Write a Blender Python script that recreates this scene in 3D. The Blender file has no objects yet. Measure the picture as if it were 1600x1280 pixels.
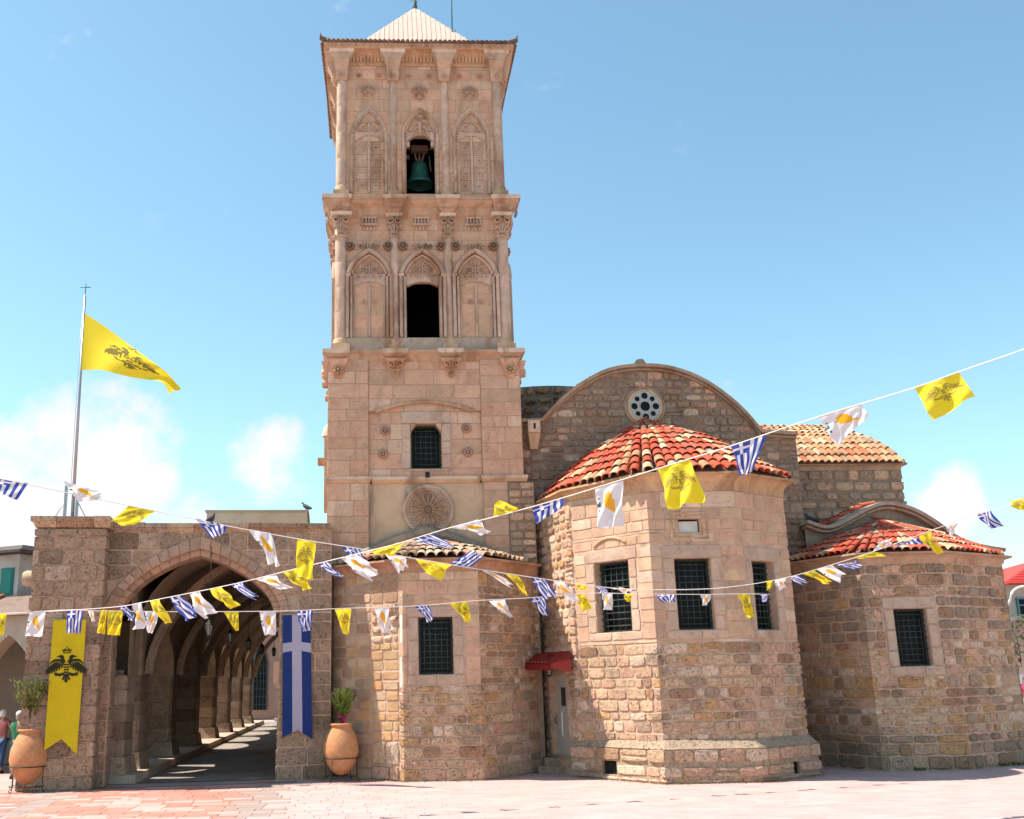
import bpy, math, random
from mathutils import Vector, Matrix, noise, geometry

# ------------------------------------------------------------------ camera, sky, sun, exposure
SC = bpy.context.scene
COL = SC.collection
FPX, CX, CY, HC = 1630.0, 680.0, 640.0, 2.3          # focal length and principal point in pixels of a 1600 px wide frame
PITCH, ROLL = math.atan(422.0 / FPX), math.radians(1.1)
FW = Vector((0, math.cos(PITCH), math.sin(PITCH)))
U0 = Vector((0, -math.sin(PITCH), math.cos(PITCH)))
R0 = Vector((1, 0, 0))
CR = R0 * math.cos(ROLL) - U0 * math.sin(ROLL)
CU = R0 * math.sin(ROLL) + U0 * math.cos(ROLL)
CO = Vector((0, 0, HC))

cam = bpy.data.cameras.new('camera')
camo = bpy.data.objects.new('camera', cam)
COL.objects.link(camo)
m3 = Matrix((CR, CU, -FW)).transposed()
camo.matrix_world = Matrix.Translation(CO) @ m3.to_4x4()
cam.sensor_width = 36.0
cam.lens = FPX / 1600 * 36
cam.shift_x = (800 - CX) / 1600
cam.clip_end = 5000
SC.camera = camo

SUN_EL, SUN_AZ = 57.0, 271.5       # degrees; azimuth clockwise from +Y, so 270 is -X
S_DIR = Vector((math.sin(math.radians(SUN_AZ)) * math.cos(math.radians(SUN_EL)),
                math.cos(math.radians(SUN_AZ)) * math.cos(math.radians(SUN_EL)),
                math.sin(math.radians(SUN_EL))))
sl = bpy.data.lights.new('sun', 'SUN')
sl.energy = 4.5
sl.angle = math.radians(0.53)
sl.color = (1.0, 0.91, 0.80)
so = bpy.data.objects.new('sun', sl)
COL.objects.link(so)
so.rotation_euler = S_DIR.to_track_quat('Z', 'Y').to_euler()


def ray(x, y):
    return FW + CR * ((x - CX) / FPX) - CU * ((y - CY) / FPX)


W = bpy.data.worlds.new('World')
SC.world = W
W.use_nodes = True
nt = W.node_tree
nt.nodes.clear()


def N(t, typ, **kw):
    n = t.nodes.new(typ)
    for k, v in kw.items():
        if k == 'ins':
            for a, b in v.items():
                n.inputs[a].default_value = b
        else:
            setattr(n, k, v)
    return n


out = N(nt, 'ShaderNodeOutputWorld')
bg = N(nt, 'ShaderNodeBackground', ins={'Strength': 0.114})
sky = N(nt, 'ShaderNodeTexSky', sky_type='NISHITA', sun_disc=False, sun_elevation=math.radians(SUN_EL),
        sun_rotation=math.radians(SUN_AZ), altitude=10, air_density=1.1, dust_density=.5, ozone_density=1.6)
tc = N(nt, 'ShaderNodeTexCoord')
nz = N(nt, 'ShaderNodeTexNoise', ins={'Scale': 10.0, 'Detail': 10.0, 'Roughness': 0.62})
nt.links.new(tc.outputs['Generated'], nz.inputs['Vector'])
blobs = [(60, 700, .10), (160, 722, .115), (30, 770, .11), (235, 760, .05), (440, 705, .055), (425, 740, .06), (1480, 790, .045), (700, 1010, .12), (300, 880, .1), (120, 860, .13)]
blobs_out = [(100, 8, .2), (150, 7, .25), (200, 9, .2), (250, 8, .3), (300, 7, .2)]
acc = None
vecs = []
for x, y, r in blobs:
    vecs.append((ray(x, y).normalized(), r))
for az, el, r in blobs_out:
    a, e = math.radians(az), math.radians(el)
    vecs.append((Vector((math.sin(a) * math.cos(e), math.cos(a) * math.cos(e), math.sin(e))), r))
for d, r in vecs:
    vd = N(nt, 'ShaderNodeVectorMath', operation='DISTANCE')
    nt.links.new(tc.outputs['Generated'], vd.inputs[0])
    vd.inputs[1].default_value = d
    mr = N(nt, 'ShaderNodeMapRange', interpolation_type='SMOOTHSTEP',
           ins={'From Min': r * 1.25, 'From Max': r * 0.1, 'To Min': 0.0, 'To Max': 0.33})
    nt.links.new(vd.outputs['Value'], mr.inputs['Value'])
    if acc is None:
        acc = mr.outputs[0]
    else:
        mx = N(nt, 'ShaderNodeMath', operation='MAXIMUM')
        nt.links.new(acc, mx.inputs[0])
        nt.links.new(mr.outputs[0], mx.inputs[1])
        acc = mx.outputs[0]
ad = N(nt, 'ShaderNodeMath', operation='ADD')
nt.links.new(nz.outputs['Fac'], ad.inputs[0])
nt.links.new(acc, ad.inputs[1])
cr = N(nt, 'ShaderNodeMapRange', interpolation_type='SMOOTHSTEP',
       ins={'From Min': 0.63, 'From Max': 0.86, 'To Min': 0.0, 'To Max': 0.9})
nt.links.new(ad.outputs[0], cr.inputs['Value'])
mixc = N(nt, 'ShaderNodeMix', data_type='RGBA')
mixc.inputs['B'].default_value = (4.5, 4.2, 4.35, 1)
nt.links.new(cr.outputs[0], mixc.inputs['Factor'])
tint = N(nt, 'ShaderNodeVectorMath', operation='MULTIPLY')
tint.inputs[1].default_value = (.88, 1.03, .92)
nt.links.new(sky.outputs[0], tint.inputs[0])
nt.links.new(tint.outputs[0], mixc.inputs['A'])
nt.links.new(mixc.outputs['Result'], bg.inputs['Color'])
nt.links.new(bg.outputs[0], out.inputs['Surface'])

SC.view_settings.view_transform = 'Standard'
SC.view_settings.look = 'None'
SC.view_settings.gamma = 1.0
SC.view_settings.exposure = 1.07
SC.view_settings.use_curve_mapping = False
SC.render.engine = 'CYCLES'
SC.cycles.use_denoising = True
SC.cycles.max_bounces = 7
SC.cycles.diffuse_bounces = 5

# ------------------------------------------------------------------ helpers
rng = random.Random(7)


class Frame:
    """a local frame on the ground: u to the right along a wall, v into the building, z up"""

    def __init__(s, x, y, yaw):
        a = math.radians(yaw)
        s.o = Vector((x, y, 0))
        s.u = Vector((math.cos(a), math.sin(a), 0))
        s.v = Vector((-math.sin(a), math.cos(a), 0))

    def P(s, u, v, z):
        return s.o + s.u * u + s.v * v + Vector((0, 0, z))

    def uz(s, x, y, v=0.0):
        """where a measured sight line meets the wall plane v"""
        d = ray(x, y)
        q = s.o + s.v * v
        t = (q - CO).dot(s.v) / d.dot(s.v)
        w = CO + d * t - s.o
        return w.dot(s.u), w.z

    def sub(s, u, v, turn):
        p = s.P(u, v, 0)
        f = Frame(p.x, p.y, 0)
        a = math.radians(turn)
        f.u = s.u * math.cos(a) + s.v * math.sin(a)
        f.v = -s.u * math.sin(a) + s.v * math.cos(a)
        return f


def jit(c, a=0.04, r=None):
    r = r or rng
    k = 1 + r.uniform(-a, a) * 2
    return (max(0, c[0] * k * (1 + r.uniform(-a, a) * .4)), max(0, c[1] * k), max(0, c[2] * k * (1 + r.uniform(-a, a) * .4)))


class MB:
    def __init__(s):
        s.v, s.f, s.c, s.m, s.sm = [], [], [], [], []

    def add(s, vs, fs, col, mi=0, smooth=False):
        b = len(s.v)
        s.v += [tuple(p) for p in vs]
        for f in fs:
            s.f.append([i + b for i in f])
            s.c.append(col)
            s.m.append(mi)
            s.sm.append(smooth)

    def box(s, F, u0, u1, v0, v1, z0, z1, col=(.5, .4, .3), mi=0, tap=0.0):
        vs = []
        for z, t in ((z0, 0), (z1, tap)):
            for u, v in ((u0 + t, v0 + t), (u1 - t, v0 + t), (u1 - t, v1 - t), (u0 + t, v1 - t)):
                vs.append(F.P(u, v, z))
        s.add(vs, [(0, 3, 2, 1), (4, 5, 6, 7), (0, 1, 5, 4), (1, 2, 6, 5), (2, 3, 7, 6), (3, 0, 4, 7)], col, mi)

    def prism(s, F, pts, v0, v1, col, mi=0, cham=0.0):
        """outline in (u,z), counter-clockwise seen from the front, pushed from v0 (front) to v1 (back)"""
        n = len(pts)
        vs = []
        if cham:
            cu_ = sum(p[0] for p in pts) / n
            cz_ = sum(p[1] for p in pts) / n
            for p in pts:
                dx, dz = p[0] - cu_, p[1] - cz_
                L = math.hypot(dx, dz) or 1
                k = max(0.2, 1 - cham / L)
                vs.append(F.P(cu_ + dx * k, v0, cz_ + dz * k))
            vs += [F.P(p[0], v0 + cham, p[1]) for p in pts]
            vs += [F.P(p[0], v1, p[1]) for p in pts]
            fs = [list(range(n))]
            for r in range(2):
                fs += [(r * n + (i + 1) % n, r * n + i, (r + 1) * n + i, (r + 1) * n + (i + 1) % n) for i in range(n)]
        else:
            vs = [F.P(p[0], v0, p[1]) for p in pts] + [F.P(p[0], v1, p[1]) for p in pts]
            fs = [list(range(n)), list(range(2 * n - 1, n - 1, -1))]
            fs += [((i + 1) % n, i, n + i, n + (i + 1) % n) for i in range(n)]
        s.add(vs, fs, col, mi)

    def lathe(s, c, prof, n=16, col=(.5, .4, .3), mi=0, smooth=True, half=None, fr=None, ax=None):
        """profile of (r, z) turned about the upright axis through c"""
        vs = []
        a0, a1 = (0, 2 * math.pi) if half is None else half
        full = half is None
        m = n if full else n + 1
        ux = fr.u if fr else Vector((1, 0, 0))
        vx = fr.v if fr else Vector((0, 1, 0))
        zx = Vector((0, 0, 1))
        if ax:
            ux, vx, zx = ax
        c = Vector(c)
        for r, z in prof:
            for i in range(m):
                a = a0 + (a1 - a0) * i / n
                vs.append(c + ux * (r * math.cos(a)) + vx * (r * math.sin(a)) + zx * z)
        fs = []
        for j in range(len(prof) - 1):
            for i in range(n):
                k = (i + 1) % m
                fs.append((j * m + i, j * m + k, (j + 1) * m + k, (j + 1) * m + i))
        s.add(vs, fs, col, mi, smooth)

    def tube(s, pts, r, n=6, col=(.05, .05, .05), mi=0, taper=None, cap=True):
        pts = [Vector(p) for p in pts]
        vs = []
        k = len(pts)
        for i, p in enumerate(pts):
            t = (pts[min(i + 1, k - 1)] - pts[max(i - 1, 0)])
            t = t.normalized() if t.length > 1e-9 else Vector((0, 0, 1))
            a = Vector((0, 0, 1)) if abs(t.z) < .9 else Vector((1, 0, 0))
            x = t.cross(a).normalized()
            y = t.cross(x)
            rr = r if taper is None else r + (taper - r) * i / (k - 1)
            for j in range(n):
                q = 2 * math.pi * j / n
                vs.append(p + x * (rr * math.cos(q)) + y * (rr * math.sin(q)))
        fs = [(i * n + j, i * n + (j + 1) % n, (i + 1) * n + (j + 1) % n, (i + 1) * n + j) for i in range(k - 1) for j in range(n)]
        if cap:
            fs += [tuple(range(n - 1, -1, -1)), tuple(range((k - 1) * n, k * n))]
        s.add(vs, fs, col, mi, True)

    def ribbon(s, F, path, w, v0, v1, col, closed=False, cham=.35, mi=0):
        """a moulding of width w that follows a path in the wall plane, standing out from v1 to v0"""
        n = len(path)
        L, Rr = [], []
        for i in range(n):
            a = path[(i - 1) % n] if (closed or i > 0) else path[i]
            b = path[(i + 1) % n] if (closed or i < n - 1) else path[i]
            dx, dz = b[0] - a[0], b[1] - a[1]
            l = math.hypot(dx, dz) or 1
            nx, nz_ = -dz / l, dx / l
            L.append((nx, nz_))
        vs = []
        for i, p in enumerate(path):
            nx, nz_ = L[i]
            for k, v in ((-.5, v1), (-.5, v0 + (v1 - v0) * .45), (-.5 + cham, v0), (.5 - cham, v0), (.5, v0 + (v1 - v0) * .45), (.5, v1)):
                vs.append(F.P(p[0] + nx * w * k, v, p[1] + nz_ * w * k))
        fs = []
        m = n if closed else n - 1
        for i in range(m):
            j = (i + 1) % n
            for k in range(5):
                fs.append((i * 6 + k, j * 6 + k, j * 6 + k + 1, i * 6 + k + 1))
        if not closed:
            fs += [tuple(range(5, -1, -1)), tuple(range((n - 1) * 6, n * 6))]
        s.add(vs, fs, col, mi)

    def mesh(s, name, mats):
        me = bpy.data.meshes.new(name)
        me.from_pydata(s.v, [], s.f)
        if not isinstance(mats, (list, tuple)):
            mats = [mats]
        for m in mats:
            me.materials.append(m)
        at = me.color_attributes.new('Col', 'FLOAT_COLOR', 'CORNER')
        buf = []
        for f, c in zip(s.f, s.c):
            for _ in f:
                buf += [c[0], c[1], c[2], 1.0]
        at.data.foreach_set('color', buf)
        me.polygons.foreach_set('material_index', s.m)
        me.polygons.foreach_set('use_smooth', s.sm)
        me.update()
        return me

    def build(s, name, mats, parent=None, **tags):
        o = bpy.data.objects.new(name, s.mesh(name, mats))
        COL.objects.link(o)
        if parent is not None:
            o.parent = parent
            root = parent
            off = Vector((0, 0, 0))
            while root is not None:
                off += root.location
                root = root.parent
            o.location = -off
        for k, v in tags.items():
            o[k] = v
        return o


def thing(name, label, cat, loc=(0, 0, 0), group=None):
    o = bpy.data.objects.new(name, None)
    COL.objects.link(o)
    o.location = loc
    o.empty_display_size = .3
    o['label'] = label
    o['category'] = cat
    if group:
        o['group'] = group
    return o


def tag(o, label, cat, group=None):
    o['label'] = label
    o['category'] = cat
    if group:
        o['group'] = group
    return o


def copy_tree(o, parent=None):
    c = o.copy()
    COL.objects.link(c)
    c.parent = parent
    for ch in o.children:
        copy_tree(ch, c)
    return c


# ------------------------------------------------------------------ materials
def material(name, base=None, smin=.5, src='Col', rough=.9, noise_amt=.25, noise_scale=6, bump=.3, bump_scale=30, pits=0.0, pit_scale=9,
             stain=0.0, stain_col=(.1, .08, .06), stain_scale=.8, metallic=0.0, spec=.3, trans=0.0, streak=False, unify=0.0, ucol=(.53, .35, .225)):
    m = bpy.data.materials.new(name)
    m.use_nodes = True
    t = m.node_tree
    b = t.nodes['Principled BSDF']
    b.inputs['Roughness'].default_value = rough
    b.inputs['Metallic'].default_value = metallic
    b.inputs['Specular IOR Level'].default_value = spec
    tcn = N(t, 'ShaderNodeTexCoord')
    geo = N(t, 'ShaderNodeNewGeometry')
    if base is not None:
        rgb = N(t, 'ShaderNodeRGB')
        rgb.outputs[0].default_value = (*base, 1)
        col = rgb.outputs[0]
    elif src == 'obj':
        oi = N(t, 'ShaderNodeObjectInfo')
        col = oi.outputs['Color']
    else:
        at = N(t, 'ShaderNodeAttribute', attribute_name='Col')
        col = at.outputs['Color']
    pos = geo.outputs['Position']
    if noise_amt:
        n1 = N(t, 'ShaderNodeTexNoise', ins={'Scale': noise_scale, 'Detail': 6.0, 'Roughness': .65})
        t.links.new(pos, n1.inputs['Vector'])
        mr_ = N(t, 'ShaderNodeMapRange', ins={'From Min': .25, 'From Max': .75, 'To Min': 1 - noise_amt, 'To Max': 1 + noise_amt})
        t.links.new(n1.outputs['Fac'], mr_.inputs['Value'])
        vm = N(t, 'ShaderNodeVectorMath', operation='SCALE')
        t.links.new(col, vm.inputs[0])
        t.links.new(mr_.outputs[0], vm.inputs['Scale'])
        col = vm.outputs[0]
    if unify:
        n5 = N(t, 'ShaderNodeTexNoise', ins={'Scale': 2.3, 'Detail': 4.0, 'Roughness': .6})
        t.links.new(pos, n5.inputs['Vector'])
        m5 = N(t, 'ShaderNodeMapRange', ins={'From Min': .35, 'From Max': .65, 'To Min': unify * .25, 'To Max': unify})
        t.links.new(n5.outputs['Fac'], m5.inputs['Value'])
        x5 = N(t, 'ShaderNodeMix', data_type='RGBA')
        x5.inputs['B'].default_value = (*ucol, 1)
        t.links.new(m5.outputs[0], x5.inputs['Factor'])
        t.links.new(col, x5.inputs['A'])
        col = x5.outputs['Result']
    if stain:
        mp = N(t, 'ShaderNodeMapping')
        mp.inputs['Scale'].default_value = (1, 1, .35) if streak else (1, 1, 1)
        t.links.new(pos, mp.inputs['Vector'])
        n2 = N(t, 'ShaderNodeTexNoise', ins={'Scale': stain_scale, 'Detail': 5.0, 'Roughness': .7, 'Distortion': .6})
        t.links.new(mp.outputs[0], n2.inputs['Vector'])
        m2 = N(t, 'ShaderNodeMapRange', interpolation_type='SMOOTHSTEP', ins={'From Min': smin, 'From Max': smin + .2, 'To Min': 0.0, 'To Max': stain})
        t.links.new(n2.outputs['Fac'], m2.inputs['Value'])
        mx_ = N(t, 'ShaderNodeMix', data_type='RGBA')
        mx_.inputs['B'].default_value = (*stain_col, 1)
        t.links.new(m2.outputs[0], mx_.inputs['Factor'])
        t.links.new(col, mx_.inputs['A'])
        col = mx_.outputs['Result']
    hgt = None
    if pits:
        vo = N(t, 'ShaderNodeTexNoise', ins={'Scale': pit_scale, 'Detail': 5.0, 'Roughness': .7, 'Distortion': .25})
        t.links.new(pos, vo.inputs['Vector'])
        pm = N(t, 'ShaderNodeMapRange', interpolation_type='SMOOTHSTEP', ins={'From Min': .33, 'From Max': .43, 'To Min': 0.0, 'To Max': 1.0})
        t.links.new(vo.outputs['Fac'], pm.inputs['Value'])
        dk = N(t, 'ShaderNodeMapRange', ins={'To Min': 1 - pits * .45, 'To Max': 1.0})
        t.links.new(pm.outputs[0], dk.inputs['Value'])
        vm2 = N(t, 'ShaderNodeVectorMath', operation='SCALE')
        t.links.new(col, vm2.inputs[0])
        t.links.new(dk.outputs[0], vm2.inputs['Scale'])
        col = vm2.outputs[0]
        hgt = pm.outputs[0]
    t.links.new(col, b.inputs['Base Color'])
    if bump:
        n3 = N(t, 'ShaderNodeTexNoise', ins={'Scale': bump_scale, 'Detail': 8.0, 'Roughness': .7})
        t.links.new(pos, n3.inputs['Vector'])
        h = n3.outputs['Fac']
        if hgt is not None:
            ma = N(t, 'ShaderNodeMath', operation='MULTIPLY_ADD')
            t.links.new(hgt, ma.inputs[0])
            ma.inputs[1].default_value = pits * 1.6
            t.links.new(h, ma.inputs[2])
            h = ma.outputs[0]
        bp = N(t, 'ShaderNodeBump', ins={'Strength': bump, 'Distance': .03})
        t.links.new(h, bp.inputs['Height'])
        t.links.new(bp.outputs[0], b.inputs['Normal'])
    if trans:
        tr = N(t, 'ShaderNodeBsdfTranslucent')
        t.links.new(col, tr.inputs['Color'])
        ms = N(t, 'ShaderNodeMixShader', ins={0: trans})
        o_ = t.nodes['Material Output']
        t.links.new(b.outputs[0], ms.inputs[1])
        t.links.new(tr.outputs[0], ms.inputs[2])
        t.links.new(ms.outputs[0], o_.inputs['Surface'])
    return m


M_ASH = material('ashlar_stone', unify=.4, ucol=(.57, .365, .25), noise_amt=.24, noise_scale=2.4, bump=.6, bump_scale=24, pits=.4, pit_scale=17, stain=.6,
                 stain_col=(.34, .20, .13), stain_scale=1.9, streak=True)
M_CARVE = material('carved_stone', smin=.45, noise_amt=.2, noise_scale=5, bump=.45, bump_scale=35, pits=.35, pit_scale=22, stain=.7,
                   stain_col=(.26, .13, .065), stain_scale=1.3, streak=True)
M_RUB = material('rubble_stone', unify=.28, ucol=(.47, .31, .22), noise_amt=.36, noise_scale=11, bump=1.0, bump_scale=22, pits=.6, pit_scale=21, stain=.62,
                 stain_col=(.15, .105, .08), stain_scale=.8)
M_MORT = material('lime_mortar', base=(.52, .36, .255), noise_amt=.3, noise_scale=5, bump=.8, bump_scale=28, stain=.5,
                  stain_col=(.17, .13, .10), stain_scale=.7)
M_DARKMORT = material('weathered_mortar', base=(.27, .195, .14), noise_amt=.3, noise_scale=6, bump=.9, bump_scale=22, stain=.6,
                      stain_col=(.08, .07, .055), stain_scale=.9)
M_INR = material('inner_stone', noise_amt=.28, noise_scale=4, bump=.8, bump_scale=18, stain=.5, stain_col=(.16, .11, .07), stain_scale=1.2)
M_CEMENT = material('grey_cement', base=(.26, .215, .165), noise_amt=.3, noise_scale=4, bump=.5, bump_scale=25, stain=.7,
                    stain_col=(.10, .11, .10), stain_scale=1.2)
M_TILE = material('clay_tile', src='obj', noise_amt=.28, noise_scale=16, bump=.4, bump_scale=40, rough=.85, stain=.62,
                  stain_col=(.09, .065, .045), stain_scale=2.4)
M_TILEC = material('clay_tile_joined', noise_amt=.28, noise_scale=16, bump=.4, bump_scale=40, rough=.85, stain=.62,
                   stain_col=(.09, .065, .045), stain_scale=2.4)
M_PLAIN = material('painted', noise_amt=.08, noise_scale=3, bump=.1, bump_scale=30, rough=.6)
M_PLAST = material('lime_plaster', noise_amt=.12, noise_scale=1.6, bump=.25, bump_scale=12, stain=.35, stain_col=(.25, .22, .18), stain_scale=1.5)
M_IRON = material('black_iron', base=(.02, .02, .022), noise_amt=.2, bump=.1, rough=.5, metallic=.3)
M_STEEL = material('galvanised_steel', base=(.35, .36, .38), noise_amt=.1, bump=.05, rough=.4, metallic=.7)
M_GLASS = material('dark_glass', base=(.006, .008, .009), noise_amt=.2, noise_scale=2, bump=.0, rough=.35, spec=.15)
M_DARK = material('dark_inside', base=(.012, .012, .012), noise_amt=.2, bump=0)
M_BRONZE = material('bronze_patina', base=(.03, .13, .105), noise_amt=.3, noise_scale=8, bump=.15, rough=.55, metallic=.2)
M_CLOTH = material('flag_cloth', noise_amt=.06, noise_scale=8, bump=.25, bump_scale=160, rough=.85, trans=.38)
M_BANNER = material('banner_cloth', noise_amt=.10, noise_scale=2.5, bump=.3, bump_scale=120, rough=.85, trans=.1)
M_POT = material('terracotta', base=(.52, .24, .11), noise_amt=.22, noise_scale=7, bump=.5, bump_scale=38, rough=.85, stain=.4,
                 stain_col=(.36, .23, .15), stain_scale=3.5)
M_LEAF = material('leaves', noise_amt=.3, noise_scale=12, bump=.1, rough=.5, trans=.25)
M_BARK = material('bark', base=(.10, .07, .045), noise_amt=.3, bump=.5)
M_PAVE = material('paving', noise_amt=.13, noise_scale=1.3, bump=.25, bump_scale=40, rough=.75, stain=.3, stain_col=(.44, .29, .26), stain_scale=.5)
M_GROUND = material('ground_joint', base=(.40, .29, .26), noise_amt=.2, noise_scale=.6, bump=.3, bump_scale=30)
M_ROPE = material('cord', base=(.75, .68, .64), noise_amt=.1, bump=0)
M_SKIN = material('skin', base=(.42, .23, .16), noise_amt=.05, bump=0, rough=.6)

# colour families of the masonry (albedo)
PINK = (.56, .34, .23)
BEIGE = (.54, .37, .235)
CREAM = (.65, .475, .35)
OCHRE = (.50, .29, .13)
BROWN = (.33, .195, .115)
GREY = (.36, .255, .18)
RUST = (.38, .20, .11)


def pick(r, *pairs):
    t = r.random() * sum(w for _, w in pairs)
    for c, w in pairs:
        t -= w
        if t <= 0:
            return jit(c, .055, r)
    return jit(pairs[-1][0], .055, r)


# ------------------------------------------------------------------ masonry
class Wall:
    """a wall line on the ground given as (u, v) points from left to right; stones are laid along it"""

    def __init__(s, F, pts):
        s.F, s.p = F, pts
        s.L = [0.0]
        s.nrm = []
        for a, b in zip(pts, pts[1:]):
            dx, dy = b[0] - a[0], b[1] - a[1]
            l = math.hypot(dx, dy)
            s.L.append(s.L[-1] + l)
            s.nrm.append((dy / l, -dx / l))
        s.mit = []
        for i in range(len(pts)):
            a = s.nrm[max(i - 1, 0)]
            b = s.nrm[min(i, len(s.nrm) - 1)]
            k = 1 + a[0] * b[0] + a[1] * b[1]
            s.mit.append(((a[0] + b[0]) / k, (a[1] + b[1]) / k))

    def seg(s, q):
        for i in range(len(s.nrm)):
            if q < s.L[i + 1] or i == len(s.nrm) - 1:
                return i

    def P(s, q, d, z, i=None):
        if i is None:
            i = s.seg(q)
        a, b = s.p[i], s.p[i + 1]
        t = (q - s.L[i]) / (s.L[i + 1] - s.L[i])
        x, y = a[0] + (b[0] - a[0]) * t, a[1] + (b[1] - a[1]) * t
        if abs(q - s.L[i]) < 1e-5:
            n = s.mit[i]
        elif abs(q - s.L[i + 1]) < 1e-5:
            n = s.mit[i + 1]
        else:
            n = s.nrm[i]
        return s.F.P(x + n[0] * d, y + n[1] * d, z)

    def q_of(s, i, x, y, off=0.0):
        """arc length and height where a measured sight line meets segment i"""
        a, b = s.p[i], s.p[i + 1]
        n = s.nrm[i]
        A = s.F.P(a[0] + n[0] * off, a[1] + n[1] * off, 0)
        B = s.F.P(b[0] + n[0] * off, b[1] + n[1] * off, 0)
        t3 = (B - A).normalized()
        nn = Vector((t3.y, -t3.x, 0))
        d = ray(x, y)
        k = (A - CO).dot(nn) / d.dot(nn)
        w = CO + d * k
        return s.L[i] + (w - A).dot(t3), w.z


def stone_patch(wall, i, q0, q1, z0, z1, d, inset, rough, r, lo, hi, realL=True, realR=True, n=3):
    """one dressed or rough block face: ring set in the mortar, ring on the face, raised middle"""
    def ring(ins, dep, amp):
        a = q0 + (ins if realL else 0)
        b = q1 - (ins if realR else 0)
        c, e = z0 + ins, z1 - ins
        pts = []
        cut = min(rough * 2.2, (b - a) * .22, (e - c) * .3)
        per = []
        for k in range(n):
            per.append((a + (b - a) * k / n, c, k == 0 and realL))
        for k in range(n):
            per.append((b, c + (e - c) * k / n, k == 0 and realR))
        for k in range(n):
            per.append((b - (b - a) * k / n, e, k == 0 and realR))
        for k in range(n):
            per.append((a, e - (e - c) * k / n, k == 0 and realL))
        mq, mz = (a + b) / 2, (c + e) / 2
        for x, y, corner in per:
            if corner and cut > 0:
                x += cut * (1 if x < mq else -1) * r.uniform(.35, 1)
                y += cut * (1 if y < mz else -1) * r.uniform(.35, 1)
            onL = abs(x - a) < 1e-6 and not realL
            onR = abs(x - b) < 1e-6 and not realR
            if not onL and not onR:
                x += r.uniform(-amp, amp)
                x = min(max(x, q0 + 1e-4), q1 - 1e-4)
            y += r.uniform(-amp, amp)
            l_, h_ = lo(x) if lo else -99, hi(x) if hi else 99
            y = min(max(y, l_ + .012), h_ - .012)
            pts.append((x, y, dep))
        return pts
    st = r.getstate()
    A = ring(0, 0, rough * .5)
    r.setstate(st)
    B = ring(inset, d, rough * .5)
    m = 4 * n
    vs = [wall.P(x, -.01, y, i) for x, y, _ in A] + [wall.P(x, dp * r.uniform(.75, 1.15) if rough > .004 else dp, y, i) for x, y, dp in B]
    cx_, cy_ = sum(p[0] for p in B) / m, sum(p[1] for p in B) / m
    vs.append(wall.P(cx_, d + rough * r.uniform(-.4, .9), cy_, i))
    fs = [(k, (k + 1) % m, m + (k + 1) % m, m + k) for k in range(m)]
    fs += [(m + k, m + (k + 1) % m, 2 * m) for k in range(m)]
    return vs, fs


def lay(wall, q0, q1, z0, z1, style, out, holes=(), lo=None, hi=None, seed=1, snaps=()):
    """lay courses of blocks; style(q, z) -> dict(h, w, d, inset, rough, gap, color(r))"""
    r = random.Random(seed)
    zs = [z0]
    sn = sorted(set([z for h in holes for z in (h[2], h[3]) if z0 < z < z1] + [z1] + list(snaps)))
    corners = [L for L in wall.L[1:-1] if q0 < L < q1]
    while zs[-1] < z1 - 1e-4:
        s_ = style((q0 + q1) / 2, zs[-1])
        h = r.uniform(*s_['h'])
        nxt = zs[-1] + h
        lim = next((k for k in sn if k > zs[-1] + 1e-4), z1)
        if nxt > lim - s_['h'][0] * .55:
            nxt = lim
        zs.append(nxt)
    for a, b in zip(zs, zs[1:]):
        blocks = [h for h in holes if h[2] < b - 1e-3 and h[3] > a + 1e-3]
        spans = [(q0, q1)]
        for h in blocks:
            ns = []
            for x, y in spans:
                if h[1] <= x or h[0] >= y:
                    ns.append((x, y))
                else:
                    if h[0] > x + .02:
                        ns.append((x, h[0]))
                    if h[1] < y - .02:
                        ns.append((h[1], y))
            spans = ns
        for x, y in spans:
            q = x
            while q < y - 1e-4:
                s_ = style(q, (a + b) / 2)
                w = r.uniform(*s_['w'])
                e = q + w
                if e > y - s_['w'][0] * .6:
                    e = y
                for cxn in corners:            # keep joints off the corners
                    if abs(e - cxn) < .09 and e != y:
                        e = cxn + r.choice((.13, .2)) if cxn + .2 < y else e
                s2 = style((q + e) / 2, (a + b) / 2)
                g = s2['gap'] / 2
                a2, b2 = a, b
                if s2.get('jitter'):
                    a2 += r.uniform(0, s2['jitter'])
                    b2 -= r.uniform(0, s2['jitter'])
                mid = (q + e) / 2
                if hi is not None:
                    b2 = min(b2, max(hi(q + .02), hi(e - .02), hi(mid)))
                if lo is not None:
                    a2 = max(a2, min(lo(q + .02), lo(e - .02), lo(mid)))
                okc = (b2 - a2) > .06 and (hi is None or hi(mid) > a2 + .05) and (lo is None or lo(mid) < b2 - .05)
                sub = [(a2, b2)]
                if s2.get('split') and r.random() < s2['split'] and b2 - a2 > .22:
                    mz = a2 + (b2 - a2) * r.uniform(.35, .65)
                    sub = [(a2, mz), (mz, b2)]
                if okc and e - q > .045:
                    for a3, b3 in sub:
                        cuts = [c for c in corners if q + g < c < e - g]
                        edges = [q + g] + cuts + [e - g]
                        vs, fs = [], []
                        stt = r.getstate()
                        for k in range(len(edges) - 1):
                            if edges[k + 1] - edges[k] < .012:
                                continue
                            i = wall.seg((edges[k] + edges[k + 1]) / 2)
                            v_, f_ = stone_patch(wall, i, edges[k], edges[k + 1], a3 + g, b3 - g, s2['d'] * r.uniform(.35, 1.5), s2['inset'], s2['rough'], r,
                                                 lo, hi, realL=(k == 0), realR=(k == len(edges) - 2))
                            bb = len(vs)
                            vs += v_
                            fs += [[t + bb for t in ff] for ff in f_]
                        if vs:
                            out.append(((e - q) * (b3 - a3), vs, fs, s2['color'](r), s2.get('mat', 0)))
                q = e


ALL_ST = {}


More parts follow.
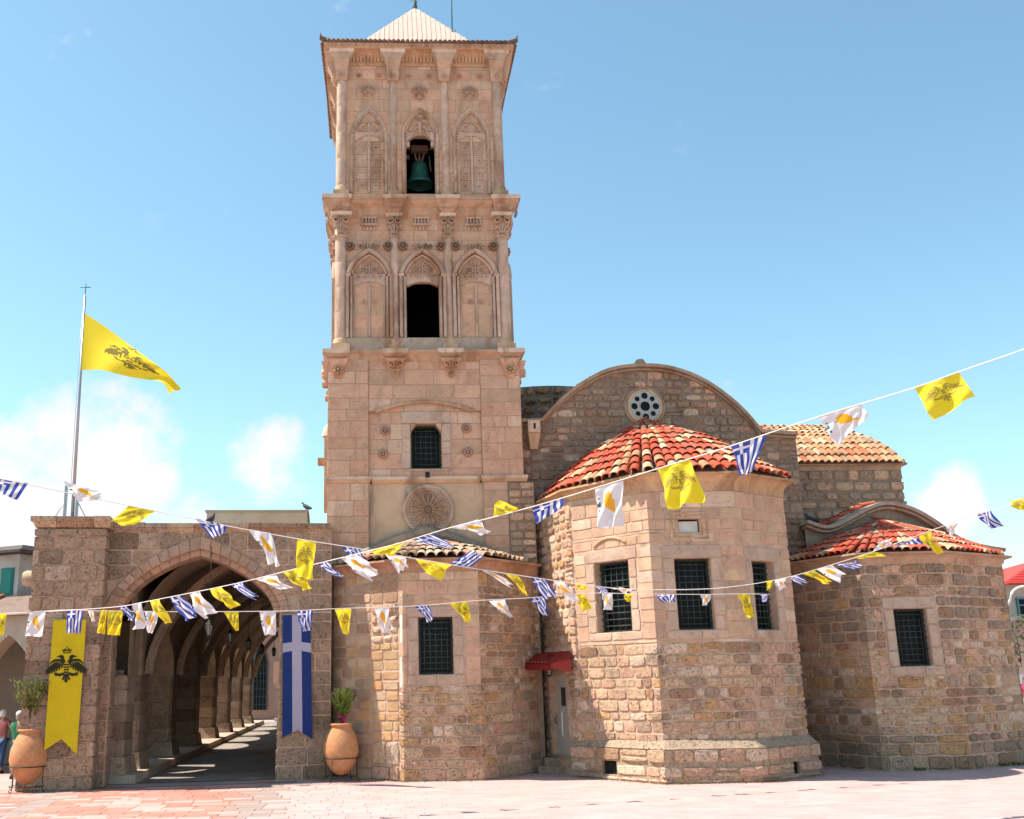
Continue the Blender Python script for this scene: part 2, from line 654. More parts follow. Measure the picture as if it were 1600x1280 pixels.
def emit_stones(items, name='stone', rest='stonework'):
    """items: (list of stones, parent part); the 300 largest of one thing become parts, the rest one joined part per wall"""
    allst = sorted([(s[0], k, j) for k, (lst, par, mats) in enumerate(items) for j, s in enumerate(lst)], reverse=True)
    chosen = set((k, j) for _, k, j in allst[:298])
    for k, (lst, par, mats) in enumerate(items):
        mb = MB()
        for j, s in enumerate(lst):
            if (k, j) in chosen:
                b = MB()
                b.add(s[1], s[2], s[3], 0)
                b.build(name, mats[s[4]], par)
            else:
                mb.add(s[1], s[2], s[3], s[4])
        if mb.v:
            mb.build(rest, mats, par, kind='stuff')


def backing(mb, wall, q0, q1, z0, z1, holes=(), lo=None, hi=None, depth=.35, col=(.4, .3, .2), mi=0, step=.3):
    """the mortar face behind the stones with real openings and their reveals"""
    qs = {q0, q1}
    for L in wall.L:
        if q0 < L < q1:
            qs.add(L)
    for h in holes:
        qs.update((h[0], h[1]))
    if lo or hi:
        n = max(2, int((q1 - q0) / step))
        qs.update(q0 + (q1 - q0) * k / n for k in range(n + 1))
    qs = sorted(qs)
    for a, b in zip(qs, qs[1:]):
        if b - a < 1e-4:
            continue
        m = (a + b) / 2
        i = wall.seg(m)
        hs = sorted([h for h in holes if h[0] < m < h[1]], key=lambda h: h[2])
        top = (hi(a), hi(b)) if hi else (z1, z1)
        bot = (lo(a), lo(b)) if lo else (z0, z0)
        cur = bot
        for h in hs + [None]:
            t = (h[2], h[2]) if h else top
            if t[0] > cur[0] + 1e-4 or t[1] > cur[1] + 1e-4:
                mb.add([wall.P(a, 0, cur[0], i), wall.P(b, 0, cur[1], i), wall.P(b, 0, t[1], i), wall.P(a, 0, t[0], i)], [(0, 1, 2, 3)], col, mi)
            if h:
                cur = (h[3], h[3])
    for h in holes:
        i = wall.seg((h[0] + h[1]) / 2)
        a, b, c, e = h[:4]
        v = [wall.P(x, dd, z, i) for dd in (0, -depth) for x, z in ((a, c), (b, c), (b, e), (a, e))]
        mb.add(v, [(0, 4, 5, 1), (1, 5, 6, 2), (2, 6, 7, 3), (3, 7, 4, 0)], col, mi)


def grille_window(wall, h, parent, nx=5, nz=9, depth=.25, head=None, label=None):
    """dark glass with an iron lattice before it, set back in the opening h = (q0, q1, z0, z1)"""
    q0, q1, z0, z1 = h[:4]
    i = wall.seg((q0 + q1) / 2)
    w = MB()
    w.add([wall.P(q0, -depth - .12, z0, i), wall.P(q1, -depth - .12, z0, i), wall.P(q1, -depth - .12, z1, i), wall.P(q0, -depth - .12, z1, i)], [(0, 1, 2, 3)], (.02, .02, .02))
    o = w.build('window', M_GLASS, parent)
    g = MB()
    for k in range(1, nx):
        q = q0 + (q1 - q0) * k / nx
        g.tube([wall.P(q, -depth + .05, z0, i), wall.P(q, -depth + .05, z1, i)], .009, 5)
    for k in range(1, nz):
        z = z0 + (z1 - z0) * k / nz
        g.tube([wall.P(q0, -depth + .06, z, i), wall.P(q1, -depth + .06, z, i)], .011, 5)
    g.build('grille', M_IRON2, o)
    f = MB()
    for a, b, c, e in ((q0, q0 + .05, z0, z1), (q1 - .05, q1, z0, z1), (q0 + .05, q1 - .05, z0, z0 + .05), (q0 + .05, q1 - .05, z1 - .05, z1)):
        v = [wall.P(x, dd, z, i) for dd in (-depth + .02, -depth - .1) for x, z in ((a, c), (b, c), (b, e), (a, e))]
        f.add(v, [(0, 1, 2, 3), (0, 4, 5, 1), (1, 5, 6, 2), (2, 6, 7, 3), (3, 7, 4, 0)], (.04, .05, .045))
    f.build('window_frame', M_PLAIN, o)
    return o


M_IRON2 = material('window_iron', base=(.045, .06, .058), noise_amt=.2, bump=.1, rough=.5, metallic=.1)


def surround(wall, h, w, out, seed=1, d=.03, colr=None, head_h=None, sill_h=None):
    """dressed stones round an opening, laid as jamb blocks, lintel and sill"""
    q0, q1, z0, z1 = h[:4]
    r = random.Random(seed)
    hh = head_h or w
    sh = sill_h or w * .7
    cf = colr or (lambda r_: jit(CREAM, .05, r_))
    i = wall.seg((q0 + q1) / 2)

    def blk(a, b, c, e):
        g = .006
        v_, f_ = stone_patch(wall, i, a + g, b - g, c + g, e - g, d, .012, .006, r, None, None)
        out.append((10 + (b - a) * (e - c), v_, f_, cf(r), 0))
    for side in (0, 1):
        z = z0
        while z < z1 - .01:
            e = z + r.uniform(.3, .55)
            if e > z1 - .18:
                e = z1
            ww = w * r.uniform(.8, 1.1)
            if side == 0:
                blk(q0 - ww, q0, z, e)
            else:
                blk(q1, q1 + ww, z, e)
            z = e
    m = q0 - w * .9 + (q1 - q0 + 1.8 * w) * r.uniform(.4, .65)
    blk(q0 - w, q1 + w, z1, z1 + hh)
    blk(q0 - w * 1.05, m, z0 - sh, z0)
    blk(m, q1 + w * 1.1, z0 - sh, z0)


# ------------------------------------------------------------------ roof tiles
def tile_mesh(mat, w=.20, L=.46):
    mb = MB()
    n = 6
    vs = []
    for k, (yy, rr, zz) in enumerate(((0, w * .5, .045), (L, w * .40, 0.0))):
        for off in (0, .016):
            for j in range(n + 1):
                a = math.pi * j / n
                vs.append(Vector(((rr - off) * math.cos(a), -yy if False else yy, (rr - off) * math.sin(a) * .85 + zz)))
    m = n + 1
    fs = []
    for j in range(n):
        fs.append((0 * m + j, 0 * m + j + 1, 2 * m + j + 1, 2 * m + j))
        fs.append((1 * m + j + 1, 1 * m + j, 3 * m + j, 3 * m + j + 1))
        fs.append((1 * m + j, 1 * m + j + 1, 0 * m + j + 1, 0 * m + j))
    mb.add(vs, fs, (.5, .2, .1), 0, False)
    return mb, mb.mesh('roof_tile', mat)


TILE_MB, TILE_ME = tile_mesh(M_TILE)
TREDS = [((.46, .07, .033), 3), ((.44, .105, .055), 2.2), ((.50, .25, .13), 2.2), ((.54, .38, .23), 2.0), ((.30, .12, .08), 1), ((.35, .28, .20), .6)]
TSAND = [((.52, .30, .16), 3), ((.46, .22, .11), 2.4), ((.40, .25, .15), 2), ((.50, .15, .07), 1.3), ((.31, .22, .15), 1), ((.56, .40, .26), 1)]


def tile_rows(lines, palette, r, out, scale0=1.0):
    """lines: list of (polyline from the eave up, surface normal function, width scale eave, width scale top)"""
    for pts, up, s0, s1 in lines:
        L = [0]
        for a, b in zip(pts, pts[1:]):
            L.append(L[-1] + (b - a).length)
        tot = L[-1]
        s = -.04
        k = 0
        while s < tot - .15:
            t = max(0.001, s)
            i = max(j for j in range(len(pts) - 1) if L[j] <= t)
            d = (pts[i + 1] - pts[i]).normalized()
            p = pts[i] + d * (s - L[i])
            nrm = up(p)
            x = d.cross(nrm).normalized()
            nn = x.cross(d).normalized()
            sc = s0 + (s1 - s0) * max(0, min(1, s / tot))
            mt = Matrix((x * sc, d * scale0, nn * sc)).transposed().to_4x4()
            mt = Matrix.Translation(p + nn * (.012 + r.uniform(-.006, .008))) @ mt @ Matrix.Rotation(r.uniform(-.035, .035), 4, 'Z')
            cc = pick(r, *palette)
            if noise.noise(p * .9) > -.05 and r.random() < .55:
                cc = jit(palette[0][0] if r.random() < .6 else palette[1][0], .06, r)
            out.append((mt, cc))
            s += .335 * scale0 * r.uniform(.97, 1.03)
            k += 1


def emit_tiles(items, limit=298):
    tot = sum(len(t) for t, _, _ in items)
    ranked = sorted([((mt.translation - CO).length * (1 if mt.translation.y < 31.2 else 1.5), k, j) for k, (lst, par, pr) in enumerate(items) for j, (mt, c) in enumerate(lst)])
    chosen = set((k, j) for _, k, j in ranked[:limit])
    for k, (lst, par, pr) in enumerate(items):
        rest = MB()
        off = Vector((0, 0, 0))
        p = par
        while p is not None:
            off += p.location
            p = p.parent
        for j, (mt, c) in enumerate(lst):
            if (k, j) in chosen:
                o = bpy.data.objects.new('roof_tile', TILE_ME)
                COL.objects.link(o)
                o.parent = par
                o.matrix_basis = Matrix.Translation(-off) @ mt
                o.color = (*c, 1)
            else:
                rest.add([mt @ Vector(v) for v in TILE_MB.v], TILE_MB.f, c)
        if rest.v:
            rest.build('roof_tiling', M_TILEC, par, kind='stuff')

MB.frust = lambda s, F, a, b, col, mi=0: s.add(
    [F.P(u, v, a[4]) for u, v in ((a[0], a[2]), (a[1], a[2]), (a[1], a[3]), (a[0], a[3]))] +
    [F.P(u, v, b[4]) for u, v in ((b[0], b[2]), (b[1], b[2]), (b[1], b[3]), (b[0], b[3]))],
    [(0, 3, 2, 1), (4, 5, 6, 7), (0, 1, 5, 4), (1, 2, 6, 5), (2, 3, 7, 6), (3, 0, 4, 7)], col, mi)


def gnd(x, y, z=0.0):
    d = ray(x, y)
    return CO + d * ((z - HC) / d.z)


C = Frame(0, 27.6, 3)              # the church and the tower
PF = Frame(-2.72, 26.75, 9)        # front of the arcaded gallery
GF = Frame(-7.95, 29.0, 4.5)       # inside of the gallery, v runs down its length


def style(h, w, d, inset, rough, gap, cols, mat=0, jitter=0, split=0):
    f = lambda r: pick(r, *cols)
    dd = dict(h=h, w=w, d=d, inset=inset, rough=rough, gap=gap, color=f, mat=mat, jitter=jitter, split=split)
    return lambda q, z: dd


# ------------------------------------------------------------------ ground
g = MB()
g.add([(-3000, -3000, -.03), (3000, -3000, -.03), (3000, 3000, -.03), (-3000, 3000, -.03)], [(0, 1, 2, 3)], (.5, .4, .35))
ground = g.build('ground', material('far_ground', base=(.42, .33, .30), noise_amt=.2, noise_scale=.3, bump=.2, bump_scale=20), kind='structure')
g = MB()
g.add([C.P(-40, -34, -.012), C.P(60, -34, -.012), C.P(60, 6, -.012), C.P(-40, 6, -.012)], [(0, 1, 2, 3)], (.4, .3, .28))
plaza = g.build('plaza', M_GROUND, kind='structure')
g = MB()
r = random.Random(3)
B0, B1 = gnd(380, 1280), gnd(431, 1226)
bd = (B1 - B0).normalized()
bn = Vector((bd.y, -bd.x, 0))
D0, D1 = gnd(8, 1280), gnd(72, 1247)
dd_ = (D1 - D0).normalized()
dn = Vector((dd_.y, -dd_.x, 0))
vv = -14.0
while vv < 1.6:
    dv = .30
    u = -15 + r.uniform(-.6, 0)
    rowc = r.uniform(-.04, .04)
    while u < 19:
        du = r.choice((.45, .6, .6, .75))
        p = C.P(u + du / 2, vv + dv / 2, 0)
        s_ = (p - B0).dot(bn)
        s2 = (p - D0).dot(dn)
        if abs(s_) < .38 or abs(s2) < .3:
            c = jit((.33, .25, .22), .05, r)
        elif s_ < 0:
            n_ = noise.noise(Vector((p.x * .55, p.y * 1.1, 3))) + r.uniform(-.3, .3)
            c = jit((.44, .20, .155), .06, r) if n_ > -.12 else jit((.48, .31, .27), .04, r)
        else:
            c = jit((.475, .325, .305), .03, r)
            if r.random() < .06:
                c = jit((.48, .335, .30), .03, r)
        if -3.5 - 2.4 < vv < -3.5 - 2.1 and False:
            c = (.3, .2, .2)
        zt = -.001 + r.uniform(-.0012, .0012)
        e = .009
        a = [C.P(u + e, vv + e, zt), C.P(u + du - e, vv + e, zt), C.P(u + du - e, vv + dv - e, zt), C.P(u + e, vv + dv - e, zt)]
        b = [q - Vector((0, 0, .012)) for q in (C.P(u + e * .5, vv + e * .5, zt), C.P(u + du - e * .5, vv + e * .5, zt), C.P(u + du - e * .5, vv + dv - e * .5, zt), C.P(u + e * .5, vv + dv - e * .5, zt))]
        if not (p.x < -2.6 and (p - PF.o).dot(PF.v) > -.05) and not (vv > -1.2 and -.5 < u < 14 and False):
            g.add(a + b, [(0, 1, 2, 3), (0, 4, 5, 1), (1, 5, 6, 2), (2, 6, 7, 3), (3, 7, 4, 0)], c)
        u += du
    vv += dv
g.build('paving', M_PAVE, plaza, kind='stuff')
# gallery floor and the courtyard ground beyond it
g = MB()
r = random.Random(12)
for i in range(50):
    for j in range(9):
        a0, a1 = -.02 + j * .55, -.02 + j * .55 + .54
        b0, b1 = -2.2 + i * .8, -2.2 + i * .8 + .79
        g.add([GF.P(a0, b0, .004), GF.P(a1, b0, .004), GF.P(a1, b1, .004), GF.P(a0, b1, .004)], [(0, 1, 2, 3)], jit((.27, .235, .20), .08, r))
g.build('gallery_floor', M_PAVE, kind='structure')

# ------------------------------------------------------------------ the bell tower
TU, TV, TH = -.28, 2.64, 2.64
tower = thing('bell_tower', 'tall square pale stone bell tower with three carved storeys and a small pyramid roof', 'bell tower', C.P(TU, TV, 0))
TFACE = [C.sub(TU, TV, a) for a in (0, 90, -90, 180)]   # front, right-hand, left-hand side, back
F0 = TFACE[0]
H2 = 2.42


def Z(y, v=.0, x=668):
    return C.uz(x, y, v)[1]


def spiral(cx, cz, r0, turns=1.25, sgn=1, a0=0.0, n=12):
    return [(cx + r0 * (1 - .78 * k / n) * math.cos(a0 + sgn * 2 * math.pi * turns * k / n), cz + r0 * (1 - .78 * k / n) * math.sin(a0 + sgn * 2 * math.pi * turns * k / n)) for k in range(n + 1)]


def circ(cx, cz, r0, n=14):
    return [(cx + r0 * math.cos(2 * math.pi * k / n), cz + r0 * math.sin(2 * math.pi * k / n)) for k in range(n)]


def pointed(a, z0, z1, n=8, uc=0.0):
    """pointed arch line from the left springing over the apex to the right springing"""
    h = z1 - z0
    L = []
    for k in range(n + 1):
        t = k / n
        L.append((uc - a * (1 - t) ** 2 - 2 * t * (1 - t) * a * .80, z0 + 2 * t * (1 - t) * h * .66 + t * t * h))
    return L + [(2 * uc - x, z) for x, z in reversed(L[:-1])]


def segm(a, z0, rise, n=8, uc=0.0):
    R = (a * a + rise * rise) / (2 * rise)
    t = math.asin(min(1, a / R))
    return [(uc + R * math.sin(-t + 2 * t * k / n), z0 + rise - R + R * math.cos(-t + 2 * t * k / n)) for k in range(n + 1)]


def boss(mb, F, u, v, z, r0, petals=6, col=PINK, h=.08):
    ax = (F.u, Vector((0, 0, 1)), -F.v)
    for k in range(petals):
        a = 2 * math.pi * k / petals + .3
        c = F.P(u + math.cos(a) * r0 * .62, v, z + math.sin(a) * r0 * .62)
        mb.lathe(c, [(r0 * .36, -.02), (r0 * .34, h * .5), (r0 * .16, h), (0.001, h * 1.05)], 7, col, ax=ax)
    mb.lathe(F.P(u, v, z), [(r0 * .3, -.02), (r0 * .28, h * .9), (r0 * .1, h * 1.25), (.001, h * 1.3)], 7, col, ax=ax)


TC = [(PINK, 3), ((.56, .36, .245), 3), ((.61, .43, .315), 1.3), ((.54, .31, .20), 1.0), ((.50, .33, .23), 1.0)]
ST_T1 = style((.30, .46), (.5, 1.0), .008, .010, .004, .009, TC)
ST_T2 = style((.28, .42), (.4, .8), .007, .008, .003, .008, TC)
tower_items = []


def tower_wall(F, H, z0, z1, holes, st, name, seed, u0=None, u1=None, stones=True, mi_col=(.4, .3, .2)):
    u0 = -H if u0 is None else u0
    u1 = H if u1 is None else u1
    w = Wall(F, [(u0, -H), (u1, -H)])
    hs = [(h[0] - u0, h[1] - u0, h[2], h[3]) for h in holes]
    b = MB()
    backing(b, w, 0, u1 - u0, z0, z1, hs, depth=.55 if H > 2.5 else .16)
    o = b.build(name, M_ASHB, tower)
    if stones:
        lst = []
        lay(w, 0, u1 - u0, z0, z1, st, lst, hs, seed=seed)
        tower_items.append((lst, o, [M_ASH]))
    return o, w, hs


M_ASHB = material('ashlar_joint', base=(.42, .27, .185), noise_amt=.15, noise_scale=4, bump=.5, bump_scale=25)

zc1 = Z(549, -.2)          # first cornice
zstr0, zstr1 = Z(754), Z(744)
z2a, z2b = Z(545, .1), Z(307, -.1)
v2 = TV - H2
s2 = {y: Z(y, v2) for y in (530, 447, 441, 430, 403, 393, 386, 374, 363, 352, 342, 338, 320, 311, 383)}
s3 = {y: Z(y, v2) for y in (303, 219, 213, 210, 222, 176, 172, 158, 147, 130, 118, 104, 137)}
ze = C.uz(650, 57, -.42)[1]
zf0 = C.uz(650, 67, -.42)[1]
uof = lambda x, y, v=v2: C.uz(x, y, v)[0] - TU

# openings
wq = (uof(642, 700, 0.1), uof(690, 700, 0.1), Z(732, .1), Z(662, .1))
op2 = (-.46, .46, s2[530], s2[441])
op3 = (-.42, .42, s3[303], s3[213])

# plain lower storeys: pilasters, centre, corbelled upper panel
bA, wA, hA = tower_wall(F0, TH - .12, zstr1, zc1 - .1, [wq], ST_T1, 'tower_wall', 21, -TH + 1.1, TH - 1.1)
for k, (a, b_, sd) in enumerate(((-TH, -TH + 1.1, 22), (TH - 1.1, TH, 23))):
    tower_wall(F0, TH, zstr1, zc1 - .1, [], ST_T1, 'pilaster', sd, a, b_)
    tower_wall(F0, TH, 0, zstr0, [], ST_T1, 'pilaster', sd + 5, a, b_ if k == 0 else 2.2)
    mb = MB()
    xa = b_ if k == 0 else a
    for z0_, z1_ in ((zstr1, zc1 - .1), (0, zstr0)):
        mb.add([F0.P(xa, -TH, z0_), F0.P(xa, -TH + .14, z0_), F0.P(xa, -TH + .14, z1_), F0.P(xa, -TH, z1_)], [(0, 1, 2, 3)], BEIGE)
    mb.build('pilaster_side', M_ASH, tower)
for F, nm, sd in ((TFACE[1], 'side_wall', 31), (TFACE[2], 'side_wall', 32), (TFACE[3], 'side_wall', 33)):
    tower_wall(F, TH, 0, zc1 - .1, [], ST_T1, nm, sd, stones=(sd != 33))
# plastered centre below the string course
mb = MB()
mb.box(F0, -TH + 1.1, TH - 1.1, -TH + .12, -TH + .5, 0, zstr0, (.52, .37, .25))
mb.build('plaster_panel', material('stained_plaster', noise_amt=.2, noise_scale=1.6, bump=.3, bump_scale=14, stain=.75, stain_col=(.20, .18, .14), stain_scale=1.3, streak=True, smin=.47), tower)
# upper panel carried by a low relieving arch
za_, zb_ = Z(643, .05), Z(628, .05)
arc = segm(1.35, za_, zb_ - za_, 12)
pts = [(-TH + 1.1, za_)] + arc + [(TH - 1.1, za_), (TH - 1.1, zc1 - .1), (-TH + 1.1, zc1 - .1)]
mb = MB()
mb.prism(F0, pts[::1], -TH + .03, -TH + .13, jit(PINK, 0))
pnl = mb.build('upper_panel', M_ASHB, tower)
wp = Wall(F0, [(-TH + 1.1, -TH + .03), (TH - 1.1, -TH + .03)])
lst = []
arcf = lambda q: za_ + max(0, (zb_ - za_) * (1 - ((q - 1.54) / 1.35) ** 2)) + .02
lay(wp, 0, 2 * TH - 2.2, za_, zc1 - .1, ST_T1, lst, lo=arcf, seed=44)
tower_items.append((lst, pnl, [M_ASH]))
mb = MB()
mb.ribbon(F0, arc, .1, -TH - .02, -TH + .03, jit(BEIGE, 0))
mb.build('relieving_arch', M_CARVE, tower)
# the lowest window: stone frame with cut-off shoulders, lattice
lst = []
surround(wA, hA[0], .26, lst, 5, .035, lambda r_: jit((.52, .40, .31), .04, r_), head_h=.35, sill_h=.08)
tower_items.append((lst, bA, [M_ASH]))
mb = MB()
a, b_, c_, e_ = wq
for s_ in (0, 1):
    p_ = [(a, e_), (a, e_ - .22), (a + .16, e_)] if s_ == 0 else [(b_, e_), (b_ - .16, e_), (b_, e_ - .22)]
    mb.prism(F0, p_, -TH + .09, -TH + .4, BEIGE)
mb.build('window_shoulder', M_CARVE, tower)
grille_window(wA, hA[0], tower, 6, 8, .3)
# small lamp on the string course
mb = MB()
ul = uof(668, 749, -.1)
mb.box(F0, ul - .06, ul + .06, -TH - .22, -TH - .08, zstr1 - .06, zstr1 + .08, (.03, .03, .03))
mb.build('floodlight', M_IRON, tower)
# rosettes beside the window
for x, y in ((602, 673), (598.5, 709), (729, 670), (731, 707)):
    mb = MB()
    boss(mb, F0, uof(x, y, .1), -TH + .11, Z(y, .1), .15, 8, jit((.40, .26, .19)), .07)
    mb.build('rosette', M_CARVE, tower)
# string course, in three lengths
for a, b_, vv_ in ((-TH - .06, -TH + 1.16, -TH - .07), (-TH + 1.16, TH - 1.16, -TH + .02), (TH - 1.16, TH + .1, -TH - .07)):
    mb = MB()
    mb.frust(F0, (a + .03, b_ - .03, vv_ + .06, -TH + .3, zstr0), (a, b_, vv_, -TH + .3, (zstr0 + zstr1) / 2), BEIGE)
    mb.box(F0, a, b_, vv_, -TH + .3, (zstr0 + zstr1) / 2 + .002, zstr1, CREAM)
    mb.build('string_course', M_CARVE, tower)
# medallion
mb = MB()
um, zm, Rm = uof(669, 797, .1), Z(797, .1), .70
vm_ = -TH + .12
ax = (F0.u, Vector((0, 0, 1)), -F0.v)
mb.lathe(F0.P(um, vm_, zm), [(Rm, -.01), (Rm, .05), (Rm * .97, .09), (Rm * .86, .10), (Rm * .83, .06), (Rm * .74, .05), (Rm * .72, .02), (.001, .02)], 48, jit((.50, .37, .28), 0), ax=ax, smooth=False)
mb.build('medallion', M_CARVE, tower)
mb = MB()
for k in range(40):
    a = 2 * math.pi * k / 40
    mb.lathe(F0.P(um + math.cos(a) * Rm * .785, vm_, zm + math.sin(a) * Rm * .785), [(.028, .04), (.024, .075), (.001, .09)], 6, (.50, .36, .27), ax=ax)
for k in range(16):
    a = 2 * math.pi * (k + .5) / 16
    ca, sa = math.cos(a), math.sin(a)
    loop = []
    for t in range(11):
        q = math.pi * 2 * t / 10
        rr = Rm * (.42 + .26 * math.cos(q))
        wd = Rm * .085 * math.sin(q) * (1.0 if math.cos(q) > 0 else .55 + .45 * (1 + math.cos(q)))
        loop.append((um + ca * rr - sa * wd, zm + sa * rr + ca * wd))
    mb.ribbon(F0, loop, .035, vm_ - .11, vm_ - .02, (.52, .36, .25))
boss(mb, F0, um, vm_ - .02, zm, .10, 6, (.48, .34, .25), .05)
mb.build('medallion_petals', M_CARVE, tower)


def cornice(z0, z1, H, out_, breaks, nm, col, drop=.34):
    """moulded ledge round all four sides, stepping forward over the columns"""
    for fi, F in enumerate(TFACE):
        mb = MB()
        zz = [(z1 - drop, H - .02), (z1 - drop * .75, H + out_ * .25), (z1 - drop * .45, H + out_ * .42), (z1 - drop * .3, H + out_ * .8), (z1 - .09, H + out_ * .92), (z1 - .085, H + out_), (z1, H + out_)]
        vs, fs = [], []
        for z_, h_ in zz:
            vs += [F.P(-h_, -h_, z_), F.P(h_, -h_, z_)]
        for k in range(len(zz) - 1):
            fs.append((2 * k, 2 * k + 1, 2 * k + 3, 2 * k + 2))
        m = len(vs)
        vs += [F.P(-H + .3, -H + .3, z1), F.P(H - .3, -H + .3, z1)]
        fs.append((m - 2, m - 1, m + 1, m))
        mb.add(vs, fs, jit(col))
        for ub, wb, ob in breaks:
            mb.frust(F, (ub - wb * .62, ub + wb * .62, -H - out_ * .45, -H + .1, z1 - drop * .62), (ub - wb, ub + wb, -H - out_ - ob * .7, -H + .1, z1 - .10), jit(col))
            mb.box(F, ub - wb * 1.04, ub + wb * 1.04, -H - out_ - ob, -H + .1, z1 - .098, z1 + .03, jit(CREAM))
        mb.build(nm, M_CARVE, tower)


cornice(zc1 - .3, zc1 + .08, TH, .12, [(-TH + .22, .36, .03), (-.80, .34, .035), (.74, .34, .035), (TH - .22, .36, .03)], 'cornice', (.50, .32, .21), .32)
# brackets under the first cornice
for F in (F0, TFACE[2], TFACE[1]):
    for ub in (-.80, .74):
        mb = MB()
        zt = zc1 - .20
        zb = Z(587, -.1)
        mb.frust(F, (ub - .11, ub + .11, -TH - .08, -TH + .1, zb + .22), (ub - .30, ub + .30, -TH - .24, -TH + .1, zt), jit(PINK))
        mb.frust(F, (ub - .05, ub + .05, -TH - .04, -TH + .1, zb - .02), (ub - .13, ub + .13, -TH - .12, -TH + .1, zb + .2), jit(PINK))
        mb.ribbon(F, spiral(ub - .13, zt - .16, .09, 1.2, 1, -.5), .035, -TH - .27, -TH - .1, jit(PINK))
        mb.ribbon(F, spiral(ub + .13, zt - .16, .09, 1.2, -1, math.pi + .5), .035, -TH - .27, -TH - .1, jit(PINK))
        boss(mb, F, ub, -TH - .06, zb + .1, .09, 5, jit(BEIGE), .06)
        mb.build('bracket', M_CARVE, tower)
    for ub in (-TH + .28, TH - .28):
        mb = MB()
        sgn = -1 if ub < 0 else 1
        mb.frust(F, (ub - .10, ub + .10, -TH - .05, -TH + .1, zc1 - .72), (ub - .26, ub + .26, -TH - .20, -TH + .1, zc1 - .2), jit(PINK))
        boss(mb, F, ub, -TH - .1, zc1 - .5, .15, 6, jit(BEIGE), .1)
        mb.build('corner_bracket', M_CARVE, tower)

CCOL = (-2.31, -.79, .745, 2.31)


def column(F, u, z0, z1, zcap, r0, name='column', capital=True, flare=False):
    mb = MB()
    h = H2
    c = jit((.52, .38, .29), .05)
    mb.box(F, u - r0 * 1.5, u + r0 * 1.5, -h - r0 * 1.25, -h + .1, z0, z0 + .16, jit(BEIGE))
    cc = F.P(u, -h + .02, 0)
    mb.lathe(cc, [(r0 * 1.35, z0 + .162), (r0 * 1.4, z0 + .2), (r0 * 1.15, z0 + .25), (r0 * 1.22, z0 + .3), (r0, z0 + .34)], 14, jit(BEIGE))
    nn = 4
    for k in range(nn):
        a = z0 + .34 + (z1 - z0 - .34) * k / nn
        b = z0 + .34 + (z1 - z0 - .34) * (k + 1) / nn
        mb.lathe(cc, [(r0 * .965, a), (r0 * .985, a + .012), (r0 * .985, b - .012), (r0 * .965, b)], 14, jit(c, .06))
    o = mb.build(name, M_CARVE, tower)
    if capital:
        mb = MB()
        cl = jit((.50, .36, .27))
        mb.lathe(cc, [(r0 * 1.0, z1), (r0 * 1.3, z1 + .03), (r0 * 1.3, z1 + .07), (r0 * 1.02, z1 + .10), (r0 * 1.1, z1 + .3), (r0 * 1.35, zcap - .12)], 12, cl)
        for sg in (-1, 1):
            mb.ribbon(F, spiral(u + sg * r0 * .85, zcap - .22, .115, 1.3, sg, math.pi / 2, 10), .05, -h - r0 * 1.75, -h - r0 * .6, cl)
            mb.ribbon(F, [(u + sg * .03, z1 + .12), (u + sg * .07, z1 + .26), (u + sg * .15, z1 + .30), (u + sg * .19, z1 + .24)], .055, -h - r0 * 1.45, -h - r0 * .7, cl)
        mb.ribbon(F, [(u, z1 + .1), (u, z1 + .38)], .06, -h - r0 * 1.5, -h - r0 * .7, cl)
        for k in range(7):
            a = math.pi + math.pi * (k + .5) / 7
            mb.lathe(F.P(u + math.cos(a) * r0 * 1.25, -h + math.sin(a) * r0 * 1.25, z1 + .05), [(.001, -.05), (.03, 0), (.001, .05)], 5, cl)
        mb.box(F, u - r0 * 1.75, u + r0 * 1.75, -h - r0 * 1.9, -h + .1, zcap - .10, zcap, jit(CREAM))
        mb.build('capital', M_CARVE, o)
    return o


def tracery(mb, F, a, z0, z1, col, kind):
    v0, v1 = -H2 - .085, -H2 + .01
    h = z1 - z0
    w = .042
    if kind == 0:
        mb.ribbon(F, [(0, z0 + .03), (0, z0 + h * .80)], w, v0, v1, col)
        for s in (-1, 1):
            mb.ribbon(F, circ(s * a * .36, z0 + h * .42, a * .22), w, v0, v1, col, closed=True)
            mb.ribbon(F, circ(s * a * .36, z0 + h * .42, a * .11, 8), w * .8, v0, v1, col, closed=True)
            mb.ribbon(F, spiral(s * a * .30, z0 + h * .13, a * .17, 1.2, s, 1.2), w, v0, v1, col)
            mb.ribbon(F, spiral(s * a * .66, z0 + h * .14, a * .16, 1.2, -s, 1.8), w, v0, v1, col)
            mb.ribbon(F, spiral(s * a * .72, z0 + h * .34, a * .11, 1.2, s, 1.2), w, v0, v1, col)
            mb.ribbon(F, spiral(s * a * .17, z0 + h * .70, a * .13, 1.2, -s, 1.8), w, v0, v1, col)
    else:
        mb.ribbon(F, [(0, z0 + .03), (0, z0 + h * .88)], w, v0, v1, col)
        for s in (-1, 1):
            mb.ribbon(F, spiral(s * a * .40, z0 + h * .20, a * .26, 1.6, s, 1.2, 16), w, v0, v1, col)
            mb.ribbon(F, spiral(s * a * .72, z0 + h * .18, a * .13, 1.2, -s, 1.8), w, v0, v1, col)
            mb.ribbon(F, circ(s * a * .22, z0 + h * .47, a * .13, 10), w, v0, v1, col, closed=True)
            mb.ribbon(F, spiral(s * a * .52, z0 + h * .46, a * .17, 1.3, -s, 1.8), w, v0, v1, col)
            mb.ribbon(F, spiral(s * a * .20, z0 + h * .68, a * .15, 1.3, s, 1.2), w, v0, v1, col)
            mb.ribbon(F, spiral(s * a * .42, z0 + h * .62, a * .08, 1.2, s, 1.2), w, v0, v1, col)
    return mb


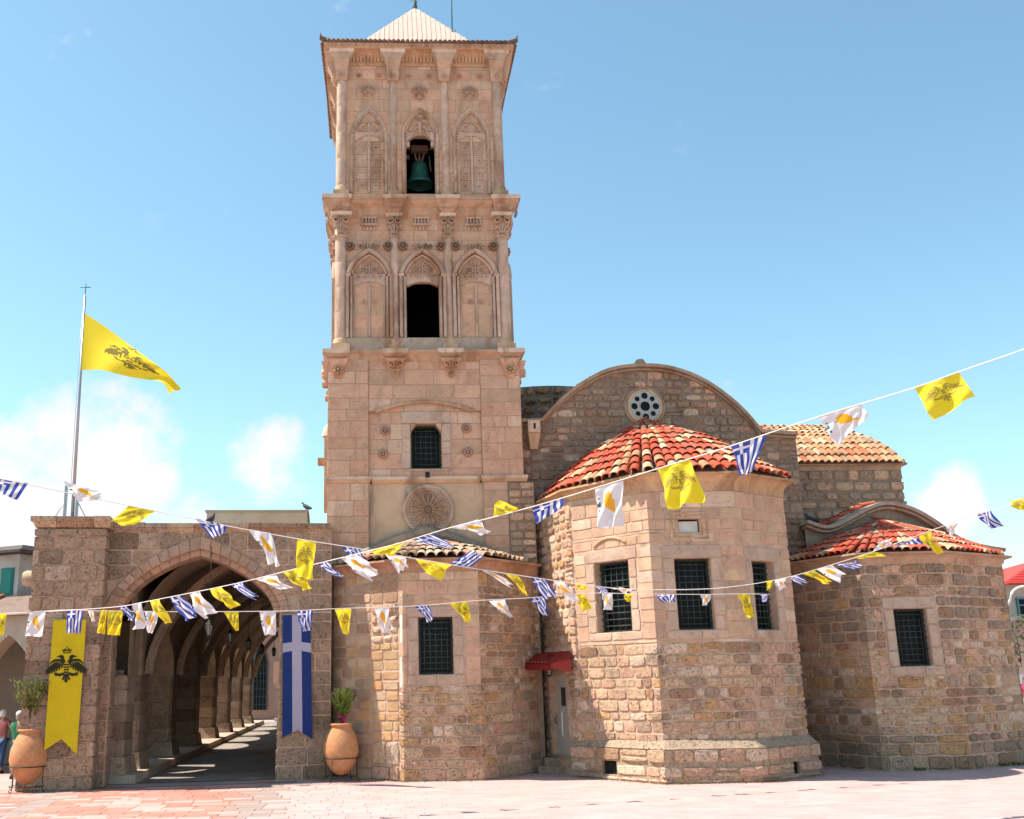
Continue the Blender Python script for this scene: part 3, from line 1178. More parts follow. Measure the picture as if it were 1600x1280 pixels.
def niche2(F, uc, central):
    G = F.sub(uc, 0, 0)
    z0, sp, ap = s2[530], s2[430], s2[393]
    v = -H2
    mb = MB()
    col = jit((.51, .37, .28))
    mb.ribbon(G, pointed(.60, sp, ap, 9), .13, v - .18, v, col)
    mb.ribbon(G, pointed(.49, sp, ap - .15, 9), .075, v - .12, v, col)
    for s in (-1, 1):
        mb.box(G, s * .60 - .075, s * .60 + .075, v - .14, v, sp - .07, sp - .001, jit(CREAM))
    mb.build('niche_arch', M_CARVE, tower)
    for s in (-1, 1):
        for x, w, d in ((.615, .085, .16), (.505, .065, .11)):
            mb = MB()
            mb.box(G, s * x - w / 2, s * x + w / 2, v - d, v, z0 + .02, sp - .072, jit(col))
            mb.build('niche_jamb', M_CARVE, tower)
    mb = MB()
    tracery(mb, G, .45, s2[441] + .05, ap - .17, jit(col), 1 if central else 0)
    mb.build('tracery', M_CARVE, tower)
    # fleuron on the arch
    mb = MB()
    zt = ap - .02
    for s in (-1, 1):
        mb.ribbon(G, [(s * .03, zt), (s * .05, zt + .12)] + spiral(s * .10, zt + .21, .06, 1.2, s, math.pi if s > 0 else 0, 8), .036, v - .10, v, col)
        mb.ribbon(G, [(s * .06, zt), (s * .12, zt + .08)] + spiral(s * .24, zt + .17, .07, 1.2, s, math.pi if s > 0 else 0, 8), .036, v - .10, v, col)
    mb.build('fleuron', M_CARVE, tower)
    # little carved balcony
    mb = MB()
    za, zb, zcc = s2[363], s2[352], s2[342]
    for k in range(5):
        mb.box(G, -.18 + k * .09 - .016, -.18 + k * .09 + .016, v - .09, v, zb, zcc - .03, col)
    mb.box(G, -.22, .22, v - .10, v, zcc - .028, zcc + .02, col)
    mb.box(G, -.25, .25, v - .12, v, zb - .04, zb - .002, col)
    for k in range(4):
        mb.lathe(G.P(-.15 + k * .1, v - .02, (za + zb) / 2 - .02), [(.001, -.06), (.045, -.02), (.045, .03), (.02, .06)], 7, jit(col))
    mb.build('carved_balcony', M_CARVE, tower)
    for s, x in ((-1, -.55), (1, .54)):
        mb = MB()
        boss(mb, G, x, v, s2[386], .155, 7, jit((.24, .165, .12)), .15)
        mb.build('rosette', M_CARVE, tower)
    # segmental head over the door or opening, cut into a lintel
    mb = MB()
    hd = segm(.40, s2[447], s2[441] - s2[447], 8)
    mb.prism(G, [(-.46, sp + .02), (-.46, s2[447])] + hd + [(.46, s2[447]), (.46, sp + .02)][::1], v - .05, v + .10 if central else v + .0, jit(col))
    mb.build('lintel', M_CARVE, tower)
    if not central:
        mb = MB()
        n_r = random.Random(int(uc * 100) + 5)
        zz = z0 + .04
        while zz < s2[447] - .05:
            h = min(n_r.uniform(.28, .4), s2[447] - zz)
            m = n_r.uniform(-.2, .2)
            for a, b in ((-.40, -.03), (.03, .40)):
                mb.prism(G, [(a + .006, zz + .006), (b - .006, zz + .006), (b - .006, zz + h - .006), (a + .006, zz + h - .006)], v - .012, v, jit(pick(n_r, (PINK, 2), (CREAM, 1), (BEIGE, 1)), .03), cham=.006)
            zz += h
        o = mb.build('false_door', M_ASH, tower)
        mb = MB()
        mb.box(G, -.028, .028, v - .04, v, z0 + .04, s2[441] - .05, col)
        for s in (-1, 1):
            mb.ribbon(G, circ(s * .14, z0 + (s2[441] - z0) * .64, .062, 10), .03, v - .05, v, col, closed=True)
            mb.ribbon(G, [(s * .44, z0 + .03), (s * .44, s2[447])], .05, v - .05, v, col)
        mb.build('door_ring', M_CARVE, o)
    mb = MB()
    mb.box(G, -.70, .70, v - .10, v, z2a - .05, z0 + .012, jit((.42, .33, .26)))
    mb.build('sill_block', M_CARVE, tower)


def shell(mb, G, z, col):
    v = -H2
    for k in range(9):
        a = math.pi * (.08 + .84 * k / 8)
        mb.ribbon(G, [(math.cos(a) * .05, z + math.sin(a) * .05), (math.cos(a) * .25, z + math.sin(a) * .27)], .036, v - .10, v, col)
    for s in (-1, 1):
        mb.ribbon(G, spiral(s * .12, z - .05, .06, 1.2, s, math.pi / 2, 8), .03, v - .06, v, col)
        mb.ribbon(G, [(s * .2, z - .1), (s * .08, z - .14), (0, z - .2)], .04, v - .05, v, col)


def niche3(F, uc, central, face):
    G = F.sub(uc, 0, 0)
    v = -H2
    z0, sp, ap = s3[303], s3[210], s3[176]
    col = jit((.50, .36, .27))
    mb = MB()
    mb.ribbon(G, pointed(.50, sp, ap + .1, 9), .10, v - .075, v, jit((.52, .33, .19) if central else col))
    mb.ribbon(G, [(-.50, z0), (-.50, sp)], .10, v - .075, v, col)
    mb.ribbon(G, [(.50, z0), (.50, sp)], .10, v - .075, v, col)
    mb.build('niche_arch', M_CARVE, tower)
    mb = MB()
    path = pointed(.425, sp, ap, 9)
    d = 0
    for a, b in zip(path, path[1:]):
        for t in (.25, .75):
            mb.box(G, a[0] + (b[0] - a[0]) * t - .02, a[0] + (b[0] - a[0]) * t + .02, v - .07, v, a[1] + (b[1] - a[1]) * t - .02, a[1] + (b[1] - a[1]) * t + .02, jit(col))
    zz = z0 + .06
    while zz < sp - .02:
        for s in (-1, 1):
            mb.box(G, s * .435 - .018, s * .435 + .018, v - .06, v, zz - .018, zz + .018, jit(col))
        zz += .085
    mb.build('beading', M_CARVE, tower, kind='stuff')
    # tympanum relief: cross between two upright beasts, or a winged figure
    mb = MB()
    zb = s3[213] + .06
    hh = ap - zb
    if not central:
        mb.box(G, -.022, .022, v - .05, v, zb, zb + hh * .8, col)
        mb.box(G, -.09, .09, v - .05, v, zb + hh * .48, zb + hh * .56, col)
        for s in (-1, 1):
            mb.ribbon(G, [(s * .10, zb + hh * .46), (s * .17, zb + hh * .42), (s * .25, zb + hh * .30), (s * .26, zb + hh * .12)], .075, v - .07, v, col)
            mb.ribbon(G, [(s * .12, zb + hh * .34), (s * .10, zb + hh * .16), (s * .14, zb + hh * .04)], .04, v - .06, v, col)
            mb.ribbon(G, [(s * .20, zb + hh * .22), (s * .19, zb + hh * .1), (s * .23, zb + hh * .03)], .04, v - .06, v, col)
            mb.ribbon(G, [(s * .12, zb + hh * .50), (s * .18, zb + hh * .55), (s * .28, zb + hh * .46)], .035, v - .06, v, col)
    else:
        mb.ribbon(G, [(0, zb), (0, zb + hh * .55)], .12, v - .07, v, col)
        boss(mb, G, 0, v, zb + hh * .68, .055, 5, col, .07)
        for s in (-1, 1):
            mb.ribbon(G, [(s * .06, zb + hh * .5), (s * .2, zb + hh * .42), (s * .3, zb + hh * .12)], .08, v - .06, v, col)
            mb.ribbon(G, [(s * .05, zb + hh * .3), (s * .14, zb + hh * .2), (s * .16, zb + .02)], .04, v - .06, v, col)
            mb.ribbon(G, spiral(s * .12, zb + hh * .72, .05, 1.2, s, 0, 8), .025, v - .05, v, col)
    mb.build('tympanum_relief', M_CARVE, tower)
    mb = MB()
    hd = segm(.39, s3[222], s3[213] - s3[222], 8)
    mb.prism(G, [(-.41, s3[213] + .1), (-.41, s3[222])] + hd + [(.41, s3[222]), (.41, s3[213] + .1)], v - .045, v + .10 if central else v, jit(col))
    if central:
        for s in (-1, 1):
            mb.box(G, s * .36 - .05, s * .36 + .05, v - .02, v + .10, s3[222] - .16, s3[222] - .002, col)
    mb.build('lintel', M_CARVE, tower)
    if not central:
        mb = MB()
        hgt = s3[222] - z0
        for k in range(4):
            for s in (-1, 1):
                a, b = (s * .055, s * .355) if s > 0 else (-.355, -.055)
                q0, q1 = z0 + .06 + k * (hgt - .04) / 4, z0 + .06 + (k + 1) * (hgt - .04) / 4 - .05
                mb.prism(G, [(a, q0), (b, q0), (b, q1), (a, q1)], v - .02, v, jit(col, .05), cham=.012)
                mb.ribbon(G, [(a + .05, q0 + .07), (b - .05, q0 + .07), (b - .05, q1 - .07), (a + .05, q1 - .07)], .02, v - .04, v, col, closed=True)
                boss(mb, G, (a + b) / 2, v - .015, (q0 + q1) / 2, .05, 5, col, .04)
                mb.box(G, a, b, v - .045, v, q1 + .004, q1 + .03, col)
        mb.box(G, -.03, .03, v - .045, v, z0 + .02, s3[213], col)
        mb.build('false_door', M_CARVE, tower)
    mb = MB()
    shell(mb, G, s3[147] - .02, jit(col))
    mb.build('shell_relief', M_CARVE, tower)
    for s in (-1, 1):
        mb = MB()
        boss(mb, G, s * .3, v, s3[130] + .22, .075, 4, jit((.5, .3, .22)), .09)
        mb.build('carved_head', M_CARVE, tower)


for fi, F in enumerate(TFACE):
    front = fi == 0
    tower_wall(F, H2, z2a - .1, z2b, [op2], ST_T2, 'tower_wall', 50 + fi, stones=fi < 3)
    tower_wall(F, H2, z2b + .02, ze - .05, [op3], ST_T2, 'tower_wall', 60 + fi, stones=fi < 3)
    if fi == 3:
        continue
    for uc, cen in ((-1.51, False), (0.0, True), (1.51, False)):
        niche2(F, uc, cen)
        niche3(F, uc, cen, fi)
    for u in CCOL[1:3]:
        column(F, u, z2a - .02, s2[374], s2[338], .135)
        column(F, u, s3[303] - .12, s3[130], s3[118], .115, capital=False)
    if fi < 2:
        pass
for F, u in ((F0, CCOL[0]), (F0, CCOL[3])):
    column(F, u, z2a - .02, s2[374], s2[338], .175)
    column(F, u, s3[303] - .12, s3[130], s3[118], .15, capital=False)
# cornice over the middle storey
cornice(z2b - .3, z2b, H2, .34, [(-2.42, .40, .08), (-.79, .34, .07), (.745, .34, .07), (2.42, .40, .08)], 'cornice', (.47, .30, .20), .62)
for F in TFACE[:3]:
    for u in CCOL:
        mb = MB()
        mb.frust(F, (u - .17, u + .17, -H2 - .20, -H2 + .1, s2[338] + .002), (u - .26, u + .26, -H2 - .34, -H2 + .1, s2[320]), jit(PINK))
        mb.frust(F, (u - .24, u + .24, -H2 - .32, -H2 + .1, s2[320] + .002), (u - .36, u + .36, -H2 - .42, -H2 + .1, z2b - .1), jit(PINK))
        for k in range(4):
            boss(mb, F, u - .15 + k * .1, -H2 - .33, s2[338] + .12, .035, 4, jit(BEIGE), .05)
        mb.build('bracket', M_CARVE, tower)
# coved eaves of the top storey with spreading brackets and carved frieze
zcv0 = s3[104]
EO = .40
for fi, F in enumerate(TFACE):
    mb = MB()
    prof = [(zcv0 - .02, H2 + .03), (zcv0 + .04, H2 + .05)]
    for k in range(7):
        t = math.pi / 2 * k / 6
        prof.append((zcv0 + .06 + (zf0 - zcv0 - .08) * math.sin(t), H2 + .05 + (EO - .08) * (1 - math.cos(t))))
    prof += [(zf0, H2 + EO), (ze - .07, H2 + EO)]
    vs, fs = [], []
    for z_, h_ in prof:
        vs += [F.P(-h_, -h_, z_), F.P(h_, -h_, z_)]
    fs = [(2 * k, 2 * k + 1, 2 * k + 3, 2 * k + 2) for k in range(len(prof) - 1)]
    mb.add(vs, fs, (.50, .31, .19))
    mb.build('coved_eaves', M_CARVE, tower)
    if fi < 3:
        mb = MB()
        n = 26
        for k in range(n):
            x = -H2 - EO + .12 + (2 * (H2 + EO) - .24) * (k + .5) / n
            mb.ribbon(F, [(x + .085 * math.cos(a), zf0 + .02 + .11 * math.sin(a)) for a in [math.pi * j / 6 for j in range(7)]], .028, -H2 - EO - .03, -H2 - EO + .01, (.52, .36, .26))
        mb.box(F, -H2 - EO, H2 + EO, -H2 - EO - .025, -H2 - EO, ze - .13, ze - .075, (.52, .38, .28))
        mb.build('frieze', M_CARVE, tower)
        mb = MB()
        n = 44
        for k in range(n):
            x = -H2 + .1 + (2 * H2 - .2) * (k + .5) / n
            mb.frust(F, (x - .025, x + .025, -H2 - .10, -H2, zcv0 + .08), (x - .025, x + .025, -H2 - .19, -H2, zcv0 + .34), (.52, .33, .21))
        mb.build('fluting', M_CARVE, tower)
    if fi == 3:
        continue
    for u in CCOL:
        edge = abs(u) > 1.5
        mb = MB()
        cl = jit((.51, .35, .25))
        mb.frust(F, (u - .15, u + .15, -H2 - .14, -H2 + .1, s3[130]), (u - .19, u + .19, -H2 - .20, -H2 + .1, s3[118]), cl)
        boss(mb, F, u, -H2 - .15, s3[130] + .14, .11, 6, cl, .06)
        mb.frust(F, (u - .17, u + .17, -H2 - .19, -H2 + .1, s3[118] + .002), (u - .24, u + .24, -H2 - .34, -H2 + .1, (s3[118] + zf0) / 2), cl)
        mb.frust(F, (u - .24, u + .24, -H2 - .35, -H2 + .1, (s3[118] + zf0) / 2 + .002), (u - .35, u + .35, -H2 - EO + .05, -H2 + .1, zf0 - .14), cl)
        mb.box(F, u - .37, u + .37, -H2 - EO + .03, -H2 + .1, zf0 - .138, zf0 - .002, jit(CREAM))
        mb.build('eaves_bracket', M_CARVE, tower)
# roof: low tiled skirt with a wavy edge, pale ribbed pyramid, finial, mast
HE = H2 + EO + .06
mb = MB()
for F in TFACE:
    mb.add([F.P(-HE, -HE, ze - .06), F.P(HE, -HE, ze - .06), F.P(2.1, -2.1, ze + .22), F.P(-2.1, -2.1, ze + .22)], [(0, 1, 2, 3)], (.16, .10, .075))
    mb.add([F.P(-HE + .0, -HE, ze - .06), F.P(HE, -HE, ze - .06), F.P(H2 + EO - .02, -H2 - EO + .02, ze - .068), F.P(-H2 - EO + .02, -H2 - EO + .02, ze - .068)], [(3, 2, 1, 0)], (.16, .10, .075))
mb.box(F0, -2.1, 2.1, -2.1, 2.1, ze - .1, ze + .2, (.2, .12, .09))
roof = mb.build('roof', M_TILEC, tower)
mb = MB()
for F in TFACE:
    n = 40
    for k in range(n):
        u = -HE + .08 + (2 * HE - .16) * (k + .5) / n
        p0, p1 = F.P(u, -HE - .03, ze - .055), F.P(u * .75, -2.2, ze + .21)
        mb.tube([p0, p1], .062, 7, jit((.17, .10, .075), .15))
for a in (-1, 1):
    for b_ in (-1, 1):
        mb.tube([F0.P(a * (HE + .03), b_ * (HE + .03), ze + .0), F0.P(a * 2.1, b_ * 2.1, ze + .25)], .075, 7, (.15, .12, .09))
        mb.tube([F0.P(a * (HE + .03), b_ * (HE + .03), ze - .03), F0.P(a * (HE + .05), b_ * (HE + .05), ze + .17)], .05, 6, (.13, .12, .09), taper=.02)
mb.build('eave_tiles', M_TILEC, roof, kind='stuff')
zap = C.uz(647, 12, TV)[1]
KP = 1.43
wb = (zap - ze - .2) / KP
mb = MB()
PAL = (.62, .45, .37)
for F in TFACE:
    mb.add([F.P(-wb, -wb, zap - KP * wb), F.P(wb, -wb, zap - KP * wb), F.P(0, 0, zap)], [(0, 1, 2)], PAL)
mb.box(F0, -wb + .01, wb - .01, -wb + .01, wb - .01, ze + .1, zap - KP * wb - .002, PAL)
o = mb.build('pyramid_roof', M_PLAIN, roof)
mb = MB()
for F in TFACE[:3]:
    for k in range(-13, 14):
        u = k * wb / 14
        t = abs(u)
        mb.tube([F.P(u, -wb, zap - KP * wb + .01), F.P(u, -t - .01, zap - KP * t + .01)], .008, 4, (.56, .39, .32))
mb.build('roof_ribs', M_PLAIN, roof)
mb = MB()
mb.lathe(F0.P(0, 0, 0), [(.06, zap - .06), (.09, zap + .03), (.05, zap + .12), (.08, zap + .2), (.001, zap + .28)], 8, (.05, .10, .10))
for k in range(4):
    a = k * math.pi / 2
    mb.tube([F0.P(0, 0, zap + .15), F0.P(.12 * math.cos(a), .12 * math.sin(a), zap + .3), F0.P(0, 0, zap + .5)], .012, 5, (.03, .03, .03))
mb.tube([F0.P(0, 0, zap + .1), F0.P(0, 0, zap + 1.4)], .025, 6, (.03, .03, .03))
mb.tube([F0.P(-.35, 0, zap + 1.0), F0.P(.35, 0, zap + 1.0)], .025, 6, (.03, .03, .03))
mb.build('finial_cross', M_PLAIN, roof)
uu = C.uz(706, 40, TV - 1.2)[0] - TU
mb = MB()
mb.tube([F0.P(uu, -1.2, ze + .3), F0.P(uu + .02, -1.2, ze + 4.6)], .022, 6, (.03, .12, .11))
mb.tube([F0.P(uu, -1.25, ze + 1.35), F0.P(uu + .12, -1.2, ze + 1.5)], .012, 6, (.03, .12, .11))
mb.build('lightning_mast', M_PLAIN, roof)
# floors inside the belfry keep the interior dark
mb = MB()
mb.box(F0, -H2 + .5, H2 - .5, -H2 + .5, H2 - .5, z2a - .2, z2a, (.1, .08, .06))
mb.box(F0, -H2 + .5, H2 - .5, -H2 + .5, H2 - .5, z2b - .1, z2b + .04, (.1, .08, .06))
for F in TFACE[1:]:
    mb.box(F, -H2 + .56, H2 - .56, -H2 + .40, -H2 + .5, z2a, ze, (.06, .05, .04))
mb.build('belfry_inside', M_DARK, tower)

# the bell, hung from a wooden yoke
bu, bz = C.uz(656, 290, 1.1)
bell = thing('church_bell', 'green patinated bronze bell hanging in the top opening of the bell tower', 'bell', C.P(bu, 1.1, bz))
mb = MB()
mb.lathe(C.P(bu, 1.1, bz), [(.40, 0), (.42, .03), (.36, .12), (.29, .28), (.26, .48), (.25, .62), (.2, .72), (.001, .76)], 24, (.03, .12, .1))
mb.lathe(C.P(bu, 1.1, bz), [(.39, 0), (.34, .12), (.25, .3), (.2, .6), (.001, .7)], 24, (.02, .06, .05))
mb.build('bell_body', M_BRONZE, bell)
mb = MB()
for k in (-1, 0, 1):
    mb.tube([C.P(bu + k * .06, 1.1, bz + .72), C.P(bu + k * .16, 1.1, bz + 1.12)], .035, 6, (.28, .17, .13))
mb.build('hanger', M_PLAIN, bell)
mb = MB()
mb.box(C, bu - .25, bu + .25, .98, 1.22, bz + 1.10, bz + 1.28, (.22, .13, .10))
mb.box(C, bu - .62, bu - .3, 1.05, 1.15, bz + .86, bz + .98, (.16, .11, .09))
mb.tube([C.P(bu + .3, 1.1, bz + 1.0), C.P(bu + .34, 1.1, bz + .45)], .02, 5, (.2, .2, .19))
mb.tube([C.P(bu - 2, 1.1, bz + 1.2), C.P(bu + 2, 1.1, bz + 1.2)], .04, 6, (.1, .07, .05))
mb.build('yoke', M_PLAIN, bell)
mb = MB()
mb.tube([C.P(bu, 1.1, bz + .6), C.P(bu, 1.1, bz + .03)], .025, 6)
mb.lathe(C.P(bu, 1.1, bz - .02), [(.001, -.06), (.06, 0), (.001, .06)], 8)
mb.build('clapper', M_IRON, bell)

# ------------------------------------------------------------------ the church
church = thing('church', 'rough stone church with three apses, red clay tile half-domes and a round-topped gable', 'church', C.P(5.5, 0, 0))
ch_items, ch_tiles = [], []
RC = [(PINK, 2.6), (BEIGE, 2.4), (OCHRE, 1.3), (GREY, 1.0), (BROWN, .7), (CREAM, 1.4), (RUST, .35)]
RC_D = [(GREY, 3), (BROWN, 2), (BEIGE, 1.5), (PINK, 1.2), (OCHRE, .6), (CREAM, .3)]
RC_G = [((.28, .20, .145), 2.6), (GREY, 1.6), (BROWN, 1.6), (PINK, .7), (CREAM, .25)]
ST_RUB = style((.17, .31), (.20, .62), .028, .015, .009, .015, RC, 1, .012, .08)
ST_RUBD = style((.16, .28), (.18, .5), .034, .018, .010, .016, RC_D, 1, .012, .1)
ST_GAB = style((.15, .28), (.18, .56), .03, .018, .010, .018, RC_G, 1, .015, .15)
ST_BIG = style((.34, .45), (.4, .9), .04, .024, .011, .02, RC, 1, .005, .05)
ST_ASH = style((.26, .40), (.4, .75), .012, .010, .004, .014, [(PINK, 3), (BEIGE, 2), (CREAM, 1.3), ((.47, .31, .22), 1.4)], 0)
ST_OCH = style((.19, .26), (.3, .5), .022, .014, .006, .026, [(OCHRE, 3), ((.49, .32, .155), 2), (BEIGE, 1.2), ((.5, .25, .10), .5)], 0)
MATS = [M_ASH, M_RUB]


def zone(wall, q0, q1, z0, z1, st, holes, seed, lst, **k):
    lay(wall, q0, q1, z0, z1, st, lst, holes, seed=seed, **k)


def eaves_band(F, path, z0, z1, out_, parent, name='eaves', col=(.52, .33, .19)):
    w = Wall(F, path)
    mb = MB()
    n = 5
    for i in range(len(path) - 1):
        vs = []
        for k in range(n + 1):
            t = k / n
            o_ = .02 + out_ * (1 - math.cos(t * math.pi / 2))
            z_ = z0 + (z1 - z0) * math.sin(t * math.pi / 2)
            vs += [w.P(w.L[i], o_, z_, i), w.P(w.L[i + 1], o_, z_, i)]
        vs += [w.P(w.L[i], out_ + .05, z1, i), w.P(w.L[i + 1], out_ + .05, z1, i), w.P(w.L[i], out_ + .05, z1 + .05, i), w.P(w.L[i + 1], out_ + .05, z1 + .05, i),
               w.P(w.L[i], -.2, z1 + .05, i), w.P(w.L[i + 1], -.2, z1 + .05, i)]
        fs = [(2 * k, 2 * k + 1, 2 * k + 3, 2 * k + 2) for k in range(len(vs) // 2 - 1)]
        mb.add(vs, fs, jit(col))
    return mb.build(name, M_CARVE, parent)


def fan_roof(F, path, zeave, apex, over, parent, palette, seed, npl=30, bulge=.1, name='roof', top_line=None, skip=None):
    """half-cone of barrel tiles fanning from a ridge point on the wall down to a polygonal eave"""
    w = Wall(F, path)
    tot = w.L[-1]
    r_ = random.Random(seed)
    A = F.P(apex[0], apex[1], apex[2])
    E_ = []
    M_ = 60
    # rounded eave line
    for k in range(M_ + 1):
        q = tot * k / M_
        p = w.P(q, over, zeave)
        E_.append(p)
    for _ in range(3):
        E_ = [E_[0]] + [(E_[i - 1] + E_[i] * 2 + E_[i + 1]) / 4 for i in range(1, M_)] + [E_[-1]]

    def surf(k, t):
        e = E_[k]
        p = e.lerp(A, t)
        p.z += bulge * math.sin(math.pi * t) * (e - A).length * .12
        return p
    mb = MB()
    vs, fs = [], []
    R_ = 8
    for k in range(M_ + 1):
        for j in range(R_ + 1):
            vs.append(surf(k, j / R_) - Vector((0, 0, .02)))
    for k in range(M_):
        for j in range(R_):
            fs.append((k * (R_ + 1) + j, (k + 1) * (R_ + 1) + j, (k + 1) * (R_ + 1) + j + 1, k * (R_ + 1) + j + 1))
    mb.add(vs, fs, (.17, .09, .06))
    o = mb.build(name, M_TILEC, parent)
    lines = []
    for n_ in range(npl):
        fk = (n_ + .5) / npl * M_
        k0 = int(fk)
        f = fk - k0
        tmax = .97 if n_ % 2 == 0 else .55
        pts = [surf(k0, t).lerp(surf(min(k0 + 1, M_), t), f) for t in [tmax * j / 8 for j in range(9)]]
        ea = E_[min(k0 + 2, M_)] - E_[max(k0 - 2, 0)]
        dn_ = (A - E_[k0])
        nr = ea.cross(dn_).normalized()
        if nr.z < 0:
            nr = -nr
        sp = tot / npl / .20
        s0 = sp * 1.02
        s1 = s0 * (1 - tmax) * (2 if tmax > .9 else 1) + .25
        if skip and skip(pts[0]):
            continue
        lines.append((pts, (lambda p, nr=nr: nr), s0, max(.55, min(s0, s0 * (1.45 - tmax)))))
    lst = []
    tile_rows(lines, palette, r_, lst, 1.3)
    ch_tiles.append((lst, o, r_))
    return o


# ---- middle apse
W0, Q0, Q1, Q2, Q3, W1 = (2.68, .7), (3.22, -1.6), (4.74, -3.6), (6.72, -3.68), (8.38, -2.6), (8.75, .7)
ma_path = [W0, Q0, Q1, Q2, Q3, W1]
wm = Wall(C, ma_path)
ze_m = C.uz(1080, 736, -3.95)[1]
zt_m = ze_m - .42


def hole(wall, i, xl, xr, ym, yt, yb, off=0.0):
    return (wall.q_of(i, xl, ym, off)[0], wall.q_of(i, xr, ym, off)[0], wall.q_of(i, (xl + xr) / 2, yb, off)[1], wall.q_of(i, (xl + xr) / 2, yt, off)[1])


hm1 = hole(wm, 1, 931, 985, 932, 877, 988)
hm2 = hole(wm, 2, 1057, 1114, 928, 872, 984)
hm3 = hole(wm, 3, 1179, 1213, 930, 877, 984)
hdoor = (wm.q_of(0, 862, 1110)[0], wm.q_of(0, 887, 1110)[0], .42, wm.q_of(0, 872, 1056)[1])
hniche = (wm.q_of(2, 1060, 821)[0], wm.q_of(2, 1093, 821)[0], wm.q_of(2, 1077, 832)[1], wm.q_of(2, 1077, 811)[1])
hm = [hm1, hm2, hm3]
mb = MB()
backing(mb, wm, 0, wm.L[-1], 0, zt_m + .1, hm + [hdoor, hniche])
apse_m = mb.build('apse_wall', M_MORT, church)
for h in hm:
    grille_window(wm, h, apse_m, 6, 12 if h is hm2 else 11, .24)
zs1 = hm2[2] - .28
lst = []
rubr = style((.2, .3), (.25, .5), .038, .024, .014, .024, RC, 1, .012, .12)
fm = [(h[0] - .27, h[1] + .27, h[2] - .2, h[3] + .32) for h in hm]
hd_ = (hdoor[0] - .25, hdoor[1] + .2, 0, hdoor[3] + .22)
QC0 = wm.L[1]
zone(wm, 0, QC0 + .12, 0, zt_m, rubr, [hd_], 101, lst)
zone(wm, QC0 + .125, wm.L[-1], .86, zs1, ST_RUB, [], 102, lst)
zone(wm, QC0 + .125, wm.L[-1], zs1, zt_m, ST_ASH, fm + [hniche], 103, lst, snaps=[zt_m - .9])
for k, h in enumerate(hm):
    surround(wm, h, .27, lst, 60 + k, .02, lambda r_: jit((.50, .37, .28), .05, r_), head_h=.32, sill_h=.2)
ch_items.append((lst, apse_m, MATS))
# small shallow relieving arch over the left window, framed tablet
mb = MB()


def wall_ribbon(mb, wall, i, path, w, d, col):
    a = wall.p[i]
    n = wall.nrm[i]
    t = (-n[1], n[0])
    f = Frame(0, 0, 0)
    o_ = wall.F.P(a[0], a[1], 0)
    f.o = o_
    f.u = (wall.F.P(a[0] + t[0], a[1] + t[1], 0) - o_)
    f.v = (wall.F.P(a[0] - n[0], a[1] - n[1], 0) - o_)
    mb.ribbon(f, [(q - wall.L[i], z) for q, z in path], w, -d, 0, col, cham=.25)
    return f


qa = (hm1[0] + hm1[1]) / 2
wall_ribbon(mb, wm, 1, [(qa + x, z) for x, z in segm(.5, hm1[3] + .40, .17, 8)], .06, .045, BEIGE)
mb.build('relieving_arch', M_CARVE, apse_m)
mb = MB()
n4 = hniche
fr = wall_ribbon(mb, wm, 2, [(n4[0] - .17, n4[2] - .14), (n4[1] + .17, n4[2] - .14), (n4[1] + .17, n4[3] + .14), (n4[0] - .17, n4[3] + .14), (n4[0] - .17, n4[2] - .14)], .05, .04, BEIGE)
wall_ribbon(mb, wm, 2, [(n4[0] - .05, n4[2] - .05), (n4[1] + .05, n4[2] - .05), (n4[1] + .05, n4[3] + .05), (n4[0] - .05, n4[3] + .05), (n4[0] - .05, n4[2] - .05)], .05, .03, BEIGE)
o = mb.build('tablet_frame', M_CARVE, apse_m)
mb = MB()
mb.box(fr, n4[0] - wm.L[2] + .01, n4[1] - wm.L[2] - .03, .07, .2, n4[2] + .005, n4[3] - .05, (.60, .57, .50))
mb.build('marble_tablet', M_PLAST, o)
eaves_band(C, [(2.82, .7), (3.30, -1.58)] + ma_path[2:], zt_m, ze_m - .06, .24, church)
zpk = C.uz(1005, 657, .6)[1]
upk = C.uz(1005, 657, .6)[0]
fan_roof(C, [(3.10, .66)] + [(3.47, -1.5)] + ma_path[2:4] + [(8.28, -2.62), (8.6, .66)], ze_m, (upk, .66, zpk), .32, church, TREDS, 201, 46, .32)
# plinth with a sloping top
pw = Wall(C, [(3.03, -1.5), (4.68, -3.80), (6.78, -3.88), (8.56, -2.70), (8.95, -1.2)])
zpl = .86
hole_a = (pw.q_of(0, 941, 1203)[0], pw.q_of(0, 964, 1203)[0], .12, .42)
hole_b = (pw.q_of(2, 1240, 1197)[0], pw.q_of(2, 1250, 1197)[0], .10, .36)
mb = MB()
backing(mb, pw, 0, pw.L[-1], 0, zpl - .12, [hole_a, hole_b])
for i in range(len(pw.p) - 1):
    mb.add([pw.P(pw.L[i], .03, zpl - .14, i), pw.P(pw.L[i + 1], .03, zpl - .14, i), pw.P(pw.L[i + 1], -.16, zpl + .05, i), pw.P(pw.L[i], -.16, zpl + .05, i)], [(0, 1, 2, 3)], (.36, .27, .19))
pl = mb.build('plinth', M_RUB, church)
lst = []
lay(pw, 0, pw.L[-1], 0, zpl - .13, ST_BIG, lst, [hole_a, hole_b], seed=104)
ch_items.append((lst, pl, MATS))
mb = MB()
for h in (hole_a, hole_b):
    i = pw.seg((h[0] + h[1]) / 2)
    mb.add([pw.P(h[0], -.1, h[2], i), pw.P(h[1], -.1, h[2], i), pw.P(h[1], -.1, h[3], i), pw.P(h[0], -.1, h[3], i)], [(0, 1, 2, 3)], (0, 0, 0))
    for k in range(1, 4):
        q = h[0] + (h[1] - h[0]) * k / 4
        mb.tube([pw.P(q, -.05, h[2], i), pw.P(q, -.05, h[3], i)], .008, 5, (.06, .05, .05))
mb.build('vent_bars', M_DARK, pl)
mb = MB()
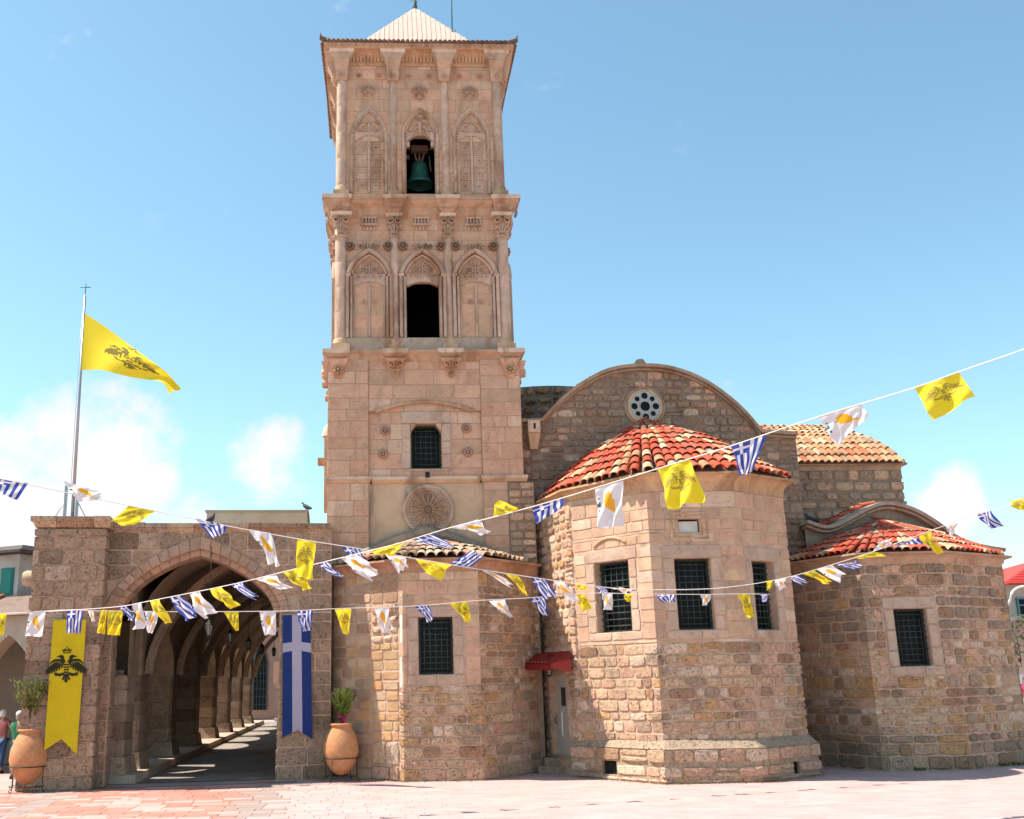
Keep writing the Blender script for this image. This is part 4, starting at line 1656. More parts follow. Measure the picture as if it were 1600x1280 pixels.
for k in range(14):
    i = k % 3
    q = pw.L[i] + (pw.L[i + 1] - pw.L[i]) * ((k * .37) % 1)
mb = None

# ---- church door on the side of the middle apse, with jamb stones and a step
i0 = 0
dq0, dq1, dz0, dz1 = hdoor
lst = []
surround(wm, hdoor, .2, lst, 71, .03, lambda r_: jit((.42, .33, .25), .05, r_), head_h=.22, sill_h=.05)
ch_items.append((lst, apse_m, MATS))
mb = MB()
mb.add([wm.P(dq0, -.14, dz0, 0), wm.P(dq1, -.14, dz0, 0), wm.P(dq1, -.14, dz1, 0), wm.P(dq0, -.14, dz1, 0)] + [wm.P(dq0, -.2, dz0, 0), wm.P(dq1, -.2, dz0, 0), wm.P(dq1, -.2, dz1, 0), wm.P(dq0, -.2, dz1, 0)],
       [(0, 1, 2, 3), (4, 7, 6, 5), (0, 3, 7, 4), (1, 5, 6, 2)], (.50, .46, .42))
door = mb.build('door', M_PLAIN, church)
mb = MB()
w_ = dq1 - dq0
mb.add([wm.P(dq0 + w_ * a, -.12, z, 0) for a, z in ((.36, 1.6), (.62, 1.6), (.62, 2.0 + .05), (.36, 2.05))], [(0, 1, 2, 3)], (.04, .04, .04))
mb.tube([wm.P(dq0 + .1, -.10, 1.35, 0), wm.P(dq0 + .1, -.04, 1.3, 0), wm.P(dq0 + .1, -.04, 1.2, 0), wm.P(dq0 + .1, -.10, 1.16, 0)], .014, 6, (.02, .02, .02))
mb.build('door_handle', M_PLAIN, door)
mb = MB()
dr0 = wm.q_of(0, 882, 1115)[0]
mb.tube([wm.P(dr0, -.12, 1.5, 0), wm.P(dr0, .06, 1.5, 0), wm.P(dr0, .07, 1.45, 0), wm.P(dr0, .07, .95, 0), wm.P(dr0, .06, .9, 0), wm.P(dr0, -.12, .9, 0)], .02, 7, (.6, .58, .55))
mb.build('door_rail', M_PLAIN, door)
mb = MB()
mb.box(C, 2.35, 3.02, -.62, .55, 0, .18, jit(GREY))
mb.box(C, 2.55, 3.1, -.35, .5, .182, .36, jit(GREY))
mb.build('door_step', M_RUB, church)

# ---- gable wall
gpx = [(846, 655), (880, 620), (910, 597), (950, 577), (1000, 570), (1050, 575), (1100, 595), (1150, 632), (1186, 672), (1242, 676)]
gcur = [C.uz(x, y, .7) for x, y in gpx]


def curve(pts, n=4):
    out = []
    P = [pts[0]] + list(pts) + [pts[-1]]
    for i in range(1, len(P) - 2):
        for k in range(n):
            t = k / n
            o = []
            for c in (0, 1):
                a, b, c_, d = P[i - 1][c], P[i][c], P[i + 1][c], P[i + 2][c]
                o.append(.5 * ((2 * b) + (-a + c_) * t + (2 * a - 5 * b + 4 * c_ - d) * t * t + (-a + 3 * b - 3 * c_ + d) * t ** 3))
            out.append(tuple(o))
    out.append(tuple(pts[-1]))
    return out


def lerp_fn(pts, left=None):
    def f(x):
        if x <= pts[0][0]:
            return pts[0][1] if left is None else left
        for a, b in zip(pts, pts[1:]):
            if a[0] <= x <= b[0] and b[0] > a[0]:
                return a[1] + (b[1] - a[1]) * (x - a[0]) / (b[0] - a[0])
        return pts[-1][1]
    return f


gc = curve(gcur[:9], 4) + [gcur[9]]
gtop = lerp_fn(gc, gcur[0][1] - .05)
U0g = 2.05
wg = Wall(C, [(U0g, .7), (gcur[9][0], .7)])
ghi = lambda q: gtop(q + U0g) - .12
mb = MB()
backing(mb, wg, 0, wg.L[-1], 0, 9, [], hi=ghi, step=.2)
mb.box(C, gcur[9][0] - .02, gcur[9][0], .71, 3.0, 0, gcur[9][1] - .15, GREY)
gab = mb.build('gable_wall', M_DARKMORT, church)
lst = []
uro, zro = C.uz(1008, 635, .62)
RR = .45
rq = uro - U0g
zone(wg, 0, .62, .35, 3.1, style((.26, .34), (.35, .6), .03, .02, .006, .03, [(BEIGE, 2), (BROWN, 1.5), (OCHRE, 1.5), (GREY, 1)], 1), [], 110, lst)
zone(wg, 0, .62, 3.1, 11.2, ST_GAB, [], 111, lst, hi=ghi)
zone(wg, .62, wg.L[-1], 6.9, 11.2, ST_GAB, [(rq - RR - .1, rq + RR + .1, zro - RR - .12, zro + RR + .1)], 112, lst, hi=ghi)
zone(wg, 6.5, wg.L[-1], 0, 6.9, ST_GAB, [], 113, lst)
ch_items.append((lst, gab, MATS))
# wide plain belt of pointing round the rose window
axg = (C.u, Vector((0, 0, 1)), -C.v)
mb = MB()
mb.lathe(C.P(uro, .7, zro), [(RR + .14, .03), (RR + .12, .06), (RR + .08, .07), (RR + .06, .045)], 36, jit(GREY), ax=axg, smooth=False)
mb.lathe(C.P(uro, .7, zro), [(RR + .06, .045), (RR + .05, .09), (RR - .01, .10), (RR - .02, .04)], 36, jit(BEIGE), ax=axg, smooth=False)
rose = mb.build('rose_window', M_CARVE, church)
mb = MB()
mb.lathe(C.P(uro, .7, zro), [(RR - .0, .05), (.001, .05)], 36, (.02, .05, .055), ax=axg, smooth=False)
mb.build('pane', M_GLASS, rose)
# tracery plate with one middle and eight outer round lights, cut as a ring lattice
mb = MB()
WH = (.44, .44, .42)
fG = C.sub(uro, .7, 0)


def ring(mb, F, cx, cz, r0, r1, v0, v1, col, n=20):
    vs = []
    for v in (v0, v1):
        for rr in (r0, r1):
            vs += [F.P(cx + rr * math.cos(2 * math.pi * k / n), v, cz + rr * math.sin(2 * math.pi * k / n)) for k in range(n)]
    fs = []
    for k in range(n):
        j = (k + 1) % n
        fs += [(k, n + k, n + j, j), (k, j, 2 * n + j, 2 * n + k), (n + k, 3 * n + k, 3 * n + j, n + j)]
    mb.add(vs, fs, col)


# polar plate: quads kept where they fall outside the lights
lights = [(0, 0, .155)] + [(.305 * math.cos(math.pi / 4 * k), .305 * math.sin(math.pi / 4 * k), .108 if k % 2 == 0 else .088) for k in range(8)]
vs, fs = [], []
G_ = 64
idx = {}


def gv(a, b):
    if (a, b) not in idx:
        x, z = -RR + 2 * RR * a / G_, -RR + 2 * RR * b / G_
        best = min(lights + [None], key=lambda L: abs(math.hypot(x - L[0], z - L[1]) - L[2]) if L else 9)
        dd = math.hypot(x - best[0], z - best[1])
        if abs(dd - best[2]) < 2 * RR / G_ * .75 and dd > 1e-6:
            x, z = best[0] + (x - best[0]) * best[2] / dd, best[1] + (z - best[1]) * best[2] / dd
        idx[(a, b)] = len(vs)
        vs.append(fG.P(x, -.085, z + zro))
    return idx[(a, b)]


for a in range(G_):
    for b in range(G_):
        x, z = -RR + 2 * RR * (a + .5) / G_, -RR + 2 * RR * (b + .5) / G_
        if math.hypot(x, z) > RR - .005:
            continue
        if any(math.hypot(x - L[0], z - L[1]) < L[2] for L in lights):
            continue
        fs.append((gv(a, b), gv(a + 1, b), gv(a + 1, b + 1), gv(a, b + 1)))
mb.add(vs, fs, WH)
for L in lights:
    ring(mb, fG, L[0], L[1] + zro, L[2] - .012, L[2] + .012, -.10, -.05, WH)
mb.build('rose_tracery', M_PLAST, rose)
# moulded coping along the round gable, with stone slabs of the vault behind it
mb = MB()
for k, (w_, v0, v1, dz) in enumerate(((.13, .50, .95, -.06), (.08, .60, .9, -.16))):
    mb.ribbon(C, [(x, z + dz) for x, z in [(gc[0][0] - .62, gc[0][1] - .02)] + gc], w_, v0, v1, jit((.37, .27, .19)), cham=.15)
mb.build('coping', M_CARVE, gab)
mb = MB()
mb.lathe(C.P(gcur[4][0], .68, gcur[4][1]), [(.001, .16), (.1, .14), (.16, .05), (.17, -.05)], 10, GREY)
mb.build('keystone', M_CARVE, gab)
mb = MB()
n = len(gc)
vs = [C.P(x, .72, z - .07) for x, z in gc] + [C.P(x, 26, z - .07) for x, z in gc]
mb.add(vs, [(k, k + 1, n + k + 1, n + k) for k in range(n - 1)], (.26, .22, .18))
mb.box(C, 2.4, 9.9, 1.2, 26, 0, 8.6, GREY)
vault = mb.build('vault', M_DARKMORT, church)
rr_ = random.Random(5)
for k in range(1, 11):
    i = 1 + int((n - 14) * k / 11)
    a, b = gc[i], gc[i + 2]
    mb = MB()
    ang = math.atan2(b[1] - a[1], b[0] - a[0])
    hx, hz = math.cos(ang), math.sin(ang)
    L = .55
    mb.prism(C, [(a[0] - hx * .1, a[1] - hz * .1 - .02), (a[0] + hx * L, a[1] + hz * L * .8 + .0), (a[0] + hx * L - hz * .05, a[1] + hz * L * .8 + .06), (a[0] - hx * .1 - hz * .05, a[1] - hz * .1 + .06)], .95, 2.2 + rr_.random() * .3, jit((.20, .19, .18), .1, rr_))
    mb.build('roof_slab', M_DARKMORT, vault)

# rough stone end of the southern vault behind the tower
mb = MB()
dc = C.P(3.75, 5.7, 0)
rd = 2.65
mb.lathe(dc, [(rd, 7.5), (rd, 10.95), (rd - .1, 11.0), (.001, 11.05)], 40, (.3, .24, .18))
drum = mb.build('dome_drum', M_DARKMORT, church)
rr_ = random.Random(17)
pts_d = [(3.75 + rd * math.cos(a), 5.7 + rd * math.sin(a)) for a in [math.radians(t) for t in range(200, 315, 8)]]
wd = Wall(C, pts_d)
lst = []
lay(wd, 0, wd.L[-1], 8.6, 10.97, style((.2, .32), (.25, .5), .09, .05, .03, .05, [(OCHRE, 2), (BEIGE, 2), (BROWN, 1), (GREY, 1)], 1, .03, .2), lst, seed=114)
ch_items.append((lst, drum, MATS))
# stone spout block on the gable's left shoulder
mb = MB()
us, zs_ = C.uz(833, 672, .55)
mb.box(C, us - .17, us + .17, .30, .72, zs_ - .12, zs_ + .22, jit(CREAM))
mb.frust(C, (us - .1, us + .1, .5, .72, zs_ - .55), (us - .17, us + .17, .34, .72, zs_ - .125), jit(BEIGE))
o = mb.build('stone_spout', M_CARVE, church)
mb = MB()
mb.box(C, us - .02, us + .04, .295, .4, zs_ - .02, zs_ + .14, (.02, .02, .02))
mb.build('spout_hole', M_DARK, o)

# ---- left apse
la_path = [(-2.72, -.2), (-.97, -1.75), (.86, -1.85), (2.50, .0)]
wl = Wall(C, la_path)
ze_l = C.uz(680, 872, -2.0)[1]
zt_l = ze_l - .30
hl = hole(wl, 1, 654, 708, 1009, 964, 1054)
mb = MB()
backing(mb, wl, 0, wl.L[-1], 0, zt_l + .05, [hl])
apse_l = mb.build('apse_wall', M_MORT, church)
grille_window(wl, hl, apse_l, 6, 10, .16)
lst = []
fh = (hl[0] - .27, hl[1] + .3, hl[2] - .24, hl[3] + .26)
L1 = wl.L[1]
# ochre blocks and pitted pale stones on the first face, rubble elsewhere
ST_PIT = style((.2, .3), (.2, .42), .06, .03, .018, .026, [(CREAM, 3), (PINK, 2), (OCHRE, 1)], 1, .02)
ob = [(L1 - 1.05, L1 - .14, 1.15, 3.4)]
zone(wl, 0, L1 - 1.05, 0, zt_l, ST_OCH if False else style((.22, .30), (.3, .5), .02, .014, .006, .025, [(BROWN, 2), (BEIGE, 2), (OCHRE, 1.6), (GREY, 1.5)], 0), [], 120, lst)
zone(wl, L1 - 1.04, L1 - .15, 0, .9, ST_BIG, [], 121, lst)
zone(wl, L1 - 1.04, L1 - .15, .9, 3.2, ST_OCH, [], 122, lst)
zone(wl, L1 - 1.04, L1 - .15, 3.2, 4.15, ST_PIT, [], 123, lst)
zone(wl, L1 - 1.04, L1 - .15, 4.15, zt_l, style((.22, .28), (.28, .42), .02, .014, .006, .025, [(BROWN, 2), (GREY, 1)], 0), [], 124, lst)
zone(wl, L1 - .145, wl.L[-1], 0, hl[2] - .25, ST_RUB, [], 125, lst)
zone(wl, L1 - .145, L1 + 1.85, hl[2] - .25, zt_l, ST_ASH, [fh], 126, lst)
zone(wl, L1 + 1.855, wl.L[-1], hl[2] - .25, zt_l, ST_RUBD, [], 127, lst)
surround(wl, hl, .27, lst, 72, .02, lambda r_: jit((.47, .34, .26), .05, r_), head_h=.26, sill_h=.24)
wrt = Wall(C, [(1.93, -.03), (2.62, -.03)])
mb = MB()
mb.box(C, 1.925, 2.62, -.03, .9, 0, zstr0 - .02, GREY)
rbw = mb.build('corner_wall', M_DARKMORT, church)
l2 = []
lay(wrt, 0, .69, 3.0, zstr0 - .02, ST_RUBD, l2, seed=128)
ch_items.append((l2, rbw, MATS))
ch_items.append((lst, apse_l, MATS))
mb = MB()
wall_ribbon(mb, wl, 1, [((hl[0] + hl[1]) / 2 + .1 + x, z) for x, z in segm(.32, hl[3] + .34, .07, 6)], .04, .03, BEIGE)
mb.build('relieving_arch', M_CARVE, apse_l)
# white pointing strip down the corner
mb = MB()
mb.add([wl.P(L1 - .12, .012, 1.9), wl.P(L1 - .03, .012, 1.9), wl.P(L1 - .02, .012, 4.4), wl.P(L1 - .09, .012, 4.4)], [(0, 1, 2, 3)], (.66, .58, .50))
mb.build('pointing_strip', M_PLAST, apse_l)
eaves_band(C, la_path, zt_l, ze_l - .05, .24, church, col=(.44, .26, .17))
zpl_, upl_ = C.uz(668, 843, .0)[1], C.uz(668, 843, .0)[0]
fan_roof(C, [(-2.6, -.1), (-1.0, -1.75), (.88, -1.85), (2.1, -.1)], ze_l, (upl_, -.05, zpl_), .27, church, [((.40, .27, .18), 3), ((.47, .36, .26), 2), ((.34, .18, .12), 2), ((.50, .19, .09), .8), ((.28, .22, .17), 1)], 202, 26, .05)
# cement fillet where the roof meets the tower
mb = MB()
arcp = [(upl_ + x, ze_l - .02 + (zpl_ - ze_l + .24) * (1 - (abs(x) / 2.45) ** 1.3)) for x in [-2.45 + 4.9 * k / 16 for k in range(17)]]
mb.ribbon(C, arcp, .26, -.16, .02, (.27, .25, .21), cham=.3)
mb.build('cement_fillet', M_CEMENT, church)

# ---- right apse with its wavy parapet and the right-hand nave behind
ra_path = [(9.45, .3), (10.45, -1.85), (12.4, -2.05), (14.75, -.75), (15.15, .9)]
wr = Wall(C, ra_path)
ze_r = C.uz(1420, 862, -2.2)[1]
zt_r = ze_r - .28
hr = hole(wr, 1, 1401, 1452, 996, 951, 1041)
mb = MB()
backing(mb, wr, 0, wr.L[-1], 0, zt_r + .05, [hr])
apse_r = mb.build('apse_wall', M_MORT, church)
grille_window(wr, hr, apse_r, 6, 10, .2)
lst = []
fh = (hr[0] - .27, hr[1] + .27, hr[2] - .22, hr[3] + .3)
zone(wr, 0, wr.L[-1], 0, .8, style((.25, .38), (.3, .65), .04, .024, .011, .022, RC_G + [(OCHRE, .6)], 1), [], 130, lst)
zone(wr, 0, wr.L[-1], .8, 3.0, style((.17, .29), (.20, .60), .026, .015, .009, .015, RC + [(GREY, 1.2), (BROWN, .8)], 1, .010, .08), [fh], 131, lst)
zone(wr, 0, wr.L[-1], 3.0, zt_r, style((.22, .32), (.30, .6), .03, .02, .008, .02, RC_G + [(OCHRE, .5), (PINK, 1)], 1, .008, .05), [fh], 132, lst)
surround(wr, hr, .27, lst, 73, .03, lambda r_: jit((.47, .36, .28), .06, r_), head_h=.30, sill_h=.22)
ch_items.append((lst, apse_r, MATS))
mb = MB()
wall_ribbon(mb, wr, 1, [((hr[0] + hr[1]) / 2 + x, z) for x, z in segm(.4, hr[3] + .34, .1, 6)], .04, .04, BEIGE)
mb.build('relieving_arch', M_CARVE, apse_r)
eaves_band(C, ra_path, zt_r, ze_r - .05, .22, church, col=(.46, .30, .20))
upr, zpr = C.uz(1378, 814, .25)
fan_roof(C, [(9.55, .24), (10.45, -1.85), (12.4, -2.05), (14.5, -.85), (14.6, .24)], ze_r, (upr, .24, zpr), .27, church, TREDS, 203, 38, .15)
ppx = [(1256, 814), (1280, 822), (1300, 820), (1330, 805), (1360, 790), (1385, 786), (1420, 795), (1455, 815), (1490, 840), (1530, 853), (1562, 858)]
pc = curve([C.uz(x, y, .3) for x, y in ppx], 4)
ptop = lerp_fn(pc)
wpw = Wall(C, [(pc[0][0], .3), (pc[-1][0], .3)])
mb = MB()
backing(mb, wpw, 0, wpw.L[-1], 0, 6, hi=lambda q: ptop(q + pc[0][0]) - .05, step=.15)
n = len(pc)
mb.add([C.P(x, .31, z - .05) for x, z in pc] + [C.P(x, 2.2, z - .05) for x, z in pc], [(k, k + 1, n + k + 1, n + k) for k in range(n - 1)], GREY)
mb.box(C, 10.0, pc[-1][0] - .2, .8, 20, 0, 5.1, GREY)
par = mb.build('wavy_parapet', M_CEMENT, church)
mb = MB()
mb.ribbon(C, [(x, z - .05) for x, z in pc], .13, .02, .6, (.38, .30, .24), cham=.15)
mb.ribbon(C, [(x, z - .16) for x, z in pc], .10, .12, .5, (.34, .28, .22), cham=.2)
mb.build('coping', M_CARVE, par)
lines = []
for k in range(3):
    i0_, i1_ = 3, 21
    lines.append(([C.P(pc[i][0], .75 + k * .25, pc[i][1] + .02) for i in range(i0_, i1_, 3)], (lambda p: Vector((0, 0, 1))), 1.0, 1.0))
lst = []
tile_rows(lines, TREDS, random.Random(8), lst)
ch_tiles.append((lst, par, None))
# clay spout at its right-hand end
mb = MB()
sp_ = C.uz(1543, 870, -.6)
c0 = C.P(sp_[0] + .15, -.2, sp_[1] + .03)
mb.tube([c0, C.P(sp_[0], -.95, sp_[1] - .02)], .10, 10, (.55, .47, .38), cap=False)
mb.tube([C.P(sp_[0] + .35, .2, sp_[1] - .1), C.P(sp_[0] + .35, -.55, sp_[1] - .1)], .12, 10, (.5, .42, .33))
mb.build('stone_spout', M_CARVE, church)

# nave wall and its rounded tiled roof
un0, un1 = 9.9, C.uz(1407, 740, 2.5)[0]
zn = C.uz(1320, 722, 2.2)[1]
wn = Wall(C, [(un0, 2.5), (un1, 2.5), (un1 + .15, 8)])
mb = MB()
backing(mb, wn, 0, wn.L[-1], 0, zn - .15)
mb.box(C, un0, un1 - .1, 3.2, 12, 0, zn - .2, GREY)
nav = mb.build('nave_wall', M_DARKMORT, church)
lst = []
zone(wn, 0, wn.L[1] + .6, 5.2, zn - .16, style((.26, .34), (.32, .62), .04, .03, .012, .04, [(BEIGE, 2), (GREY, 2.5), (PINK, 1.5), (BROWN, .6)], 1, .01), [], 140, lst)
ch_items.append((lst, nav, MATS))
eaves_band(C, wn.p, zn - .2, zn - .06, .12, church, col=(.40, .28, .2))
zr_ = C.uz(1300, 668, 5.0)[1]
mb = MB()
lines = []
nl = 21
surfp = []
for j in range(nl):
    t = (j + .5) / nl
    ue = un0 - .1 + (un1 + .15 - un0) * t
    ut = un0 - 1.3 + (un1 - 1.2 - un0 + 1.2) * t
    pts = []
    for k in range(7):
        s_ = k / 6
        a = s_ * math.pi / 2
        g1, g2 = .55 * s_ + .45 * (1 - math.cos(a)), .6 * s_ + .4 * math.sin(a)
        pts.append(C.P(ue + (ut - ue) * g1, 2.3 + 2.75 * g1, zn + (zr_ - zn) * g2))
    surfp.append(pts)
    lines.append((pts, (lambda p: (Vector((0, 0, 1)) - C.v * .8).normalized()), 1.02, .95))
for j in range(7):                       # hip running back along the right-hand side
    t = (j + .5) / 7
    pts = []
    for k in range(7):
        s_ = k / 6
        a = s_ * math.pi / 2
        g1, g2 = .55 * s_ + .45 * (1 - math.cos(a)), .6 * s_ + .4 * math.sin(a)
        e = C.P(un1 + .12, 2.35 + 4 * t, zn)
        tp = C.P(un1 - 1.2, 5.1 + 1.5 * t, zr_)
        pts.append(Vector((e.x + (tp.x - e.x) * g1, e.y + (tp.y - e.y) * g1, zn + (zr_ - zn) * g2)))
    surfp.append(pts)
    lines.append((pts, (lambda p: (Vector((0, 0, 1)) + C.u * .9).normalized()), 1.1, .8))
vs = [p - Vector((0, 0, .03)) for q in surfp for p in q]
mb.add(vs, [(j * 7 + k, (j + 1) * 7 + k, (j + 1) * 7 + k + 1, j * 7 + k + 1) for j in range(len(surfp) - 1) for k in range(6)], (.18, .11, .08))
mb.add([C.P(un0 - 1, 5.0, zr_ - .03), C.P(un1 - 1.1, 5.0, zr_ - .03), C.P(un1 - 1.1, 12, zr_ - .03), C.P(un0 - 1, 12, zr_ - .03)], [(0, 1, 2, 3)], (.25, .15, .1))
nr_ = mb.build('roof', M_TILEC, church)
lst = []
tile_rows(lines, TSAND, random.Random(9), lst)
ch_tiles.append((lst, nr_, None))

# canopy over the door
mb = MB()
RED = (.25, .02, .016)
A_ = C.P(*[(lambda q: (q[0], .6, q[1]))(C.uz(818, 1022, .6))][0])
B_ = C.P(*[(lambda q: (q[0], -1.35, q[1]))(C.uz(891, 1017, -1.35))][0])
C_ = C.P(*[(lambda q: (q[0], -.45, q[1]))(C.uz(820, 1036, -.45))][0])
D_ = C.P(*[(lambda q: (q[0], -1.6, q[1]))(C.uz(861, 1037, -1.6))][0])
E1 = C.P(*[(lambda q: (q[0], -1.75, q[1]))(C.uz(893, 1030, -1.75))][0])
E2 = C.P(*[(lambda q: (q[0], -1.7, q[1]))(C.uz(892, 1050, -1.7))][0])
dn3 = Vector((0, 0, -.03))
mb.add([A_, B_, D_, C_] + [p + dn3 for p in (A_, B_, D_, C_)], [(0, 3, 2, 1), (4, 5, 6, 7), (0, 1, 5, 4), (2, 3, 7, 6), (3, 0, 4, 7)], RED)
mb.add([B_, E1, D_] + [p + dn3 for p in (B_, E1, D_)], [(0, 2, 1), (3, 4, 5), (0, 1, 4, 3)], RED)
cp = mb.build('door_canopy', M_PLAIN, church)
mb = MB()
dz_ = Vector((0, 0, -.17))
mb.add([C_, D_, D_ + dz_, C_ + dz_] + [p + C.v * .02 for p in (C_, D_, D_ + dz_, C_ + dz_)], [(0, 3, 2, 1), (4, 5, 6, 7), (2, 3, 7, 6)], jit((.20, .015, .014), 0))
mb.add([D_, E1, E2, D_ + dz_ * .6] + [p + C.v * .02 for p in (D_, E1, E2, D_ + dz_ * .6)], [(0, 3, 2, 1), (4, 5, 6, 7), (2, 3, 7, 6)], RED)
mb.build('valance', M_PLAIN, cp)
mb = MB()
for k in range(6):
    p = C_.lerp(D_, .12 + .13 * k) + Vector((0, 0, .006))
    t = (D_ - C_).normalized()
    up = (A_ - C_).normalized()
    mb.ribbon(Frame(0, 0, 0), [(0, 0), (0.001, 0)], .0001, 0, 0, (.5, .3, .28)) if False else None
    q = p + up * .06
    mb.add([q, q + t * .07, q + t * .07 + up * .10, q + up * .10], [(0, 1, 2, 3)], (.50, .25, .23))
mb.build('canopy_lettering', M_PLAIN, cp)
emit_stones(tower_items)
emit_stones(ch_items)
emit_tiles(ch_tiles)

# wall lantern under the canopy
lp = C.P(*[(lambda q: (q[0], -1.1, q[1]))(C.uz(858, 1046, -1.1))][0])


def lantern(mb_fn, p, s=1.0, chain=None, mount=None):
    t = thing('lantern', '', 'lantern', p)
    a = MB()
    a.lathe(p, [(.10 * s, .13 * s), (.12 * s, .14 * s), (.03 * s, .26 * s), (.001, .29 * s)], 6, (.02, .02, .02), smooth=False)
    a.lathe(p, [(.001, -.18 * s), (.05 * s, -.16 * s), (.06 * s, -.13 * s)], 6, (.02, .02, .02), smooth=False)
    for k in range(6):
        q = math.pi / 3 * k
        a.tube([p + Vector((.06 * s * math.cos(q), .06 * s * math.sin(q), -.14 * s)), p + Vector((.10 * s * math.cos(q), .10 * s * math.sin(q), .135 * s))], .008, 4, (.02, .02, .02))
    if chain:
        a.tube([p + Vector((0, 0, .27 * s)), p + Vector((0, 0, chain))], .010, 5, (.02, .02, .02))
    if mount is not None:
        a.tube([p + Vector((0, 0, .27 * s)), p + Vector((0, 0, .34 * s)), p + mount + Vector((0, 0, .30 * s)), p + mount], .012, 5, (.02, .02, .02))
    a.build('lantern_frame', M_IRON, t)
    b = MB()
    b.lathe(p, [(.052 * s, -.13 * s), (.09 * s, .13 * s)], 6, (.3, .3, .27), smooth=False)
    b.build('glass', M_LGLASS, t)
    return t


M_LGLASS = material('frosted_glass', base=(.20, .20, .18), noise_amt=.1, bump=0, rough=.3)
lw = lantern(None, lp, 1.0, mount=C.v * .1 + C.u * .28)
tag(lw, 'small black iron lantern under the red door canopy', 'lantern')

# ------------------------------------------------------------------ the arcaded gallery on the left
gal = thing('arcaded_gallery', 'stone gallery with a wide pointed front arch and a long row of piers inside', 'arcade', PF.P(-3, 0, 0))
g_items = []
ztop = PF.uz(340, 818, 0)[1]
zcop = ztop - .22
uL = PF.uz(52, 900, -.6)[0]
uM = PF.uz(160, 900, -.6)[0]
aL, aR = PF.uz(164, 1180, 0)[0], PF.uz(434, 1180, 0)[0]
auc, aha = (aL + aR) / 2, (aR - aL) / 2 - .005
zsp = 4.0
zap_ = PF.uz(305, 857, 0)[1]
RINGW = .30


def archz(x, half, apex, spring=zsp):
    """height of the broad pointed arch over x, measured from its middle"""
    t = min(1.0, abs(x) / half)
    f = .66 * math.sqrt(max(0, 1 - t * t)) + .34 * (1 - t)
    return spring + (apex - spring) * f


def archpts(half, apex, spring=zsp, n=22):
    return [(half * math.sin(-math.pi / 2 + math.pi * k / n), archz(half * math.sin(-math.pi / 2 + math.pi * k / n), half, apex, spring)) for k in range(n + 1)]


exh, exa = aha + RINGW * .72, zap_ + RINGW
GC_ = [((.37, .25, .165), 3), ((.39, .25, .17), 2.4), ((.33, .225, .15), 2), ((.23, .155, .10), .9), ((.30, .215, .15), 1.2), ((.46, .34, .24), .4)]
ST_GAL = style((.30, .44), (.4, .8), .022, .014, .007, .022, GC_, 1, .0, .0)
wgl = Wall(PF, [(uM, 0), (0, 0)])
lo_hole = lambda q: (archz(q + uM - auc, aha, zap_) if abs(q + uM - auc) < aha else 0)
lo_st = lambda q: (archz(q + uM - auc, exh, exa) + .01 if abs(q + uM - auc) < exh + .02 and True else 0)
mb = MB()


def gal_face(mb, v, col, flip=False):
    qs = sorted(set([uM, 0, auc - aha, auc + aha] + [auc + p[0] for p in archpts(aha, zap_)]))
    for a, b in zip(qs, qs[1:]):
        m = (a + b) / 2 - auc
        if abs(m) < aha:
            za, zb = archz(a - auc, aha, zap_), archz(b - auc, aha, zap_)
        else:
            za = zb = 0
        mb.add([PF.P(a, v, za), PF.P(b, v, zb), PF.P(b, v, zcop), PF.P(a, v, zcop)], [(3, 2, 1, 0) if flip else (0, 1, 2, 3)], col)


gal_face(mb, 0, GREY)
gal_face(mb, .85, GREY, True)
ap = [(auc - aha, 0)] + [(auc + x, z) for x, z in archpts(aha, zap_)] + [(auc + aha, 0)]
vs = [PF.P(x, 0, z) for x, z in ap] + [PF.P(x, .85, z) for x, z in ap]
n = len(ap)
mb.add(vs, [(k, n + k, n + k + 1, k + 1) for k in range(n - 1)], GREY)
mb.box(PF, uL + .02, uM + .0, -.58, .85, 0, zcop, GREY)
front = mb.build('front_wall', M_MORT, gal)
lst = []
jl, jr = auc - exh - uM, auc + exh - uM
lay(wgl, 0, wgl.L[-1], 0, zsp, ST_GAL, lst, [(auc - aha - uM, auc + aha - uM, -1, zsp)], seed=301)
lay(wgl, 0, wgl.L[-1], zsp, zcop - .0, ST_GAL, lst, [], lo=lo_st, seed=302)
wpr = Wall(PF, [(uL - .02, .8), (uL - .02, -.6), (uM + .02, -.6), (uM + .02, -.02)])
lay(wpr, 0, wpr.L[-1], 0, zcop, style((.30, .42), (.35, .75), .02, .014, .006, .020, GC_, 1), lst, seed=303)
# blocks of both jambs, seen inside the opening
for x, fc, sd in ((auc - aha + .004, -1, 304), (auc + aha - .004, 1, 305)):
    wj = Wall(PF, [(x, 0.0), (x, .84)] if fc < 0 else [(x, .84), (x, 0.0)])
    lay(wj, 0, .84, 0, zsp, ST_GAL, lst, seed=sd)
g_items.append((lst, front, [M_ASH, M_RUB]))


